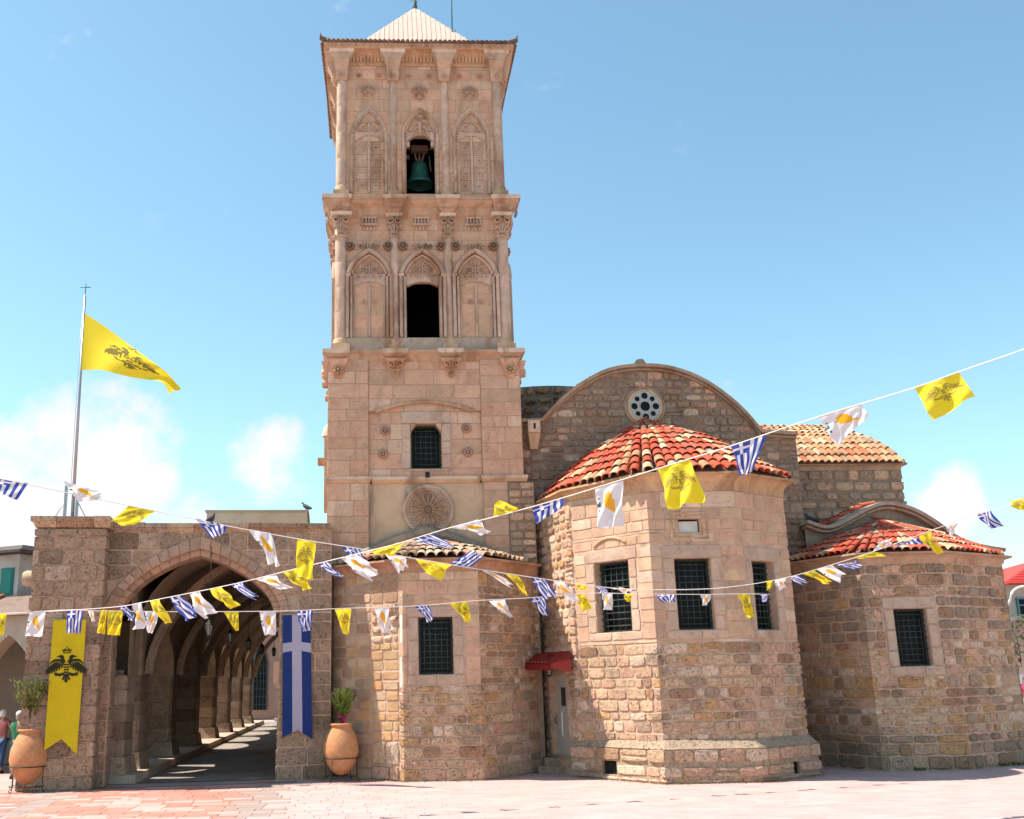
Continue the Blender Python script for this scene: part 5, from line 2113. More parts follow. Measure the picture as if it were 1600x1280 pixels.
# voussoirs, two rings and the soffit
def voussoirs(F, uc, h0, a0, h1, a1, v0, v1, n, name, parent, cols, spring=zsp):
    r_ = random.Random(n)
    A = archpts(h0, a0, spring, n * 4)
    B = archpts(h1, a1, spring, n * 4)
    for k in range(n):
        mb = MB()
        i, j = k * 4, k * 4 + 4
        inn = [A[i], A[i + 2], A[j]]
        outr = [B[i], B[i + 2], B[j]]
        e = .012
        poly = [(uc + inn[0][0], inn[0][1]), (uc + inn[1][0], inn[1][1]), (uc + inn[2][0], inn[2][1]), (uc + outr[2][0], outr[2][1]), (uc + outr[1][0], outr[1][1]), (uc + outr[0][0], outr[0][1])]
        cx_, cz_ = sum(p[0] for p in poly) / 6, sum(p[1] for p in poly) / 6
        poly = [(x + (cx_ - x) * .025, z + (cz_ - z) * .025) for x, z in poly]
        dj = r_.uniform(-.012, .012)
        mb.prism(F, poly[::-1], v0 + dj, v1, pick(r_, *cols), cham=.012)
        mb.build(name, M_ASH, parent)


VC = [((.38, .25, .185), 3), ((.36, .26, .19), 2), ((.42, .255, .165), 2), ((.28, .19, .13), .8)]
voussoirs(PF, auc, aha, zap_, exh, exa, -.05, .3, 26, 'voussoir', front, VC)
voussoirs(PF, auc, aha - .16, zap_ - .17, aha + .0, zap_, .10, .86, 24, 'arch_stone', front, VC)
# springing stone on the right pier, drain stub on the left
mb = MB()
us, zs_ = PF.uz(437, 1050, .2)
mb.box(PF, auc + aha - .14, auc + aha + .01, -.02, .5, zs_ - .20, zs_ + .25, jit(PINK))
mb.frust(PF, (auc + aha - .06, auc + aha, 0, .4, zs_ - .4), (auc + aha - .14, auc + aha, -.02, .5, zs_ - .2), jit(PINK))
mb.build('corbel', M_CARVE, front)
mb = MB()
sz = PF.uz(30, 905, .3)[1]
mb.lathe(PF.P(uL - .22, .2, sz), [(.16, -.18), (.2, -.1), (.2, .05), (.24, .1), (.22, .2), (.001, .2)], 10, (.42, .34, .24), ax=(PF.v, Vector((0, 0, 1)), PF.u))
mb.build('stone_spout', M_CARVE, front)
# rough foot of the piers
mb = MB()
# coping along the top, higher over the left pier
for k, (a, b, v0, v1, zz) in enumerate(((uL - .14, uM + .12, -.74, .9, ztop + .06), (uM + .125, .02, -.10, .9, ztop))):
    vs = [(zz - .26, 0.0), (zz - .17, -.05), (zz - .12, -.06), (zz - .09, -.13), (zz, -.13)]
    x = a
    r_ = random.Random(4 + k)
    while x < b - .01:
        w_ = min(r_.uniform(.5, .9), b - x)
        if b - x - w_ < .3:
            w_ = b - x
        c = MB()
        col = jit(pick(r_, (BEIGE, 1), (GREY, 1.3), (BROWN, .6)))
        eL = .13 if (k == 0 and x == a) else 0
        c.frust(PF, (x + .005 + eL * .8, x + w_ - .005, v0 + .12, v1, zz - .26), (x + .005 + eL * .3, x + w_ - .005, v0 + .03, v1, zz - .12), col)
        c.box(PF, x + .005, x + w_ - .005, v0, v1, zz - .118, zz + r_.uniform(-.012, .012), col)
        c.build('coping_stone', M_RUB, front)
        x += w_
emit_stones(g_items)

# piers, arches and vault of the inside
mb = MB()
PS, NP = 5.02, 7
zpier, zag = 2.55, 3.95
gw = .95
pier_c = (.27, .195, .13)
v_end = 36.5
piers = [(-2.3 + .0, -1.1)] + [(PS * k - .55, PS * k + .55) for k in range(NP)]
spans = [(piers[k][1], piers[k + 1][0]) for k in range(len(piers) - 1)]


def side_arch(a, b, z0, z1, n=10):
    P = pointed((b - a) / 2, z0, z1, n, (a + b) / 2) if (z1 - z0) > (b - a) / 2 else [((a + b) / 2 + (b - a) / 2 * math.sin(-math.pi / 2 + math.pi * k / (2 * n)), z0 + (z1 - z0) * math.cos(-math.pi / 2 + math.pi * k / (2 * n)) ** .8) for k in range(2 * n + 1)]
    return P


arcade = MB()
zcl = 5.75
for a, b in spans:
    P = side_arch(a, b, zpier, zag)
    for u_, fl in ((0.0, False), (-gw, True)):
        for p, q in zip(P, P[1:]):
            f4 = [GF.P(u_, p[0], p[1]), GF.P(u_, q[0], q[1]), GF.P(u_, q[0], zcl), GF.P(u_, p[0], zcl)]
            arcade.add(f4, [(0, 1, 2, 3)], pier_c)
    for p, q in zip(P, P[1:]):
        arcade.add([GF.P(0, p[0], p[1]), GF.P(0, q[0], q[1]), GF.P(-gw, q[0], q[1]), GF.P(-gw, p[0], p[1])], [(0, 1, 2, 3)], pier_c)
for a, b in piers:
    arcade.add([GF.P(u_, v_, z_) for u_ in (0.0, -gw) for v_, z_ in ((a, zpier), (b, zpier), (b, zcl), (a, zcl))], [(0, 1, 2, 3), (4, 5, 6, 7)], pier_c)
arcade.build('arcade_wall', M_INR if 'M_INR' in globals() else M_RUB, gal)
for k, (a, b) in enumerate(piers):
    r_ = random.Random(k + 40)
    pr = MB()
    z = .2
    pr.frust(GF, (-gw - .05, .10, a - .10, b + .10, .2), (-gw, .03, a - .02, b + .02, .62), jit((.42, .31, .22), .05, r_))
    p = pr.build('pier', M_RUB, gal)
    pr = MB()
    pr.box(GF, -gw + .03, -.11, a + .11, b - .11, .3, zpier + .12, (.2, .15, .1))
    pr.box(GF, -gw + .03, -.11, a + .03, b - .03, .62, zpier - .02, (.2, .15, .1)) if False else None
    pr.build('pier_core', M_RUB, p)
    z = .625
    while z < zpier - .02:
        h = min(r_.uniform(.34, .5), zpier - z)
        if zpier - z - h < .2:
            h = zpier - z
        d = MB()
        e = r_.uniform(-.012, .012)
        ch = .09
        us_ = (-gw, 0)
        pts = [(us_[0], a + .016), (us_[1] - ch, a + .016), (us_[1] - .016, a + ch), (us_[1] - .016, b - ch), (us_[1] - ch, b - .016), (us_[0], b - .016)]
        vs = [GF.P(x + e, y + e, zz) for zz in (z + .005, z + h - .005) for x, y in pts]
        d.add(vs, [(5, 4, 3, 2, 1, 0), (6, 7, 8, 9, 10, 11)] + [(i, (i + 1) % 6, 6 + (i + 1) % 6, 6 + i) for i in range(6)], pick(r_, (pier_c, 3), ((.36, .26, .18), 1), ((.2, .13, .085), .8)))
        d.build('stone', M_RUB, p)
        z += h
    im = MB()
    continue
    im.frust(GF, (-gw, .01, a - .01, b + .01, zpier - .14), (-gw - .01, .035, a - .035, b + .035, zpier - .001), jit((.44, .33, .24)))
    im.build('impost', M_CARVE, p)
# low kerb under the piers
kb = MB()
x = -2.4
r_ = random.Random(2)
while x < v_end - 3:
    L = r_.uniform(.9, 1.5)
    kb = MB()
    kb.box(GF, -1.15, .34, x + .006, x + L - .006, 0, .2, jit((.46, .38, .31), .05, r_), tap=.008)
    kb.build('kerb_stone', M_ASH, gal)
    x += L
# vault with transverse arches; right-hand wall
GW = 4.4
vt = MB()
zv0, zv1 = 3.3, 5.62


def vz(u, zt):
    t = min(1, abs(u - GW / 2) / (GW / 2))
    return zv0 + (zt - zv0) * (.94 * max(0, 1 - t ** 2.2) ** .5 + .06 * (1 - t))


nu = 16
for k in range(len(spans)):
    a, b = (piers[k][0] + piers[k][1]) / 2, (piers[k + 1][0] + piers[k + 1][1]) / 2
    for j in range(nu):
        u0_, u1_ = GW * (.5 - .5 * math.cos(math.pi * j / nu)), GW * (.5 - .5 * math.cos(math.pi * (j + 1) / nu))
        m = 6
        for i in range(m):
            p0, p1 = a + (b - a) * i / m, a + (b - a) * (i + 1) / m

            def zz(u_, v_):
                s = math.sin(math.pi * (v_ - a) / (b - a))
                side = (1 - u_ / (GW / 2)) if u_ < GW / 2 else 0
                base = vz(u_, zv1)
                lift = zag + .25 + (zv1 - zag - .25) * min(1, u_ / (GW / 2))
                return max(base, lift * s if False else base) if u_ > .9 else max(base, zpier + (zag + .1 - zpier) * s)
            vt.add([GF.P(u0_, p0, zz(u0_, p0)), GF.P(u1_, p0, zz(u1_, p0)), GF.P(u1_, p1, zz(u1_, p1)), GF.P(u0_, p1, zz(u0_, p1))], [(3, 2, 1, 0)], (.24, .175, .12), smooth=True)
vt.add([GF.P(-1, -1.5, 5.8), GF.P(5, -1.5, 5.8), GF.P(5, 36, 5.8), GF.P(-1, 36, 5.8)], [(0, 1, 2, 3)], GREY)
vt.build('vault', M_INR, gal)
rw = MB()
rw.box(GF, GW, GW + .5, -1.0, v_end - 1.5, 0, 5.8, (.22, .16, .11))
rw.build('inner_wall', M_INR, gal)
for k, (a, b) in enumerate(piers[1:]):
    tr = MB()
    m = (a + b) / 2
    P = [(GW / 2 + x, z) for x, z in archpts(GW / 2 - .02, zv1 - .02, 2.6, 20)]
    Q = [(GW / 2 + x, z) for x, z in archpts(GW / 2 - .24, zv1 - .26, 2.6, 20)]
    n = len(P)
    vs = [GF.P(x, m - .28, z) for x, z in P + Q] + [GF.P(x, m + .28, z) for x, z in P + Q]
    fs = [(i, i + 1, n + i + 1, n + i) for i in range(n - 1)] + [(n + i, n + i + 1, 3 * n + i + 1, 3 * n + i) for i in range(n - 1)] + [(2 * n + i + 1, 2 * n + i, 3 * n + i, 3 * n + i + 1) for i in range(n - 1)]
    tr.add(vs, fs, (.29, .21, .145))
    tr.build('transverse_arch', M_RUB, gal)
# top slab and side closing walls above the piers
tp = MB()
tp.box(GF, -1.3, 5.0, -1.5, v_end - 1, 5.71, 5.98, GREY)
tp.build('roof_slab', M_CEMENT, gal)

# lanterns hung in the middle of the bays
for k, (x, y) in enumerate([(323, 985), (357, 997), (386, 1008), (407, 1016), (426, 1020)]):
    d = ray(x, y)
    pl_n = GF.u
    q = GF.P(2.1, 0, 0)
    t = (q - CO).dot(pl_n) / d.dot(pl_n)
    p = CO + d * t
    t2 = (p - GF.o).dot(GF.v)
    p = GF.P(2.15, min(t2, 30), p.z)
    ln = lantern(None, p, .9, chain=5.55 - p.z)
    tag(ln, ['first hanging lantern inside the arcaded gallery, nearest the front arch', 'second hanging lantern from the front arch in the gallery', 'third hanging lantern from the front arch in the gallery',
             'fourth hanging lantern deep inside the gallery', 'farthest hanging lantern at the dark end of the gallery'][k], 'lantern', 'lanterns hung in the gallery')

# glazed end house beyond the gallery, with its planter
eh = thing('courtyard_house', 'shaded house with an arched glazed door seen through the end of the gallery', 'house', GF.P(2, 42, 0))
mb = MB()
mb.box(GF, -2.5, 7, 42, 43, 0, 7, (.33, .22, .17))
mb.build('wall', M_PLAST, eh)
mb = MB()
dl, dr = GF.uz(397, 1045, 41.9)[0], GF.uz(417, 1045, 41.9)[0]
P = [(dl, .6)] + [( (dl + dr) / 2 + x, z) for x, z in pointed((dr - dl) / 2, 3.6, 4.7, 6)] + [(dr, .6)]
mb.prism(GF, P[::-1], 41.93, 41.99, (.03, .05, .05))
o = mb.build('door', M_GLASS, eh)
mb = MB()
mb.ribbon(GF, P, .10, 41.86, 41.93, (.03, .05, .05))
for k in range(1, 4):
    mb.box(GF, dl + (dr - dl) * k / 4 - .025, dl + (dr - dl) * k / 4 + .025, 41.88, 41.93, .6, 3.8, (.03, .05, .05))
for k in range(6):
    mb.box(GF, dl, dr, 41.885, 41.925, .9 + k * .5, .95 + k * .5, (.03, .05, .05))
mb.build('door_frame', M_PLAIN, o)
mb = MB()
mb.box(GF, .6, 5.5, 38.6, 39.2, 0, .16, (.5, .42, .36))
mb.build('step', M_PLAST, eh)

# low box and birds on top
mb = MB()
bx = Frame(PF.o.x, PF.o.y, 6)
b0 = bx.uz(323, 808, 7)
b1 = bx.uz(480, 808, 7)
bt = bx.uz(400, 800, 7)[1]
mb.box(bx, b0[0], b1[0], 7, 9.5, 5.8, bt, (.50, .45, .36))
mb.box(bx, b0[0] - .05, b1[0] + .05, 6.95, 9.55, bt + .001, bt + .06, (.40, .37, .31))
rb = mb.build('roof_box', M_PLAST)
tag(rb, 'long low beige box on the flat roof of the gallery', 'roof box')


def pigeon(p, face, label, s=1.0, up=0.0):
    mb = MB()
    d = Vector((math.cos(face), math.sin(face), 0))
    sd = Vector((-d.y, d.x, 0))
    pts = [(-.20, .05, .012, .03), (-.12, .07, .03, .05), (-.02, .10, .06, .07), (.07, .15, .055, .06), (.10, .20, .035, .04), (.12, .235, .033, .033), (.15, .235, .016, .016), (.175, .228, .004, .004)]
    n = 8
    vs = []
    for x, z, w, h in pts:
        for k in range(n):
            a = 2 * math.pi * k / n
            vs.append(Vector(p) + (d * x + sd * (w * math.cos(a)) + Vector((0, 0, z + h * math.sin(a)))) * s)
    fs = [(i * n + k, i * n + (k + 1) % n, (i + 1) * n + (k + 1) % n, (i + 1) * n + k) for i in range(len(pts) - 1) for k in range(n)]
    fs += [tuple(range(n)), tuple(range((len(pts) - 1) * n, len(pts) * n))]
    mb.add(vs, fs, (.035, .035, .04), 0, True)
    for q in (-.02, .02):
        mb.tube([Vector(p) + (d * .0 + sd * q + Vector((0, 0, .05))) * s, Vector(p) + (d * .01 + sd * q) * s], .006, 4, (.1, .04, .03))
    o = mb.build('pigeon', M_PLAIN)
    tag(o, label, 'bird', 'pigeons on the roofs')


q = bx.uz(478, 799, 7.1)
pigeon(bx.P(q[0], 7.15, bt + .06), math.radians(150), 'dark pigeon standing on the right end of the beige roof box', 1.15)
q = PF.uz(329, 815, .3)
pigeon(PF.P(q[0], .3, ztop), math.radians(75), 'dark pigeon on the gallery wall top beside the left end of the beige box', 1.3)
q = C.uz(1270, 818, .2)
pigeon(C.P(q[0], .3, q[1] - .02), math.radians(120), 'dark pigeon beside the church parapet behind the middle apse', 1.3)

# ------------------------------------------------------------------ flagpole with the large yellow flag
fu, fz = PF.uz(110, 806, .1)
fp = thing('flagpole', 'grey metal flagpole with a cross, fixed on the top of the left gallery pier', 'flagpole', PF.P(fu, .1, ztop + .06))
ft = PF.uz(133, 462, .1)
mb = MB()
bse = PF.P(fu, .1, ztop + .06)
top_ = PF.P(ft[0], .1, ft[1])
mb.tube([bse + Vector((.05, 0, .1)), top_], .045, 8, taper=.028)
mb.build('pole', M_STEEL, fp)
mb = MB()
mb.box(PF, fu - .5, fu + .5, -.25, .5, ztop + .062, ztop + .10, (.3, .3, .3))
for a in (-.14, .14):
    mb.box(PF, fu + a - .03, fu + a + .03, .04, .16, ztop + .1, ztop + .95, (.3, .3, .3))
for a in (-.4, .4):
    mb.tube([PF.P(fu + a, .1, ztop + .1), PF.P(fu + a * .3, .1, ztop + .6)], .012, 5)
mb.build('mounting', M_STEEL, fp)
mb = MB()
tz = top_ + Vector((0, 0, .05))
mb.tube([tz, tz + Vector((0, 0, .30))], .012, 5, (.03, .12, .13))
mb.tube([tz + Vector((-.14, 0, .18)), tz + Vector((.14, 0, .18))], .012, 5, (.03, .12, .13))
mb.build('cross', M_PLAIN, fp)
mb = MB()
mb.tube([bse + Vector((-.02, -.06, .9)), top_ + Vector((-.03, -.05, -.3))], .006, 4)
mb.build('halyard', M_STEEL, fp)

# ------------------------------------------------------------------ cloth: flags and banners
YEL, BLU, WHT, ORG, GRN = (.82, .66, .035), (.05, .085, .38), (.78, .74, .76), (.85, .42, .03), (.05, .16, .12)


def eagle():
    """two-headed crowned eagle as polygons in a unit box, y up"""
    E = []
    for s in (-1, 1):
        m = lambda pts: [(x * s, y) for x, y in pts]
        E.append(m([(.03, .28), (.10, .42), (.16, .50), (.14, .60), (.20, .70), (.32, .74), (.42, .70), (.60, .62), (.44, .60), (.36, .56), (.34, .48), (.28, .36), (.16, .26)]))
        E.append(m([(.14, .28), (.30, .44), (.50, .50), (.72, .46), (.90, .30), (.97, .08), (.88, .20), (.70, .32), (.50, .35), (.32, .28), (.18, .14)]))
        for k in range(7):
            x0 = .20 + k * .112
            y0 = (.20, .26, .31, .32, .27, .18, .04)[k]
            y1 = (-.06, -.16, -.24, -.32, -.38, -.42, -.46)[k]
            dx = .02 + .03 * k
            E.append(m([(x0, y0), (x0 + .085, y0 - .01), (x0 + .095 + dx, (y0 + y1) / 2), (x0 + .06 + dx, y1), (x0 + .03 + dx, y1 - .04), (x0 + .0 + dx * .8, y1 + .03), (x0 - .01 + dx * .5, (y0 + y1) / 2)]))
        E.append(m([(.08, -.32), (.20, -.36), (.42, -.42), (.62, -.34), (.70, -.44), (.60, -.50), (.66, -.58), (.48, -.54), (.36, -.60), (.16, -.50)]))
        E.append(m([(.02, -.42), (.12, -.44), (.24, -.78), (.14, -.84)]))
        E.append(m([(.02, .94), (.10, .98), (.24, .92), (.26, 1.1), (.18, 1.02), (.10, 1.16), (.02, 1.04)]))
    for k in range(4):
        y = .22 - k * .16
        w = .19 - .02 * k
        E.append([(-w, y), (0, y - .06), (w, y), (w * .95, y - .10), (0, y - .15), (-w * .95, y - .10)])
    E.append([(-.06, -.44), (.06, -.44), (.09, -.92), (0, -.98), (-.09, -.92)])
    E.append([(-.22, .84), (.22, .84), (.20, .90), (-.20, .90)])
    E.append([(-.02, 1.12), (.02, 1.12), (.02, 1.28), (-.02, 1.28)])
    return E


EAGLE = eagle()


def inside(pt, poly):
    x, y = pt
    c = False
    j = len(poly) - 1
    for i in range(len(poly)):
        xi, yi = poly[i]
        xj, yj = poly[j]
        if (yi > y) != (yj > y) and x < (xj - xi) * (y - yi) / (yj - yi) + xi:
            c = not c
        j = i
    return c


ISLAND = [(x * 1.3, y * 1.25) for x, y in [(-.32, .02), (-.26, .14), (-.12, .16), (.0, .24), (.12, .22), (.26, .30), (.46, .42), (.28, .20), (.20, .04), (.10, -.10), (-.08, -.18), (-.22, -.14)]]


def ink(kind, a, b):
    """printed colour at a (along the string, 0..1) and b (down the cloth, 0..1)"""
    if kind == 'striped':
        n = int(a * 9)
        if a < 5 / 9 and b < .36:
            cxx, cyy = a / (5 / 9) - .5, b / .36 - .5
            return WHT if (abs(cxx) < .11 or abs(cyy) < .11) else BLU
        return BLU if n % 2 == 0 else WHT
    if kind == 'yellow':
        x, y = (a - .5) * 2.5, (.40 - b) * 3.4
        if abs(x) < 1.1 and abs(y) < 1.3 and any(inside((x, y), p) for p in EAGLE):
            return (.40, .30, .05)
        return YEL
    x, y = (b - .42) * 1.55, (a - .46) * 1.35
    if inside((x, y), ISLAND):
        return ORG
    rr = math.hypot(x, y + .05)
    th = math.atan2(y + .05, x)
    if .44 < rr < .54 and -2.2 < th < -.9 + .0 and (int(th * 14) % 2 == 0):
        return GRN
    return WHT


def cloth(mb, TL, TR, BR, BL, kind, r_, na=18, nb=24, amp=.05, bend=0.0):
    vs = []
    nrm = ((TR - TL).cross(BL - TL))
    nrm = nrm.normalized() if nrm.length > 1e-6 else Vector((0, 1, 0))
    ph, fq = r_.uniform(0, 6.3), r_.uniform(1.2, 2.2)
    curl = r_.uniform(-.06, .06)
    for j in range(nb + 1):
        b = j / nb
        for i in range(na + 1):
            a = i / na
            p = (TL * (1 - a) + TR * a) * (1 - b) + (BL * (1 - a) + BR * a) * b
            w = amp * (b ** .7) * (math.sin(ph + fq * 2 * math.pi * (a * .8 + b * .55)) + .4 * math.sin(ph * 2 + 9 * a - 6 * b))
            p = p + nrm * (w + curl * math.sin(math.pi * b) + bend * b * b)
            vs.append(p)
    base = len(mb.v)
    mb.v += [tuple(p) for p in vs]
    for j in range(nb):
        for i in range(na):
            k = base + j * (na + 1) + i
            mb.f.append([k, k + 1, k + na + 2, k + na + 1])
            mb.c.append(ink(kind, (i + .5) / na, (j + .5) / nb))
            mb.m.append(0)
            mb.sm.append(True)


class Line3:
    """an upright plane through two ground points along which a string hangs"""

    def __init__(s, x0, d0, x1, d1):
        a, b = ray(x0, 900), ray(x1, 900)
        s.a = CO + a * (d0 / a.y)
        s.b = CO + b * (d1 / b.y)
        t = (s.b - s.a)
        t.z = 0
        s.n = Vector((-t.y, t.x, 0)).normalized()

    def P(s, x, y, off=0.0):
        d = ray(x, y)
        t = (s.a + s.n * off - CO).dot(s.n) / d.dot(s.n)
        return CO + d * t


def bunting(label, L, pts, flags, seed, group):
    r_ = random.Random(seed)
    t = thing('bunting', label, 'bunting', L.P(*pts[len(pts) // 2]), group)
    mb = MB()
    cv = curve(pts, 5)
    mb.tube([L.P(x, y) for x, y in cv], .0065, 5, (.7, .65, .6))
    mb.build('cord', M_ROPE, t)
    for kind, c in flags:
        mb = MB()
        off = r_.uniform(-.04, .10)
        P = [L.P(c[0], c[1]), L.P(c[2], c[3]), L.P(c[4], c[5], off), L.P(c[6], c[7], off + r_.uniform(-.05, .05))]
        size = (P[0] - P[3]).length
        na = 36 if kind == 'yellow' else 18
        nb_ = 44 if kind == 'yellow' else 28
        cloth(mb, P[0], P[1], P[2], P[3], kind, r_, na, nb_, amp=.06 * min(1, size / .4))
        mb.build({'striped': 'striped_flag', 'yellow': 'yellow_flag', 'white': 'white_flag'}[kind], M_CLOTH, t)
    return t


S, Y_, Wt = 'striped', 'yellow', 'white'
LA = Line3(0, 13.0, 1600, 19.5)
bunting('bunting sagging from the upper left sky down across the middle apse windows', LA,
        [(-60, 739), (0, 748), (105, 770), (240, 798), (355, 822), (470, 843), (540, 854), (620, 868), (702, 882), (789, 896), (864, 907), (927, 916), (991, 921), (1090, 921), (1160, 915), (1232, 902), (1305, 881), (1370, 860), (1430, 838), (1497, 814), (1548, 798), (1600, 783), (1680, 757)],
        [(S, (-10, 746, 44, 755, 27, 781, -16, 766)), (Wt, (98, 751, 158, 769, 158, 781, 122, 784)), (Y_, (202, 790, 244, 798, 207, 822, 171, 816)), (S, (305, 810, 355, 821, 350, 833, 331, 842)),
         (Wt, (388, 827, 422, 833, 437, 885, 420, 880)), (Y_, (464, 841, 494, 846, 490, 906, 465, 902)), (S, (533, 853, 562, 858, 573, 880, 560, 883)), (Wt, (602, 866, 634, 871, 637, 885, 623, 895)),
         (Y_, (648, 872, 706, 883, 688, 907, 667, 896)), (S, (702, 882, 736, 886, 755, 871, 737, 859)), (Wt, (751, 890, 766, 892, 799, 910, 796, 918)), (Y_, (788, 896, 809, 899, 826, 932, 817, 926)),
         (S, (828, 902, 852, 905, 869, 930, 850, 936)), (Wt, (864, 907, 881, 909, 906, 934, 897, 941)), (Y_, (899, 911, 914, 913, 918, 921, 903, 921)), (S, (928, 916, 946, 919, 949, 928, 937, 926)),
         (Wt, (952, 918, 991, 921, 987, 926, 970, 926)), (Y_, (1196, 908, 1206, 907, 1203, 920, 1197, 923)), (Wt, (1211, 907, 1228, 903, 1227, 917, 1218, 923)), (S, (1232, 902, 1245, 898, 1262, 908, 1250, 914)),
         (Y_, (1252, 896, 1271, 892, 1296, 908, 1290, 913)), (Wt, (1276, 890, 1300, 883, 1321, 897, 1309, 910)), (S, (1305, 882, 1327, 880, 1344, 876, 1340, 893)), (Y_, (1330, 873, 1365, 862, 1388, 869, 1350, 872)),
         (Wt, (1364, 862, 1393, 852, 1391, 842, 1372, 848)), (S, (1395, 852, 1436, 840, 1440, 850, 1410, 852)), (Y_, (1436, 838, 1454, 831, 1471, 864, 1465, 867)), (Wt, (1480, 820, 1498, 814, 1491, 832, 1486, 838)),
         (S, (1527, 803, 1549, 797, 1567, 821, 1549, 828)), (Y_, (1580, 783, 1607, 777, 1608, 797, 1590, 797))], 501, 'strings of small flags over the square')
LB = Line3(160, 17.5, 1600, 10.0)
bunting('bunting climbing to the upper right, ending over the tiled roofs with the largest flags', LB,
        [(-60, 961), (0, 959), (104, 954), (186, 948), (230, 940), (331, 920), (386, 908), (438, 895), (528, 873), (616, 851), (706, 824), (756, 812), (810, 798), (880, 778), (1026, 733), (1142, 697), (1277, 652), (1429, 606), (1499, 581), (1600, 546), (1680, 516)],
        [(S, (185, 948, 198, 946, 211, 970, 203, 969)), (Wt, (207, 944, 221, 941, 224, 982, 210, 984)), (Y_, (234, 939, 249, 936, 270, 970, 259, 976)), (S, (263, 934, 281, 930, 310, 957, 292, 972)),
         (Wt, (296, 928, 312, 924, 338, 955, 317, 967)), (Y_, (328, 921, 346, 917, 377, 944, 361, 952)), (S, (361, 914, 379, 910, 400, 930, 394, 937)), (Wt, (400, 905, 430, 898, 454, 919, 440, 921)),
         (Y_, (440, 895, 463, 889, 489, 919, 475, 922)), (S, (496, 881, 512, 877, 535, 898, 533, 902)), (Wt, (532, 872, 557, 866, 593, 891, 577, 909)), (Y_, (579, 861, 631, 848, 615, 869, 598, 867)),
         (S, (642, 843, 676, 834, 705, 850, 700, 858)), (Wt, (706, 825, 745, 812, 767, 831, 755, 835)), (Y_, (771, 808, 811, 798, 809, 808 - 14, 780, 781)), (S, (832, 794, 881, 778, 878, 794, 836, 820)),
         (Wt, (930, 764, 974, 751, 973, 822, 936, 826)), (Y_, (1028, 733, 1078, 718, 1102, 782, 1044, 796)), (S, (1142, 697, 1198, 679, 1175, 738, 1156, 743)), (Wt, (1278, 652, 1346, 632, 1357, 650, 1307, 697)),
         (Y_, (1429, 606, 1498, 582, 1524, 620, 1457, 657))], 502, 'strings of small flags over the square')
LCt = Line3(0, 17.6, 1200, 23.4)
bunting('level bunting in front of the gallery arch, ending at the right apse window', LCt,
        [(-60, 959), (0, 959), (45, 957), (104, 953), (160, 955), (269, 956), (440, 955), (530, 951), (650, 947), (740, 939), (833, 934), (927, 927), (989, 928), (1100, 929), (1160, 928), (1203, 929)],
        [(Y_, (-14, 959, 11, 958, 5, 993, -12, 995)), (Wt, (46, 957, 71, 956, 66, 995, 39, 994)), (S, (105, 954, 130, 953, 126, 990, 104, 989)), (Wt, (137, 954, 145, 954, 149, 971, 143, 971)),
         (Y_, (158, 953, 167, 953, 164, 991, 152, 989)), (Y_, (168, 954, 192, 954, 187, 993, 167, 992)), (Wt, (226, 955, 250, 955, 238, 990, 230, 988)), (Y_, (349, 956, 373, 956, 372, 986, 367, 985)),
         (Wt, (405, 956, 431, 955, 430, 992, 412, 992)), (S, (464, 954, 489, 954, 487, 985, 472, 987)), (Y_, (523, 952, 549, 951, 547, 990, 538, 991)), (Wt, (584, 951, 608, 950, 608, 989, 598, 989)),
         (S, (648, 947, 669, 946, 678, 968, 668, 973)), (Y_, (703, 943, 730, 940, 737, 971, 728, 972)), (Wt, (763, 939, 789, 937, 801, 963, 797, 965)), (S, (827, 935, 851, 933, 855, 962, 848, 961)),
         (Y_, (900, 929, 912, 928, 924, 947, 909, 960)), (Wt, (941, 927, 957, 927, 957, 953, 942, 953)), (Y_, (977, 928, 991, 928, 985, 940, 979, 941)), (S, (1026, 928, 1057, 929, 1056, 941, 1036, 942)),
         (Wt, (1094, 929, 1111, 929, 1106, 946, 1098, 946)), (Y_, (1152, 928, 1171, 928, 1177, 964, 1169, 966)), (S, (1187, 928, 1199, 929, 1198, 940, 1189, 941))], 503, 'strings of small flags over the square')

# large flag on the pole: hoist on the left, flying to the right and drooping
big = thing('yellow_flag', 'large yellow flag with a dark two-headed eagle flying from the flagpole', 'flag', PF.P(*[(lambda q: (q[0], 0, q[1]))(PF.uz(130, 577, 0))][0]))
mb = MB()
LF = Line3(100, 25.6, 300, 24.2)
top_e = curve([(133, 490), (165, 512), (200, 538), (235, 562), (262, 582), (279, 604)], 6)
bot_e = curve([(127, 578), (155, 578), (190, 586), (225, 592), (255, 598), (266, 617)], 6)
n = len(top_e)
nb = 30
vs = []
na = 60
for i in range(na + 1):
    t = i / na * (n - 1)
    k = min(int(t), n - 2)
    f = t - k
    a = (top_e[k][0] + (top_e[k + 1][0] - top_e[k][0]) * f, top_e[k][1] + (top_e[k + 1][1] - top_e[k][1]) * f)
    b = (bot_e[k][0] + (bot_e[k + 1][0] - bot_e[k][0]) * f, bot_e[k][1] + (bot_e[k + 1][1] - bot_e[k][1]) * f)
    A3, B3 = LF.P(*a), LF.P(*b)
    for j in range(nb + 1):
        s_ = j / nb
        p = A3.lerp(B3, s_)
        p = p + LF.n * (.10 * (i / na) * math.sin(7 * i / na + 4 * s_) + .05 * math.sin(15 * i / na * (.4 + .6 * s_)))
        vs.append(p)
fs, cs = [], []
for i in range(na):
    for j in range(nb):
        x, y = ((i + .5) / na - .46) * 4.6, (.42 - (j + .5) / nb) * 3.0
        c = YEL
        if abs(x) < 1.1 and abs(y) < 1.3 and any(inside((x, y), p) for p in EAGLE):
            c = (.24, .18, .03)
        k = i * (nb + 1) + j
        mb.f.append([k, k + nb + 1, k + nb + 2, k + 1])
        mb.c.append(c)
        mb.m.append(0)
        mb.sm.append(True)
mb.v = [tuple(p) for p in vs]
mb.build('cloth', M_CLOTH, big)

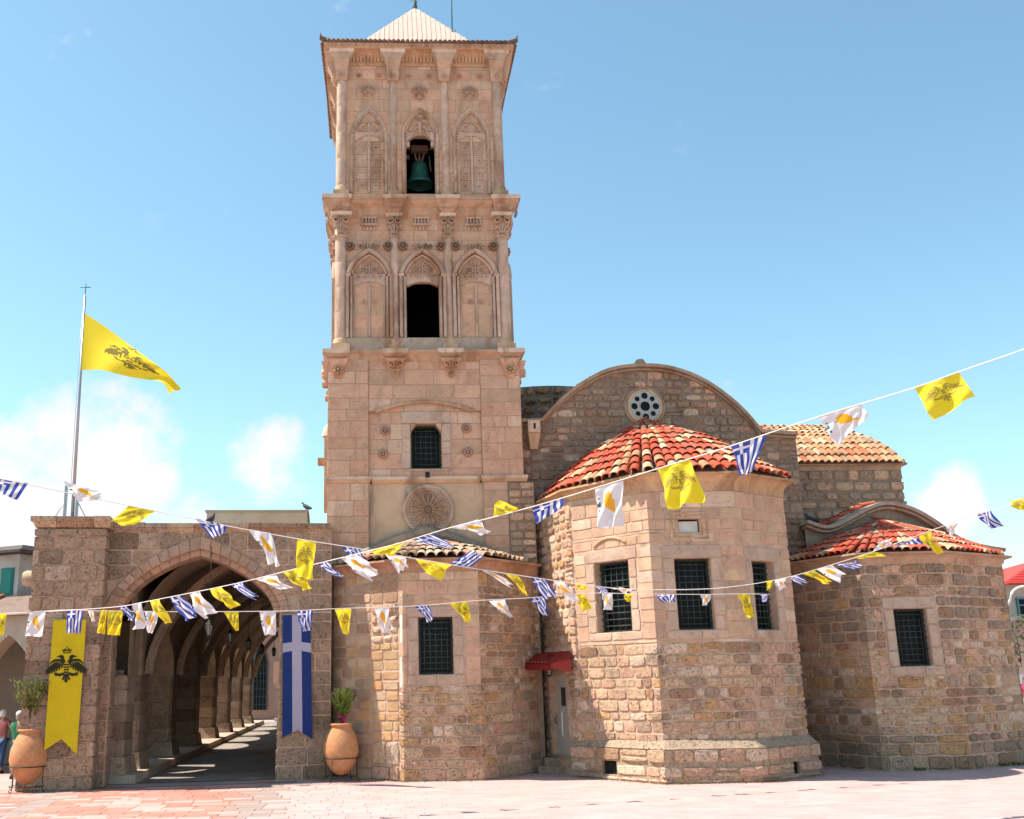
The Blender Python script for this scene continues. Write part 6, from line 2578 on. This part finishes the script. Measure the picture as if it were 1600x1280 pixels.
# the two long banners
M_BIGY = (.66, .50, .012)
yb = thing('yellow_banner', 'long yellow banner with a black crowned two-headed eagle, hung on the left gallery pier', 'banner', PF.P(PF.uz(105, 1175, -.68)[0], -.68, PF.uz(105, 1175, -.68)[1]))


def banner_pts(corners, v):
    return [(lambda q: (q[0], q[1]))(PF.uz(x, y, v)) for x, y in corners]


def wavy(u, z, v, k=.012):
    return PF.P(u, v + k * math.sin(u * 9 + z * 1.3) + k * .6 * math.sin(z * 4 + u * 3), z)


def banner_cloth(mb, tl, tr, br, bl, notch, v, colfn, na=20, nb=60):
    for j in range(nb + 1):
        for i in range(na + 1):
            a, b = i / na, j / nb
            x = (tl[0] * (1 - a) + tr[0] * a) * (1 - b) + (bl[0] * (1 - a) + br[0] * a) * b
            zt = tl[1] * (1 - a) + tr[1] * a
            zb = (bl[1] * (1 - a) + br[1] * a) + notch * (1 - abs(a - .5) * 2)
            mb.v.append(tuple(wavy(x, zt * (1 - b) + zb * b, v)))
    for j in range(nb):
        for i in range(na):
            k = j * (na + 1) + i
            mb.f.append([k, k + 1, k + na + 2, k + na + 1])
            mb.c.append(colfn((i + .5) / na, (j + .5) / nb))
            mb.m.append(0)
            mb.sm.append(True)


vy = -.70
tl, tr, br, bl = banner_pts([(83, 969), (135, 968), (120, 1179), (69, 1173)], vy)
mb = MB()
banner_cloth(mb, tl, tr, br, bl, .30, vy, lambda a, b: M_BIGY)
yc = mb.build('cloth', M_BANNER, yb)
mb = MB()
ecx, ecz = PF.uz(104, 1042, vy)
esx = .40
for p in EAGLE:
    m = len(p)
    vs = [wavy(ecx + x * esx - (y * esx * .9) * .035, ecz + y * esx * .92, vy - .012) for x, y in p]
    tri = geometry.tessellate_polygon([[Vector((x, y, 0)) for x, y in p]])
    mb.add(vs, [list(t) for t in tri], (.03, .03, .015))
mb.build('eagle_emblem', M_BANNER, yb)
mb = MB()
mb.tube([PF.P(tl[0] - .03, vy, tl[1] + .01), PF.P(tr[0] + .03, vy, tr[1] + .01)], .018, 6, (.3, .25, .1))
mb.build('rod', M_PLAIN, yb)
gb = thing('blue_banner', 'long blue banner with a white cross, hung on the right gallery pier', 'banner', PF.P(-.9, -.1, PF.uz(465, 1155, -.1)[1]))
vb = -.10
tl, tr, br, bl = banner_pts([(442, 961), (485, 960), (488, 1155), (441, 1153)], vb)


def crossc(a, b):
    return WHT2 if (abs(a - .5) < .165 or .235 < b < .31) else (.013, .038, .17)


WHT2 = (.42, .40, .50)
mb = MB()
banner_cloth(mb, tl, tr, br, bl, .20, vb, crossc, 42, 80)
mb.build('cloth', M_BANNER, gb)
mb = MB()
mb.tube([PF.P(tl[0] - .03, vb, tl[1] + .01), PF.P(tr[0] + .03, vb, tr[1] + .01)], .018, 6, (.3, .25, .2))
mb.build('rod', M_PLAIN, gb)

# ------------------------------------------------------------------ jars on iron stands with shrubs


def leaf_quad(mb, p, d, up, L, w, col):
    s = d.cross(up)
    s = s.normalized() if s.length > 1e-6 else Vector((1, 0, 0))
    mb.add([p, p + d * (L * .5) + s * (w * .5), p + d * L, p + d * (L * .5) - s * (w * .5)], [(0, 1, 2, 3)], col)


def jar(base, H, R, label):
    t = thing('terracotta_jar', label, 'jar', base)
    prof = [(.001, .0), (.30, .02), (.62, .12), (.88, .28), (1.0, .46), (.96, .62), (.82, .78), (.66, .89), (.56, .94), (.60, .96), (.66, .975), (.66, 1.0), (.60, 1.01), (.52, .99), (.50, .93), (.001, .9)]
    z0 = .10 * H / 1.25 + .04
    mb = MB()
    mb.lathe(base + Vector((0, 0, z0)), [(r * R, z * H) for r, z in prof], 36)
    for v in range(len(mb.v)):
        p = Vector(mb.v[v])
        k = 1 + .03 * noise.noise(p * 2.2)
        q = base + Vector(((p.x - base.x) * k, (p.y - base.y) * k, p.z - base.z))
        mb.v[v] = tuple(q)
    mb.build('jar_body', M_POT, t)
    mb = MB()
    mb.lathe(base + Vector((0, 0, z0 + .9 * H)), [(.5 * R, 0), (.001, .02)], 20, (.05, .035, .025))
    mb.build('soil', M_DARK, t)
    st = MB()
    zr = z0 + .34 * H
    st.tube([base + Vector((math.cos(a) * R * 1.0, math.sin(a) * R * 1.0, zr)) for a in [2 * math.pi * k / 24 for k in range(25)]], .011, 5, cap=False)
    zl = .12
    st.tube([base + Vector((math.cos(a) * R * .9, math.sin(a) * R * .9, zl)) for a in [2 * math.pi * k / 24 for k in range(25)]], .008, 5, cap=False)
    for k in range(4):
        a = math.pi / 4 + k * math.pi / 2 + .35
        d = Vector((math.cos(a), math.sin(a), 0))
        st.tube([base + d * R * 1.02 + Vector((0, 0, zr)), base + d * R * 1.04 + Vector((0, 0, .06)), base + d * R * 1.1 + Vector((0, 0, .012)), base + d * R * 1.2 + Vector((0, 0, .02)), base + d * R * 1.22 + Vector((0, 0, .07))], .010, 5)
        st.tube([base + d * R * .95 + Vector((0, 0, .12)), base + Vector((0, 0, z0 - .01))], .009, 5)
    return t, st, z0 + .93 * H


P1 = gnd(42, 1237)
P2 = gnd(533, 1221)
# keep the jars clear of the walls
t1, st1, top1 = jar(P1, 1.22, .44, 'large terracotta jar with a feathery green shrub in front of the left pier')
t2, st2, top2 = jar(P2, 1.18, .42, 'large terracotta jar with a purple-flowered plant beside the blue banner')
st1.build('iron_stand', M_IRON, t1)
st2.build('iron_stand', M_IRON, t2)
rp = random.Random(77)


def shrub(base, n_stem, hgt, spread, nleaf, cols, L, label, ribbon=False, flowers=0):
    t = thing('potted_shrub', label, 'plant', base)
    st = MB()
    lf = MB()
    for k in range(n_stem):
        a = rp.uniform(0, 6.28)
        sp = spread * math.sqrt(rp.random())
        h = hgt * rp.uniform(.7, 1.05)
        d = Vector((math.cos(a) * sp, math.sin(a) * sp, h))
        mid = base + d * .5 + Vector((-d.x * .2, -d.y * .2, 0))
        st.tube([base + Vector((d.x * .12, d.y * .12, -.05)), mid, base + d], .010, 4, (.14, .10, .06), taper=.004)
        for j in range(nleaf):
            f = rp.uniform(.42, 1.03)
            p = (mid.lerp(base + d, (f - .5) * 2) if f > .5 else base.lerp(mid, f * 2))
            dr_ = Vector((rp.uniform(-1, 1), rp.uniform(-1, 1), rp.uniform(.5, 2.2))).normalized()
            p = p + Vector((rp.uniform(-.05, .05), rp.uniform(-.05, .05), 0))
            leaf_quad(lf, p, dr_, Vector((rp.uniform(-1, 1), rp.uniform(-1, 1), .3)), L * rp.uniform(.6, 1.3), L * .2, jit(rp.choice(cols), .12))
    st.build('stems', M_BARK, t)
    lf.build('foliage', M_LEAF, t, kind='stuff')
    if flowers:
        fl = MB()
        for k in range(flowers):
            p = base + Vector((rp.uniform(-.7, 1) * spread, rp.uniform(-.6, .6) * spread, hgt * rp.uniform(.85, 1.08)))
            for j in range(26):
                leaf_quad(fl, p + Vector((rp.uniform(-.05, .05), rp.uniform(-.05, .05), rp.uniform(-.10, .08))), Vector((rp.uniform(-1, 1), rp.uniform(-1, 1), rp.uniform(0, 1))).normalized(), Vector((0, 1, .3)), .05, .03, jit((.10, .02, .12), .2))
        fl.build('blossom', M_LEAF, t, kind='stuff')
    if ribbon:
        rb_ = MB()
        p = base + Vector((.02, -.1, .22))
        for s_ in (-1, 1):
            rb_.add([p, p + Vector((s_ * .10, -.02, .08)), p + Vector((s_ * .13, -.02, .02))], [(0, 1, 2)], (.45, .02, .16))
            rb_.add([p, p + Vector((s_ * .03 + .02, -.02, -.03)), p + Vector((s_ * .05 + .05, -.03, -.26)), p + Vector((s_ * .05, -.02, -.22))], [(0, 1, 2, 3)], (.45, .02, .16))
        rb_.build('ribbon_bow', M_CLOTH, t)
    return t


GR1 = [(.13, .17, .03), (.20, .22, .05), (.09, .12, .03), (.24, .24, .08)]
shrub(P1 + Vector((.02, 0, top1)), 46, 1.12, .5, 60, GR1, .12, 'feathery green shrub with fine leaves in the jar before the left pier')
GR2 = [(.16, .22, .03), (.10, .16, .03), (.22, .27, .06)]
shrub(P2 + Vector((.03, 0, top2)), 30, .80, .30, 62, GR2, .13, 'small bushy green plant with purple blossoms and a pink ribbon in the second jar', True, 5)

# ------------------------------------------------------------------ house on the left beyond the gallery
HL = Frame(-14.5, 33.0, -24)
hs = thing('plastered_house', 'old white plastered house with teal shutters and an arcade at the left edge', 'house', HL.P(0, 0, 0))


def place(F, x, y, v=0):
    return F.uz(x, y, v)


q0 = place(HL, 48, 900)[0]
e1 = place(HL, 30, 885)
e2 = place(HL, 0, 868)
mb = MB()
mb.box(HL, -9, e1[0], .0, 7, 5.0, e1[1] + .45, (.48, .48, .46))
mb.box(HL, e1[0] + .002, q0 + .7, .6, 7, 4.5, place(HL, 35, 905, .6)[1], (.50, .52, .50))
wlh = mb.build('wall', M_PLAST, hs)
zrf = e1[1] + .02
mb = MB()
mb.frust(HL, (-9, e1[0] + .35, -.35, 7, zrf + .44), (-9, e1[0] + .2, -.1, 6, zrf + .62), (.10, .085, .08))
mb.box(HL, -9, e1[0] + .5, -.5, 7.2, zrf + .36, zrf + .438, (.07, .06, .055))
mb.build('roof', M_TILEC, hs)
# lower arcade with sloping tiled roof
zar = place(HL, 30, 962, -1.6)[1]
arc_m = MB()
f_u0 = -8
cols_ = []
bay = 3.0
ub = place(HL, 48, 1000, -1.6)[0] + .6
for k in range(3):
    b = ub - .2 - k * bay
    a = b - (bay - .55)
    P = pointed((b - a) / 2, 2.2, 3.75, 10, (a + b) / 2)
    for p, q in zip(P, P[1:]):
        for v_ in (-1.6, -1.1):
            arc_m.add([HL.P(p[0], v_, p[1]), HL.P(q[0], v_, q[1]), HL.P(q[0], v_, zar), HL.P(p[0], v_, zar)], [(0, 1, 2, 3)], (.40, .34, .27))
        arc_m.add([HL.P(p[0], -1.6, p[1]), HL.P(q[0], -1.6, q[1]), HL.P(q[0], -1.1, q[1]), HL.P(p[0], -1.1, p[1])], [(0, 1, 2, 3)], (.38, .29, .22))
    for x0_, x1_ in ((b, b + .55),):
        arc_m.box(HL, x0_, x1_, -1.6, -1.1, 0, zar, (.40, .34, .27))
arc_m.box(HL, ub - .2 - 3 * bay, ub + .4 - 3 * bay, -1.6, -1.1, 0, zar, (.4, .34, .27))
arc_m.build('arcade', M_PLAST, hs)
mb = MB()
mb.box(HL, -9.5, ub + .3, 1.5, 2, 0, 5.2, (.25, .20, .16))
mb.build('inner_wall', M_PLAST, hs)
mb = MB()
mb.frust(HL, (-9.5, ub + .6, -1.95, .6, zar - .0), (-9.5, ub + .6, -.2, .6, zar + .7), (.20, .14, .11))
o = mb.build('lean_to_roof', M_TILEC, hs)
mb = MB()
for k in range(46):
    x = -9.4 + k * .24
    if x < ub + .5:
        mb.tube([HL.P(x, -2.0, zar + .06), HL.P(x, -.2, zar + .75)], .075, 6, jit((.36, .15, .10), .1))
mb.build('eave_tiles', M_TILEC, o, kind='stuff')
mb = MB()
su, szz = place(HL, 18, 895)
sz2 = place(HL, 10, 930)[1]
for k in range(2):
    x0_ = su - .38 - k * .62
    mb2 = MB()
    mb2.box(HL, x0_, x0_ + .5, -.05, .0, sz2, szz + .15, (.02, .19, .17))
    for j in range(14):
        z_ = sz2 + .06 + (szz + .05 - sz2) * j / 14
        mb2.box(HL, x0_ + .05, x0_ + .45, -.07, -.05, z_, z_ + .05, (.02, .22, .19))
    mb2.build('shutter', M_PLAIN, hs)

# ------------------------------------------------------------------ building, terrace and street lamp on the right
HR = Frame(26.0, 44.0, 4)
rbd = thing('red_roofed_house', 'cream house with a bright red tiled roof and blue-framed windows beyond the right apse', 'house', HR.P(3, 0, 0))
za_ = HR.uz(1590, 914, 0)[1]
zb2 = HR.uz(1590, 962, 0)[1]
ul_ = HR.uz(1556, 914, 0)[0]
mb = MB()
mb.box(HR, ul_ + .3, ul_ + 14, 0, 9, 0, za_, (.50, .45, .38))
mb.build('wall', M_PLAST, rbd)
mb = MB()
zpk2 = HR.uz(1600, 885, 3)[1]
n_ = 0
RR_ = (.60, .06, .05)
ru0, ru1 = ul_ - .1, ul_ + 14.4
mb.add([HR.P(ru0, -.5, za_), HR.P(ru1, -.5, za_), HR.P(ru1 - 5, 4.5, za_ + 1.5), HR.P(ru0 + 5, 4.5, za_ + 1.5), HR.P(ru0, 9.5, za_), HR.P(ru1, 9.5, za_)], [(0, 1, 2, 3), (0, 3, 4), (1, 5, 2), (4, 3, 2, 5), (0, 4, 5, 1)], RR_)
o = mb.build('roof', M_TILEC, rbd)
mb = MB()
for j in range(16):
    t0, t1 = j / 16, (j + 1) / 16
    a0, a1 = ru0 + 5 * t0, ru0 + 5 * t1
    z0_, z1_ = za_ + 1.5 * t0, za_ + 1.5 * t1
    v0_, v1_ = -.5 + 5 * t0, -.5 + 5 * t1
    x = a1
    while x < a1 + 7 and x < ru1 - 5 * t1:
        mb.add([HR.P(x + .01, v0_, z0_ + .06), HR.P(x + .24, v0_, z0_ + .06), HR.P(x + .24, v1_, z1_ + .02), HR.P(x + .01, v1_, z1_ + .02), HR.P(x + .01, v0_, z0_), HR.P(x + .24, v0_, z0_)], [(0, 1, 2, 3), (4, 5, 1, 0)], jit(RR_, .08))
        x += .25
mb.build('roof_tiling', M_TILEC, o, kind='stuff')
for k in range(4):
    mb = MB()
    x0_ = ul_ + .75 + k * 1.7
    zt_, zz0 = HR.uz(1590, 934, 0)[1], HR.uz(1590, 960, 0)[1]
    mb.box(HR, x0_, x0_ + 1.4, -.04, .02, zz0, zt_, (.02, .06, .08))
    w_ = mb.build('window', M_GLASS, rbd)
    mb = MB()
    for x in (0, .45, .92, 1.34):
        mb.box(HR, x0_ + x, x0_ + x + .07, -.09, -.04, zz0, zt_, (.10, .28, .32))
    mb.box(HR, x0_, x0_ + 1.4, -.085, -.045, zt_ - .07, zt_, (.10, .28, .32))
    mb.box(HR, x0_, x0_ + 1.4, -.085, -.045, (zz0 + zt_) / 2, (zz0 + zt_) / 2 + .05, (.10, .28, .32))
    mb.build('window_frame', M_PLAIN, w_)
tw = MB()
HT = Frame(25.2, 41.5, 4)
ztw = HT.uz(1590, 966, 0)[1]
u1_ = HT.uz(1562, 966, 0)[0]
tw.box(HT, u1_ - 1.5, u1_ + 12, 0, .5, 0, ztw - .12, (.55, .43, .33))
twl = tw.build('terrace_wall', M_PLAST)
tag(twl, 'sand-coloured terrace wall with a white edge below the red-roofed house', 'wall')
mb = MB()
mb.box(HT, u1_ - 1.6, u1_ + 12, -.12, .6, ztw - .118, ztw + .04, (.60, .58, .54))
mb.build('ledge', M_PLAST, twl)
rt = MB()
rt.box(Frame(24, 38, 4), -4, 16, 0, 3.4, 0, .9, (.5, .36, .32))
rto = rt.build('raised_terrace', M_PLAST)
tag(rto, 'low raised pink-paved terrace at the right edge behind the apse', 'terrace')
# street lamp with a curved neck
lpn = thing('street_lamp', 'white street lamp with a curved neck before the red-roofed house', 'street lamp', HT.P(u1_ + .9, -1.0, 0))
mb = MB()
lu, lz = HT.uz(1583, 965, -1)
tu, tz2 = HT.uz(1602, 916, -1)
ctr = [HT.P(lu, .2, ztw), HT.P(lu, -.3, lz + .05), HT.P(lu + .02, -1, lz + .7)]
for k in range(1, 9):
    a = k / 8 * math.pi / 2
    ctr.append(HT.P(lu + .02 + (1 - math.cos(a)) * (tu - lu), -1, lz + .7 + math.sin(a) * (tz2 - lz - .7)))
ctr.append(HT.P(tu + .6, -1, tz2 - .12))
mb.tube(ctr, .045, 7, (.72, .72, .70))
mb.build('pole', M_PLAIN, lpn)
mb = MB()
mb.box(HT, tu + .5, tu + 1.1, -1.12, -.88, tz2 - .26, tz2 - .12, (.6, .6, .6))
mb.build('lamp_head', M_PLAIN, lpn)
# bougainvillea climbing at the corner
bo = thing('bougainvillea', 'sprigs of pink bougainvillea hanging over the terrace wall by the right apse', 'plant', HT.P(u1_ + .3, -.4, ztw - 2))
lf, st_, fl = MB(), MB(), MB()
for k in range(9):
    x = u1_ + rp.uniform(-.3, 2.4)
    z1_ = ztw - rp.uniform(.6, 1.9)
    p0_ = HT.P(x, -.25, ztw + .02)
    p1_ = HT.P(x + rp.uniform(-.4, .5), -.5, z1_)
    st_.tube([p0_, p0_.lerp(p1_, .5) + HT.v * -.25, p1_], .012, 4)
    for j in range(44):
        f = rp.random()
        p = p0_.lerp(p1_, f) + Vector((rp.uniform(-.16, .16), rp.uniform(-.2, .1), rp.uniform(-.16, .16)))
        d = Vector((rp.uniform(-1, 1), rp.uniform(-1, 1), rp.uniform(-1, 1))).normalized()
        if rp.random() < .78:
            leaf_quad(lf, p, d, Vector((0, 1, .2)), .12, .08, jit((.07, .13, .04), .15))
        else:
            leaf_quad(fl, p, d, Vector((0, 1, .2)), .11, .09, jit((.26, .03, .09), .15))
st_.build('stems', M_BARK, bo)
lf.build('foliage', M_LEAF, bo, kind='stuff')
fl.build('blossom', M_LEAF, bo, kind='stuff')
# planter shrubs at the end of the gallery
sh = thing('dark_shrub', 'dark leafy shrub in a raised planter at the far end of the gallery', 'shrub', GF.P(3.4, 39.8, 0))
mb = MB()
mb.box(GF, 2.2, 6.2, 39.4, 40.6, 0, 1.3, (.30, .27, .24))
mb.build('planter', M_PLAST, sh)
lf = MB()
for k in range(1500):
    p = GF.P(rp.gauss(3.6, .9), 39.7 + rp.uniform(-.5, .5), 1.3 + abs(rp.gauss(0, .55)))
    leaf_quad(lf, p, Vector((rp.uniform(-1, 1), rp.uniform(-1, 1), rp.uniform(-.3, 1))).normalized(), Vector((0, 1, .2)), .17, .10, jit((.05, .07, .03), .2))
lf.build('foliage', M_LEAF, sh, kind='stuff')

# ------------------------------------------------------------------ people


def skin_mesh(name, joints, edges, mat, parent, root=0, sub=1, col=(.4, .2, .15)):
    me = bpy.data.meshes.new(name)
    me.from_pydata([j[0] for j in joints], edges, [])
    o = bpy.data.objects.new(name, me)
    COL.objects.link(o)
    md = o.modifiers.new('skin', 'SKIN')
    sv = me.skin_vertices[0].data
    for i, j in enumerate(joints):
        rr = j[1] if isinstance(j[1], tuple) else (j[1], j[1])
        sv[i].radius = rr
        sv[i].use_root = (i == root)
    o.modifiers.new('sub', 'SUBSURF').levels = sub
    o.modifiers['sub'].render_levels = sub
    dg = bpy.context.evaluated_depsgraph_get()
    m2 = bpy.data.meshes.new_from_object(o.evaluated_get(dg))
    o.modifiers.clear()
    o.data = m2
    m2.materials.clear()
    m2.materials.append(mat)
    at = m2.color_attributes.new('Col', 'FLOAT_COLOR', 'CORNER')
    at.data.foreach_set('color', list((*col, 1.0)) * len(m2.loops))
    for p in m2.polygons:
        p.use_smooth = True
    o.name = name
    o.parent = parent
    return o


def person(loc, yaw, label, top, bottom, shoes, hair=None, cap=None, lean=0.0, armL=(-.10, -.05, .30), armR=(.10, -.25, -.05), step=.12, s=1.0, shorts=False, bag=None):
    t = thing('person', label, 'person', loc)
    t.rotation_euler = (0, 0, yaw)
    t.scale = (s, s, s)
    ln = lean
    hip, chest, neck, head = Vector((0, 0, .92)), Vector((0, -ln * .6, 1.28)), Vector((0, -ln, 1.45)), Vector((0, -ln * 1.25 - .01, 1.56))
    J = [(hip, .135), (Vector((0, -ln * .3, 1.08)), (.125, .10)), (chest, (.15, .11)), (neck, .052), (head, (.078, .09)), (head + Vector((0, 0, .09)), (.070, .085))]
    E_ = [(0, 1), (1, 2), (2, 3), (3, 4), (4, 5)]
    ends = {}
    for sg, arm in ((-1, armL), (1, armR)):
        sh_ = chest + Vector((sg * .175, 0, .10))
        hand = sh_ + Vector((arm[0] * 1, arm[1], -.52 + arm[2] + .0))
        elb = sh_.lerp(hand, .5) + Vector((sg * .05, .06, -.04))
        b = len(J)
        J += [(sh_, .052), (elb, .038), (sh_.lerp(hand, .95), .028), (hand, (.034, .02))]
        E_ += [(2, b), (b, b + 1), (b + 1, b + 2), (b + 2, b + 3)]
        d = (hand - elb).normalized()
        for f in range(4):
            q = len(J)
            off = Vector(((f - 1.5) * .017, 0, 0))
            L = (.055, .07, .065, .05)[f]
            J += [(hand + off + d * .045, .010), (hand + off + d * (.045 + L) + Vector((0, -.012, 0)), .008)]
            E_ += [(b + 3, q), (q, q + 1)]
        ends[sg] = (sh_, elb, hand)
    legs = {}
    for sg in (-1, 1):
        hp = hip + Vector((sg * .09, 0, -.06))
        kn = Vector((sg * .10, -sg * step * .5, .49))
        an = Vector((sg * .10, -sg * step + .02, .085))
        toe = an + Vector((0, -.15, -.05))
        b = len(J)
        J += [(hp, .092), (kn, .060), (an, .040), (toe, (.038, .028))]
        E_ += [(0, b), (b, b + 1), (b + 1, b + 2), (b + 2, b + 3)]
        legs[sg] = (hp, kn, an, toe)
    skin_mesh('body', J, E_, M_SKIN, t)
    # shirt
    J2 = [(Vector((0, 0, .90)), (.165, .135)), (Vector((0, -ln * .3, 1.08)), (.15, .12)), (chest, (.175, .13)), (chest.lerp(neck, .6), .085)]
    E2_ = [(0, 1), (1, 2), (2, 3)]
    for sg in (-1, 1):
        sh_, elb, hand = ends[sg]
        b = len(J2)
        J2 += [(sh_, .068), (sh_.lerp(elb, .75), .058)]
        E2_ += [(2, b), (b, b + 1)]
    skin_mesh('shirt', J2, E2_, M_PLAIN, t, col=top)
    J3 = [(Vector((0, 0, .93)), (.16, .13))]
    E3_ = []
    for sg in (-1, 1):
        hp, kn, an, toe = legs[sg]
        b = len(J3)
        J3 += [(hp, .108), (kn if not shorts else hp.lerp(kn, .7), .078)]
        E3_ += [(0, b), (b, b + 1)]
        if not shorts:
            J3 += [(an + Vector((0, 0, .05)), .06)]
            E3_ += [(b + 1, b + 2)]
    skin_mesh('trousers', J3, E3_, M_PLAIN, t, col=bottom)
    mb = MB()
    for sg in (-1, 1):
        hp, kn, an, toe = legs[sg]
        c = an + Vector((0, -.07, -.05))
        mb.lathe(c, [(.001, .05), (.05, .045), (.075, .01), (.08, -.03), (.001, -.035)], 12, shoes)
        k0 = len(mb.v) - 60
        for k in range(k0, len(mb.v)):
            x, y, z = mb.v[k]
            mb.v[k] = (c.x + (x - c.x) * .6, c.y + (y - c.y) * 1.75, z)
    me = mb.mesh('shoes', M_PLAIN)
    o = bpy.data.objects.new('shoes', me)
    COL.objects.link(o)
    o.parent = t
    hc = head + Vector((0, 0, .04))
    # face details
    mb = MB()
    for sg in (-1, 1):
        mb.lathe(hc + Vector((sg * .032, -.088, .005)), [(.001, -.008), (.010, 0), (.001, .008)], 6, (.03, .02, .02))
        mb.lathe(hc + Vector((sg * .082, .0, -.01)), [(.001, -.03), (.014, 0), (.001, .03)], 6, (.36, .19, .13))
    mb.add([hc + Vector((-.012, -.088, -.03)), hc + Vector((.012, -.088, -.03)), hc + Vector((0, -.118, -.028)), hc + Vector((0, -.09, .015))], [(0, 1, 2), (0, 2, 3), (1, 3, 2)], (.42, .22, .15))
    mb.add([hc + Vector((-.025, -.086, -.055)), hc + Vector((.025, -.086, -.055)), hc + Vector((.02, -.09, -.062)), hc + Vector((-.02, -.09, -.062))], [(0, 1, 2, 3)], (.30, .08, .07))
    o = bpy.data.objects.new('face', mb.mesh('face', M_PLAIN))
    COL.objects.link(o)
    o.parent = t
    mb = MB()
    ax_ = (Vector((1, 0, 0)), Vector((0, 1, 0)), Vector((0, 0, 1)))
    hcol = hair or (.05, .03, .02)
    mb.lathe(hc + Vector((0, .018, .012)), [(.088, -.10), (.097, -.04), (.096, .02), (.08, .07), (.045, .098), (.001, .105)], 14, hcol)
    o = bpy.data.objects.new('hair', mb.mesh('hair', M_PLAIN))
    COL.objects.link(o)
    o.parent = t
    if cap:
        mb = MB()
        mb.lathe(hc + Vector((0, .0, .03)), [(.103, -.0), (.105, .03), (.085, .08), (.04, .11), (.001, .115)], 16, cap)
        mb.add([hc + Vector((-.08, -.06, .035)), hc + Vector((.08, -.06, .035)), hc + Vector((.065, -.17, .02)), hc + Vector((-.065, -.17, .02)), hc + Vector((-.08, -.06, .045)), hc + Vector((.08, -.06, .045)), hc + Vector((.065, -.17, .03)), hc + Vector((-.065, -.17, .03))],
               [(3, 2, 1, 0), (4, 5, 6, 7), (0, 1, 5, 4), (1, 2, 6, 5), (2, 3, 7, 6), (3, 0, 4, 7)], cap)
        o = bpy.data.objects.new('cap', mb.mesh('cap', M_PLAIN))
        COL.objects.link(o)
        o.parent = t
    return t


pw1 = gnd(36, 1215)
pw1.y += 1.5
wv = (pw1 - CO)
pp = gnd(24, 1217)
person(pp, math.radians(205), 'woman in a white cap and green patterned top, arms raised, behind the left jar', (.03, .22, .10), (.02, .14, .18), (.02, .02, .02), hair=(.25, .2, .17), cap=(.6, .55, .55), lean=.12, armL=(.10, -.28, .55), armR=(-.12, -.28, .55), s=.98)
pq = gnd(-2, 1208)
person(pq, math.radians(170), 'person with a bare arm and dark blue trousers cut off by the left edge', (.30, .10, .10), (.03, .06, .15), (.03, .03, .03), hair=(.5, .45, .4), s=1.0)
pr_ = Frame(24, 38, 4).P(-0.0, .5, .9)
d = ray(1594, 1103)
tt = (.9 - HC) / d.z
d2 = ray(1594, 1085)
ppt = CO + d2 * ((39.4) / d2.y)
ppt.z = .9
person(ppt, math.radians(190), 'woman in a pink cap, white top and pink shorts on the raised terrace at right', (.7, .68, .7), (.6, .05, .15), (.5, .2, .2), hair=(.2, .1, .06), cap=(.65, .3, .32), armR=(-.1, -.2, .1), shorts=True, s=.86)

# hollow under the fence line: small weeds at the wall foot
wd_ = MB()
for p0_ in [C.P(14.0, -1.35, 0), C.P(13.6, -1.5, 0), C.P(11.2, -2.1, 0)]:
    for j in range(30):
        p = p0_ + Vector((rp.gauss(0, .09), rp.uniform(-.08, .02), 0))
        leaf_quad(wd_, p, Vector((rp.uniform(-.6, .6), rp.uniform(-.6, .3), 1)).normalized(), Vector((0, 1, .2)), rp.uniform(.05, .13), .03, jit((.07, .11, .03), .2))
wdo = wd_.build('weeds', M_LEAF, kind='stuff')

dr = MB()
for k in range(74):
    u = aL - .3 + k * .065
    dr.box(PF, u, u + .035, -.42, -.30, .0, .006, (.10, .08, .07))
dro = dr.build('drain_grate', M_IRON, plaza, kind='stuff')
mb = MB()
q = C.uz(505, 721, 1.0)
mb.box(F0, -TH - .32, -TH + .05, -TH + .9, -TH + 1.15, q[1] - .10, q[1] + .08, jit(OCHRE))
mb.build('side_spout', M_CARVE, tower)
mb = MB()
z0_, z1_ = C.uz(508, 800, .8)[1], C.uz(508, 682, .8)[1]
mb.box(F0, -TH - .13, -TH + .05, -TH + .7, -TH + 1.0, z0_, z1_, jit(BEIGE))
mb.lathe(F0.P(-TH - .06, -TH + .85, 0), [(.001, z1_ + .35), (.10, z1_ + .25), (.14, z1_ + .0)], 8, jit(CREAM))
mb.build('side_buttress', M_CARVE, tower)

# grit swept against the foot of the walls
gr = MB()
rg = random.Random(31)
foot = [C.P(*p, 0) for p in [(-2.6, -.35), (-1.0, -1.9), (.9, -2.0), (2.4, -.6), (3.0, -1.8), (4.65, -3.95), (6.8, -4.0), (8.65, -2.85), (9.2, -.9), (10.4, -2.05), (12.45, -2.2), (14.9, -.9)]]
for a, b in zip(foot, foot[1:]):
    n = int((b - a).length * 55)
    for k in range(n):
        p = a.lerp(b, rg.random()) + C.v * -abs(rg.gauss(0, .10)) + C.v * .08
        q = rg.uniform(.006, .022)
        gr.add([p + Vector((q, 0, .001)), p + Vector((0, q, .001)), p + Vector((-q, 0, .001)), p + Vector((0, -q, .001)), p + Vector((0, 0, q))], [(0, 1, 4), (1, 2, 4), (2, 3, 4), (3, 0, 4)], jit(rg.choice((BROWN, GREY, BEIGE)), .1))
gro = gr.build('grit', M_RUB, kind='stuff')
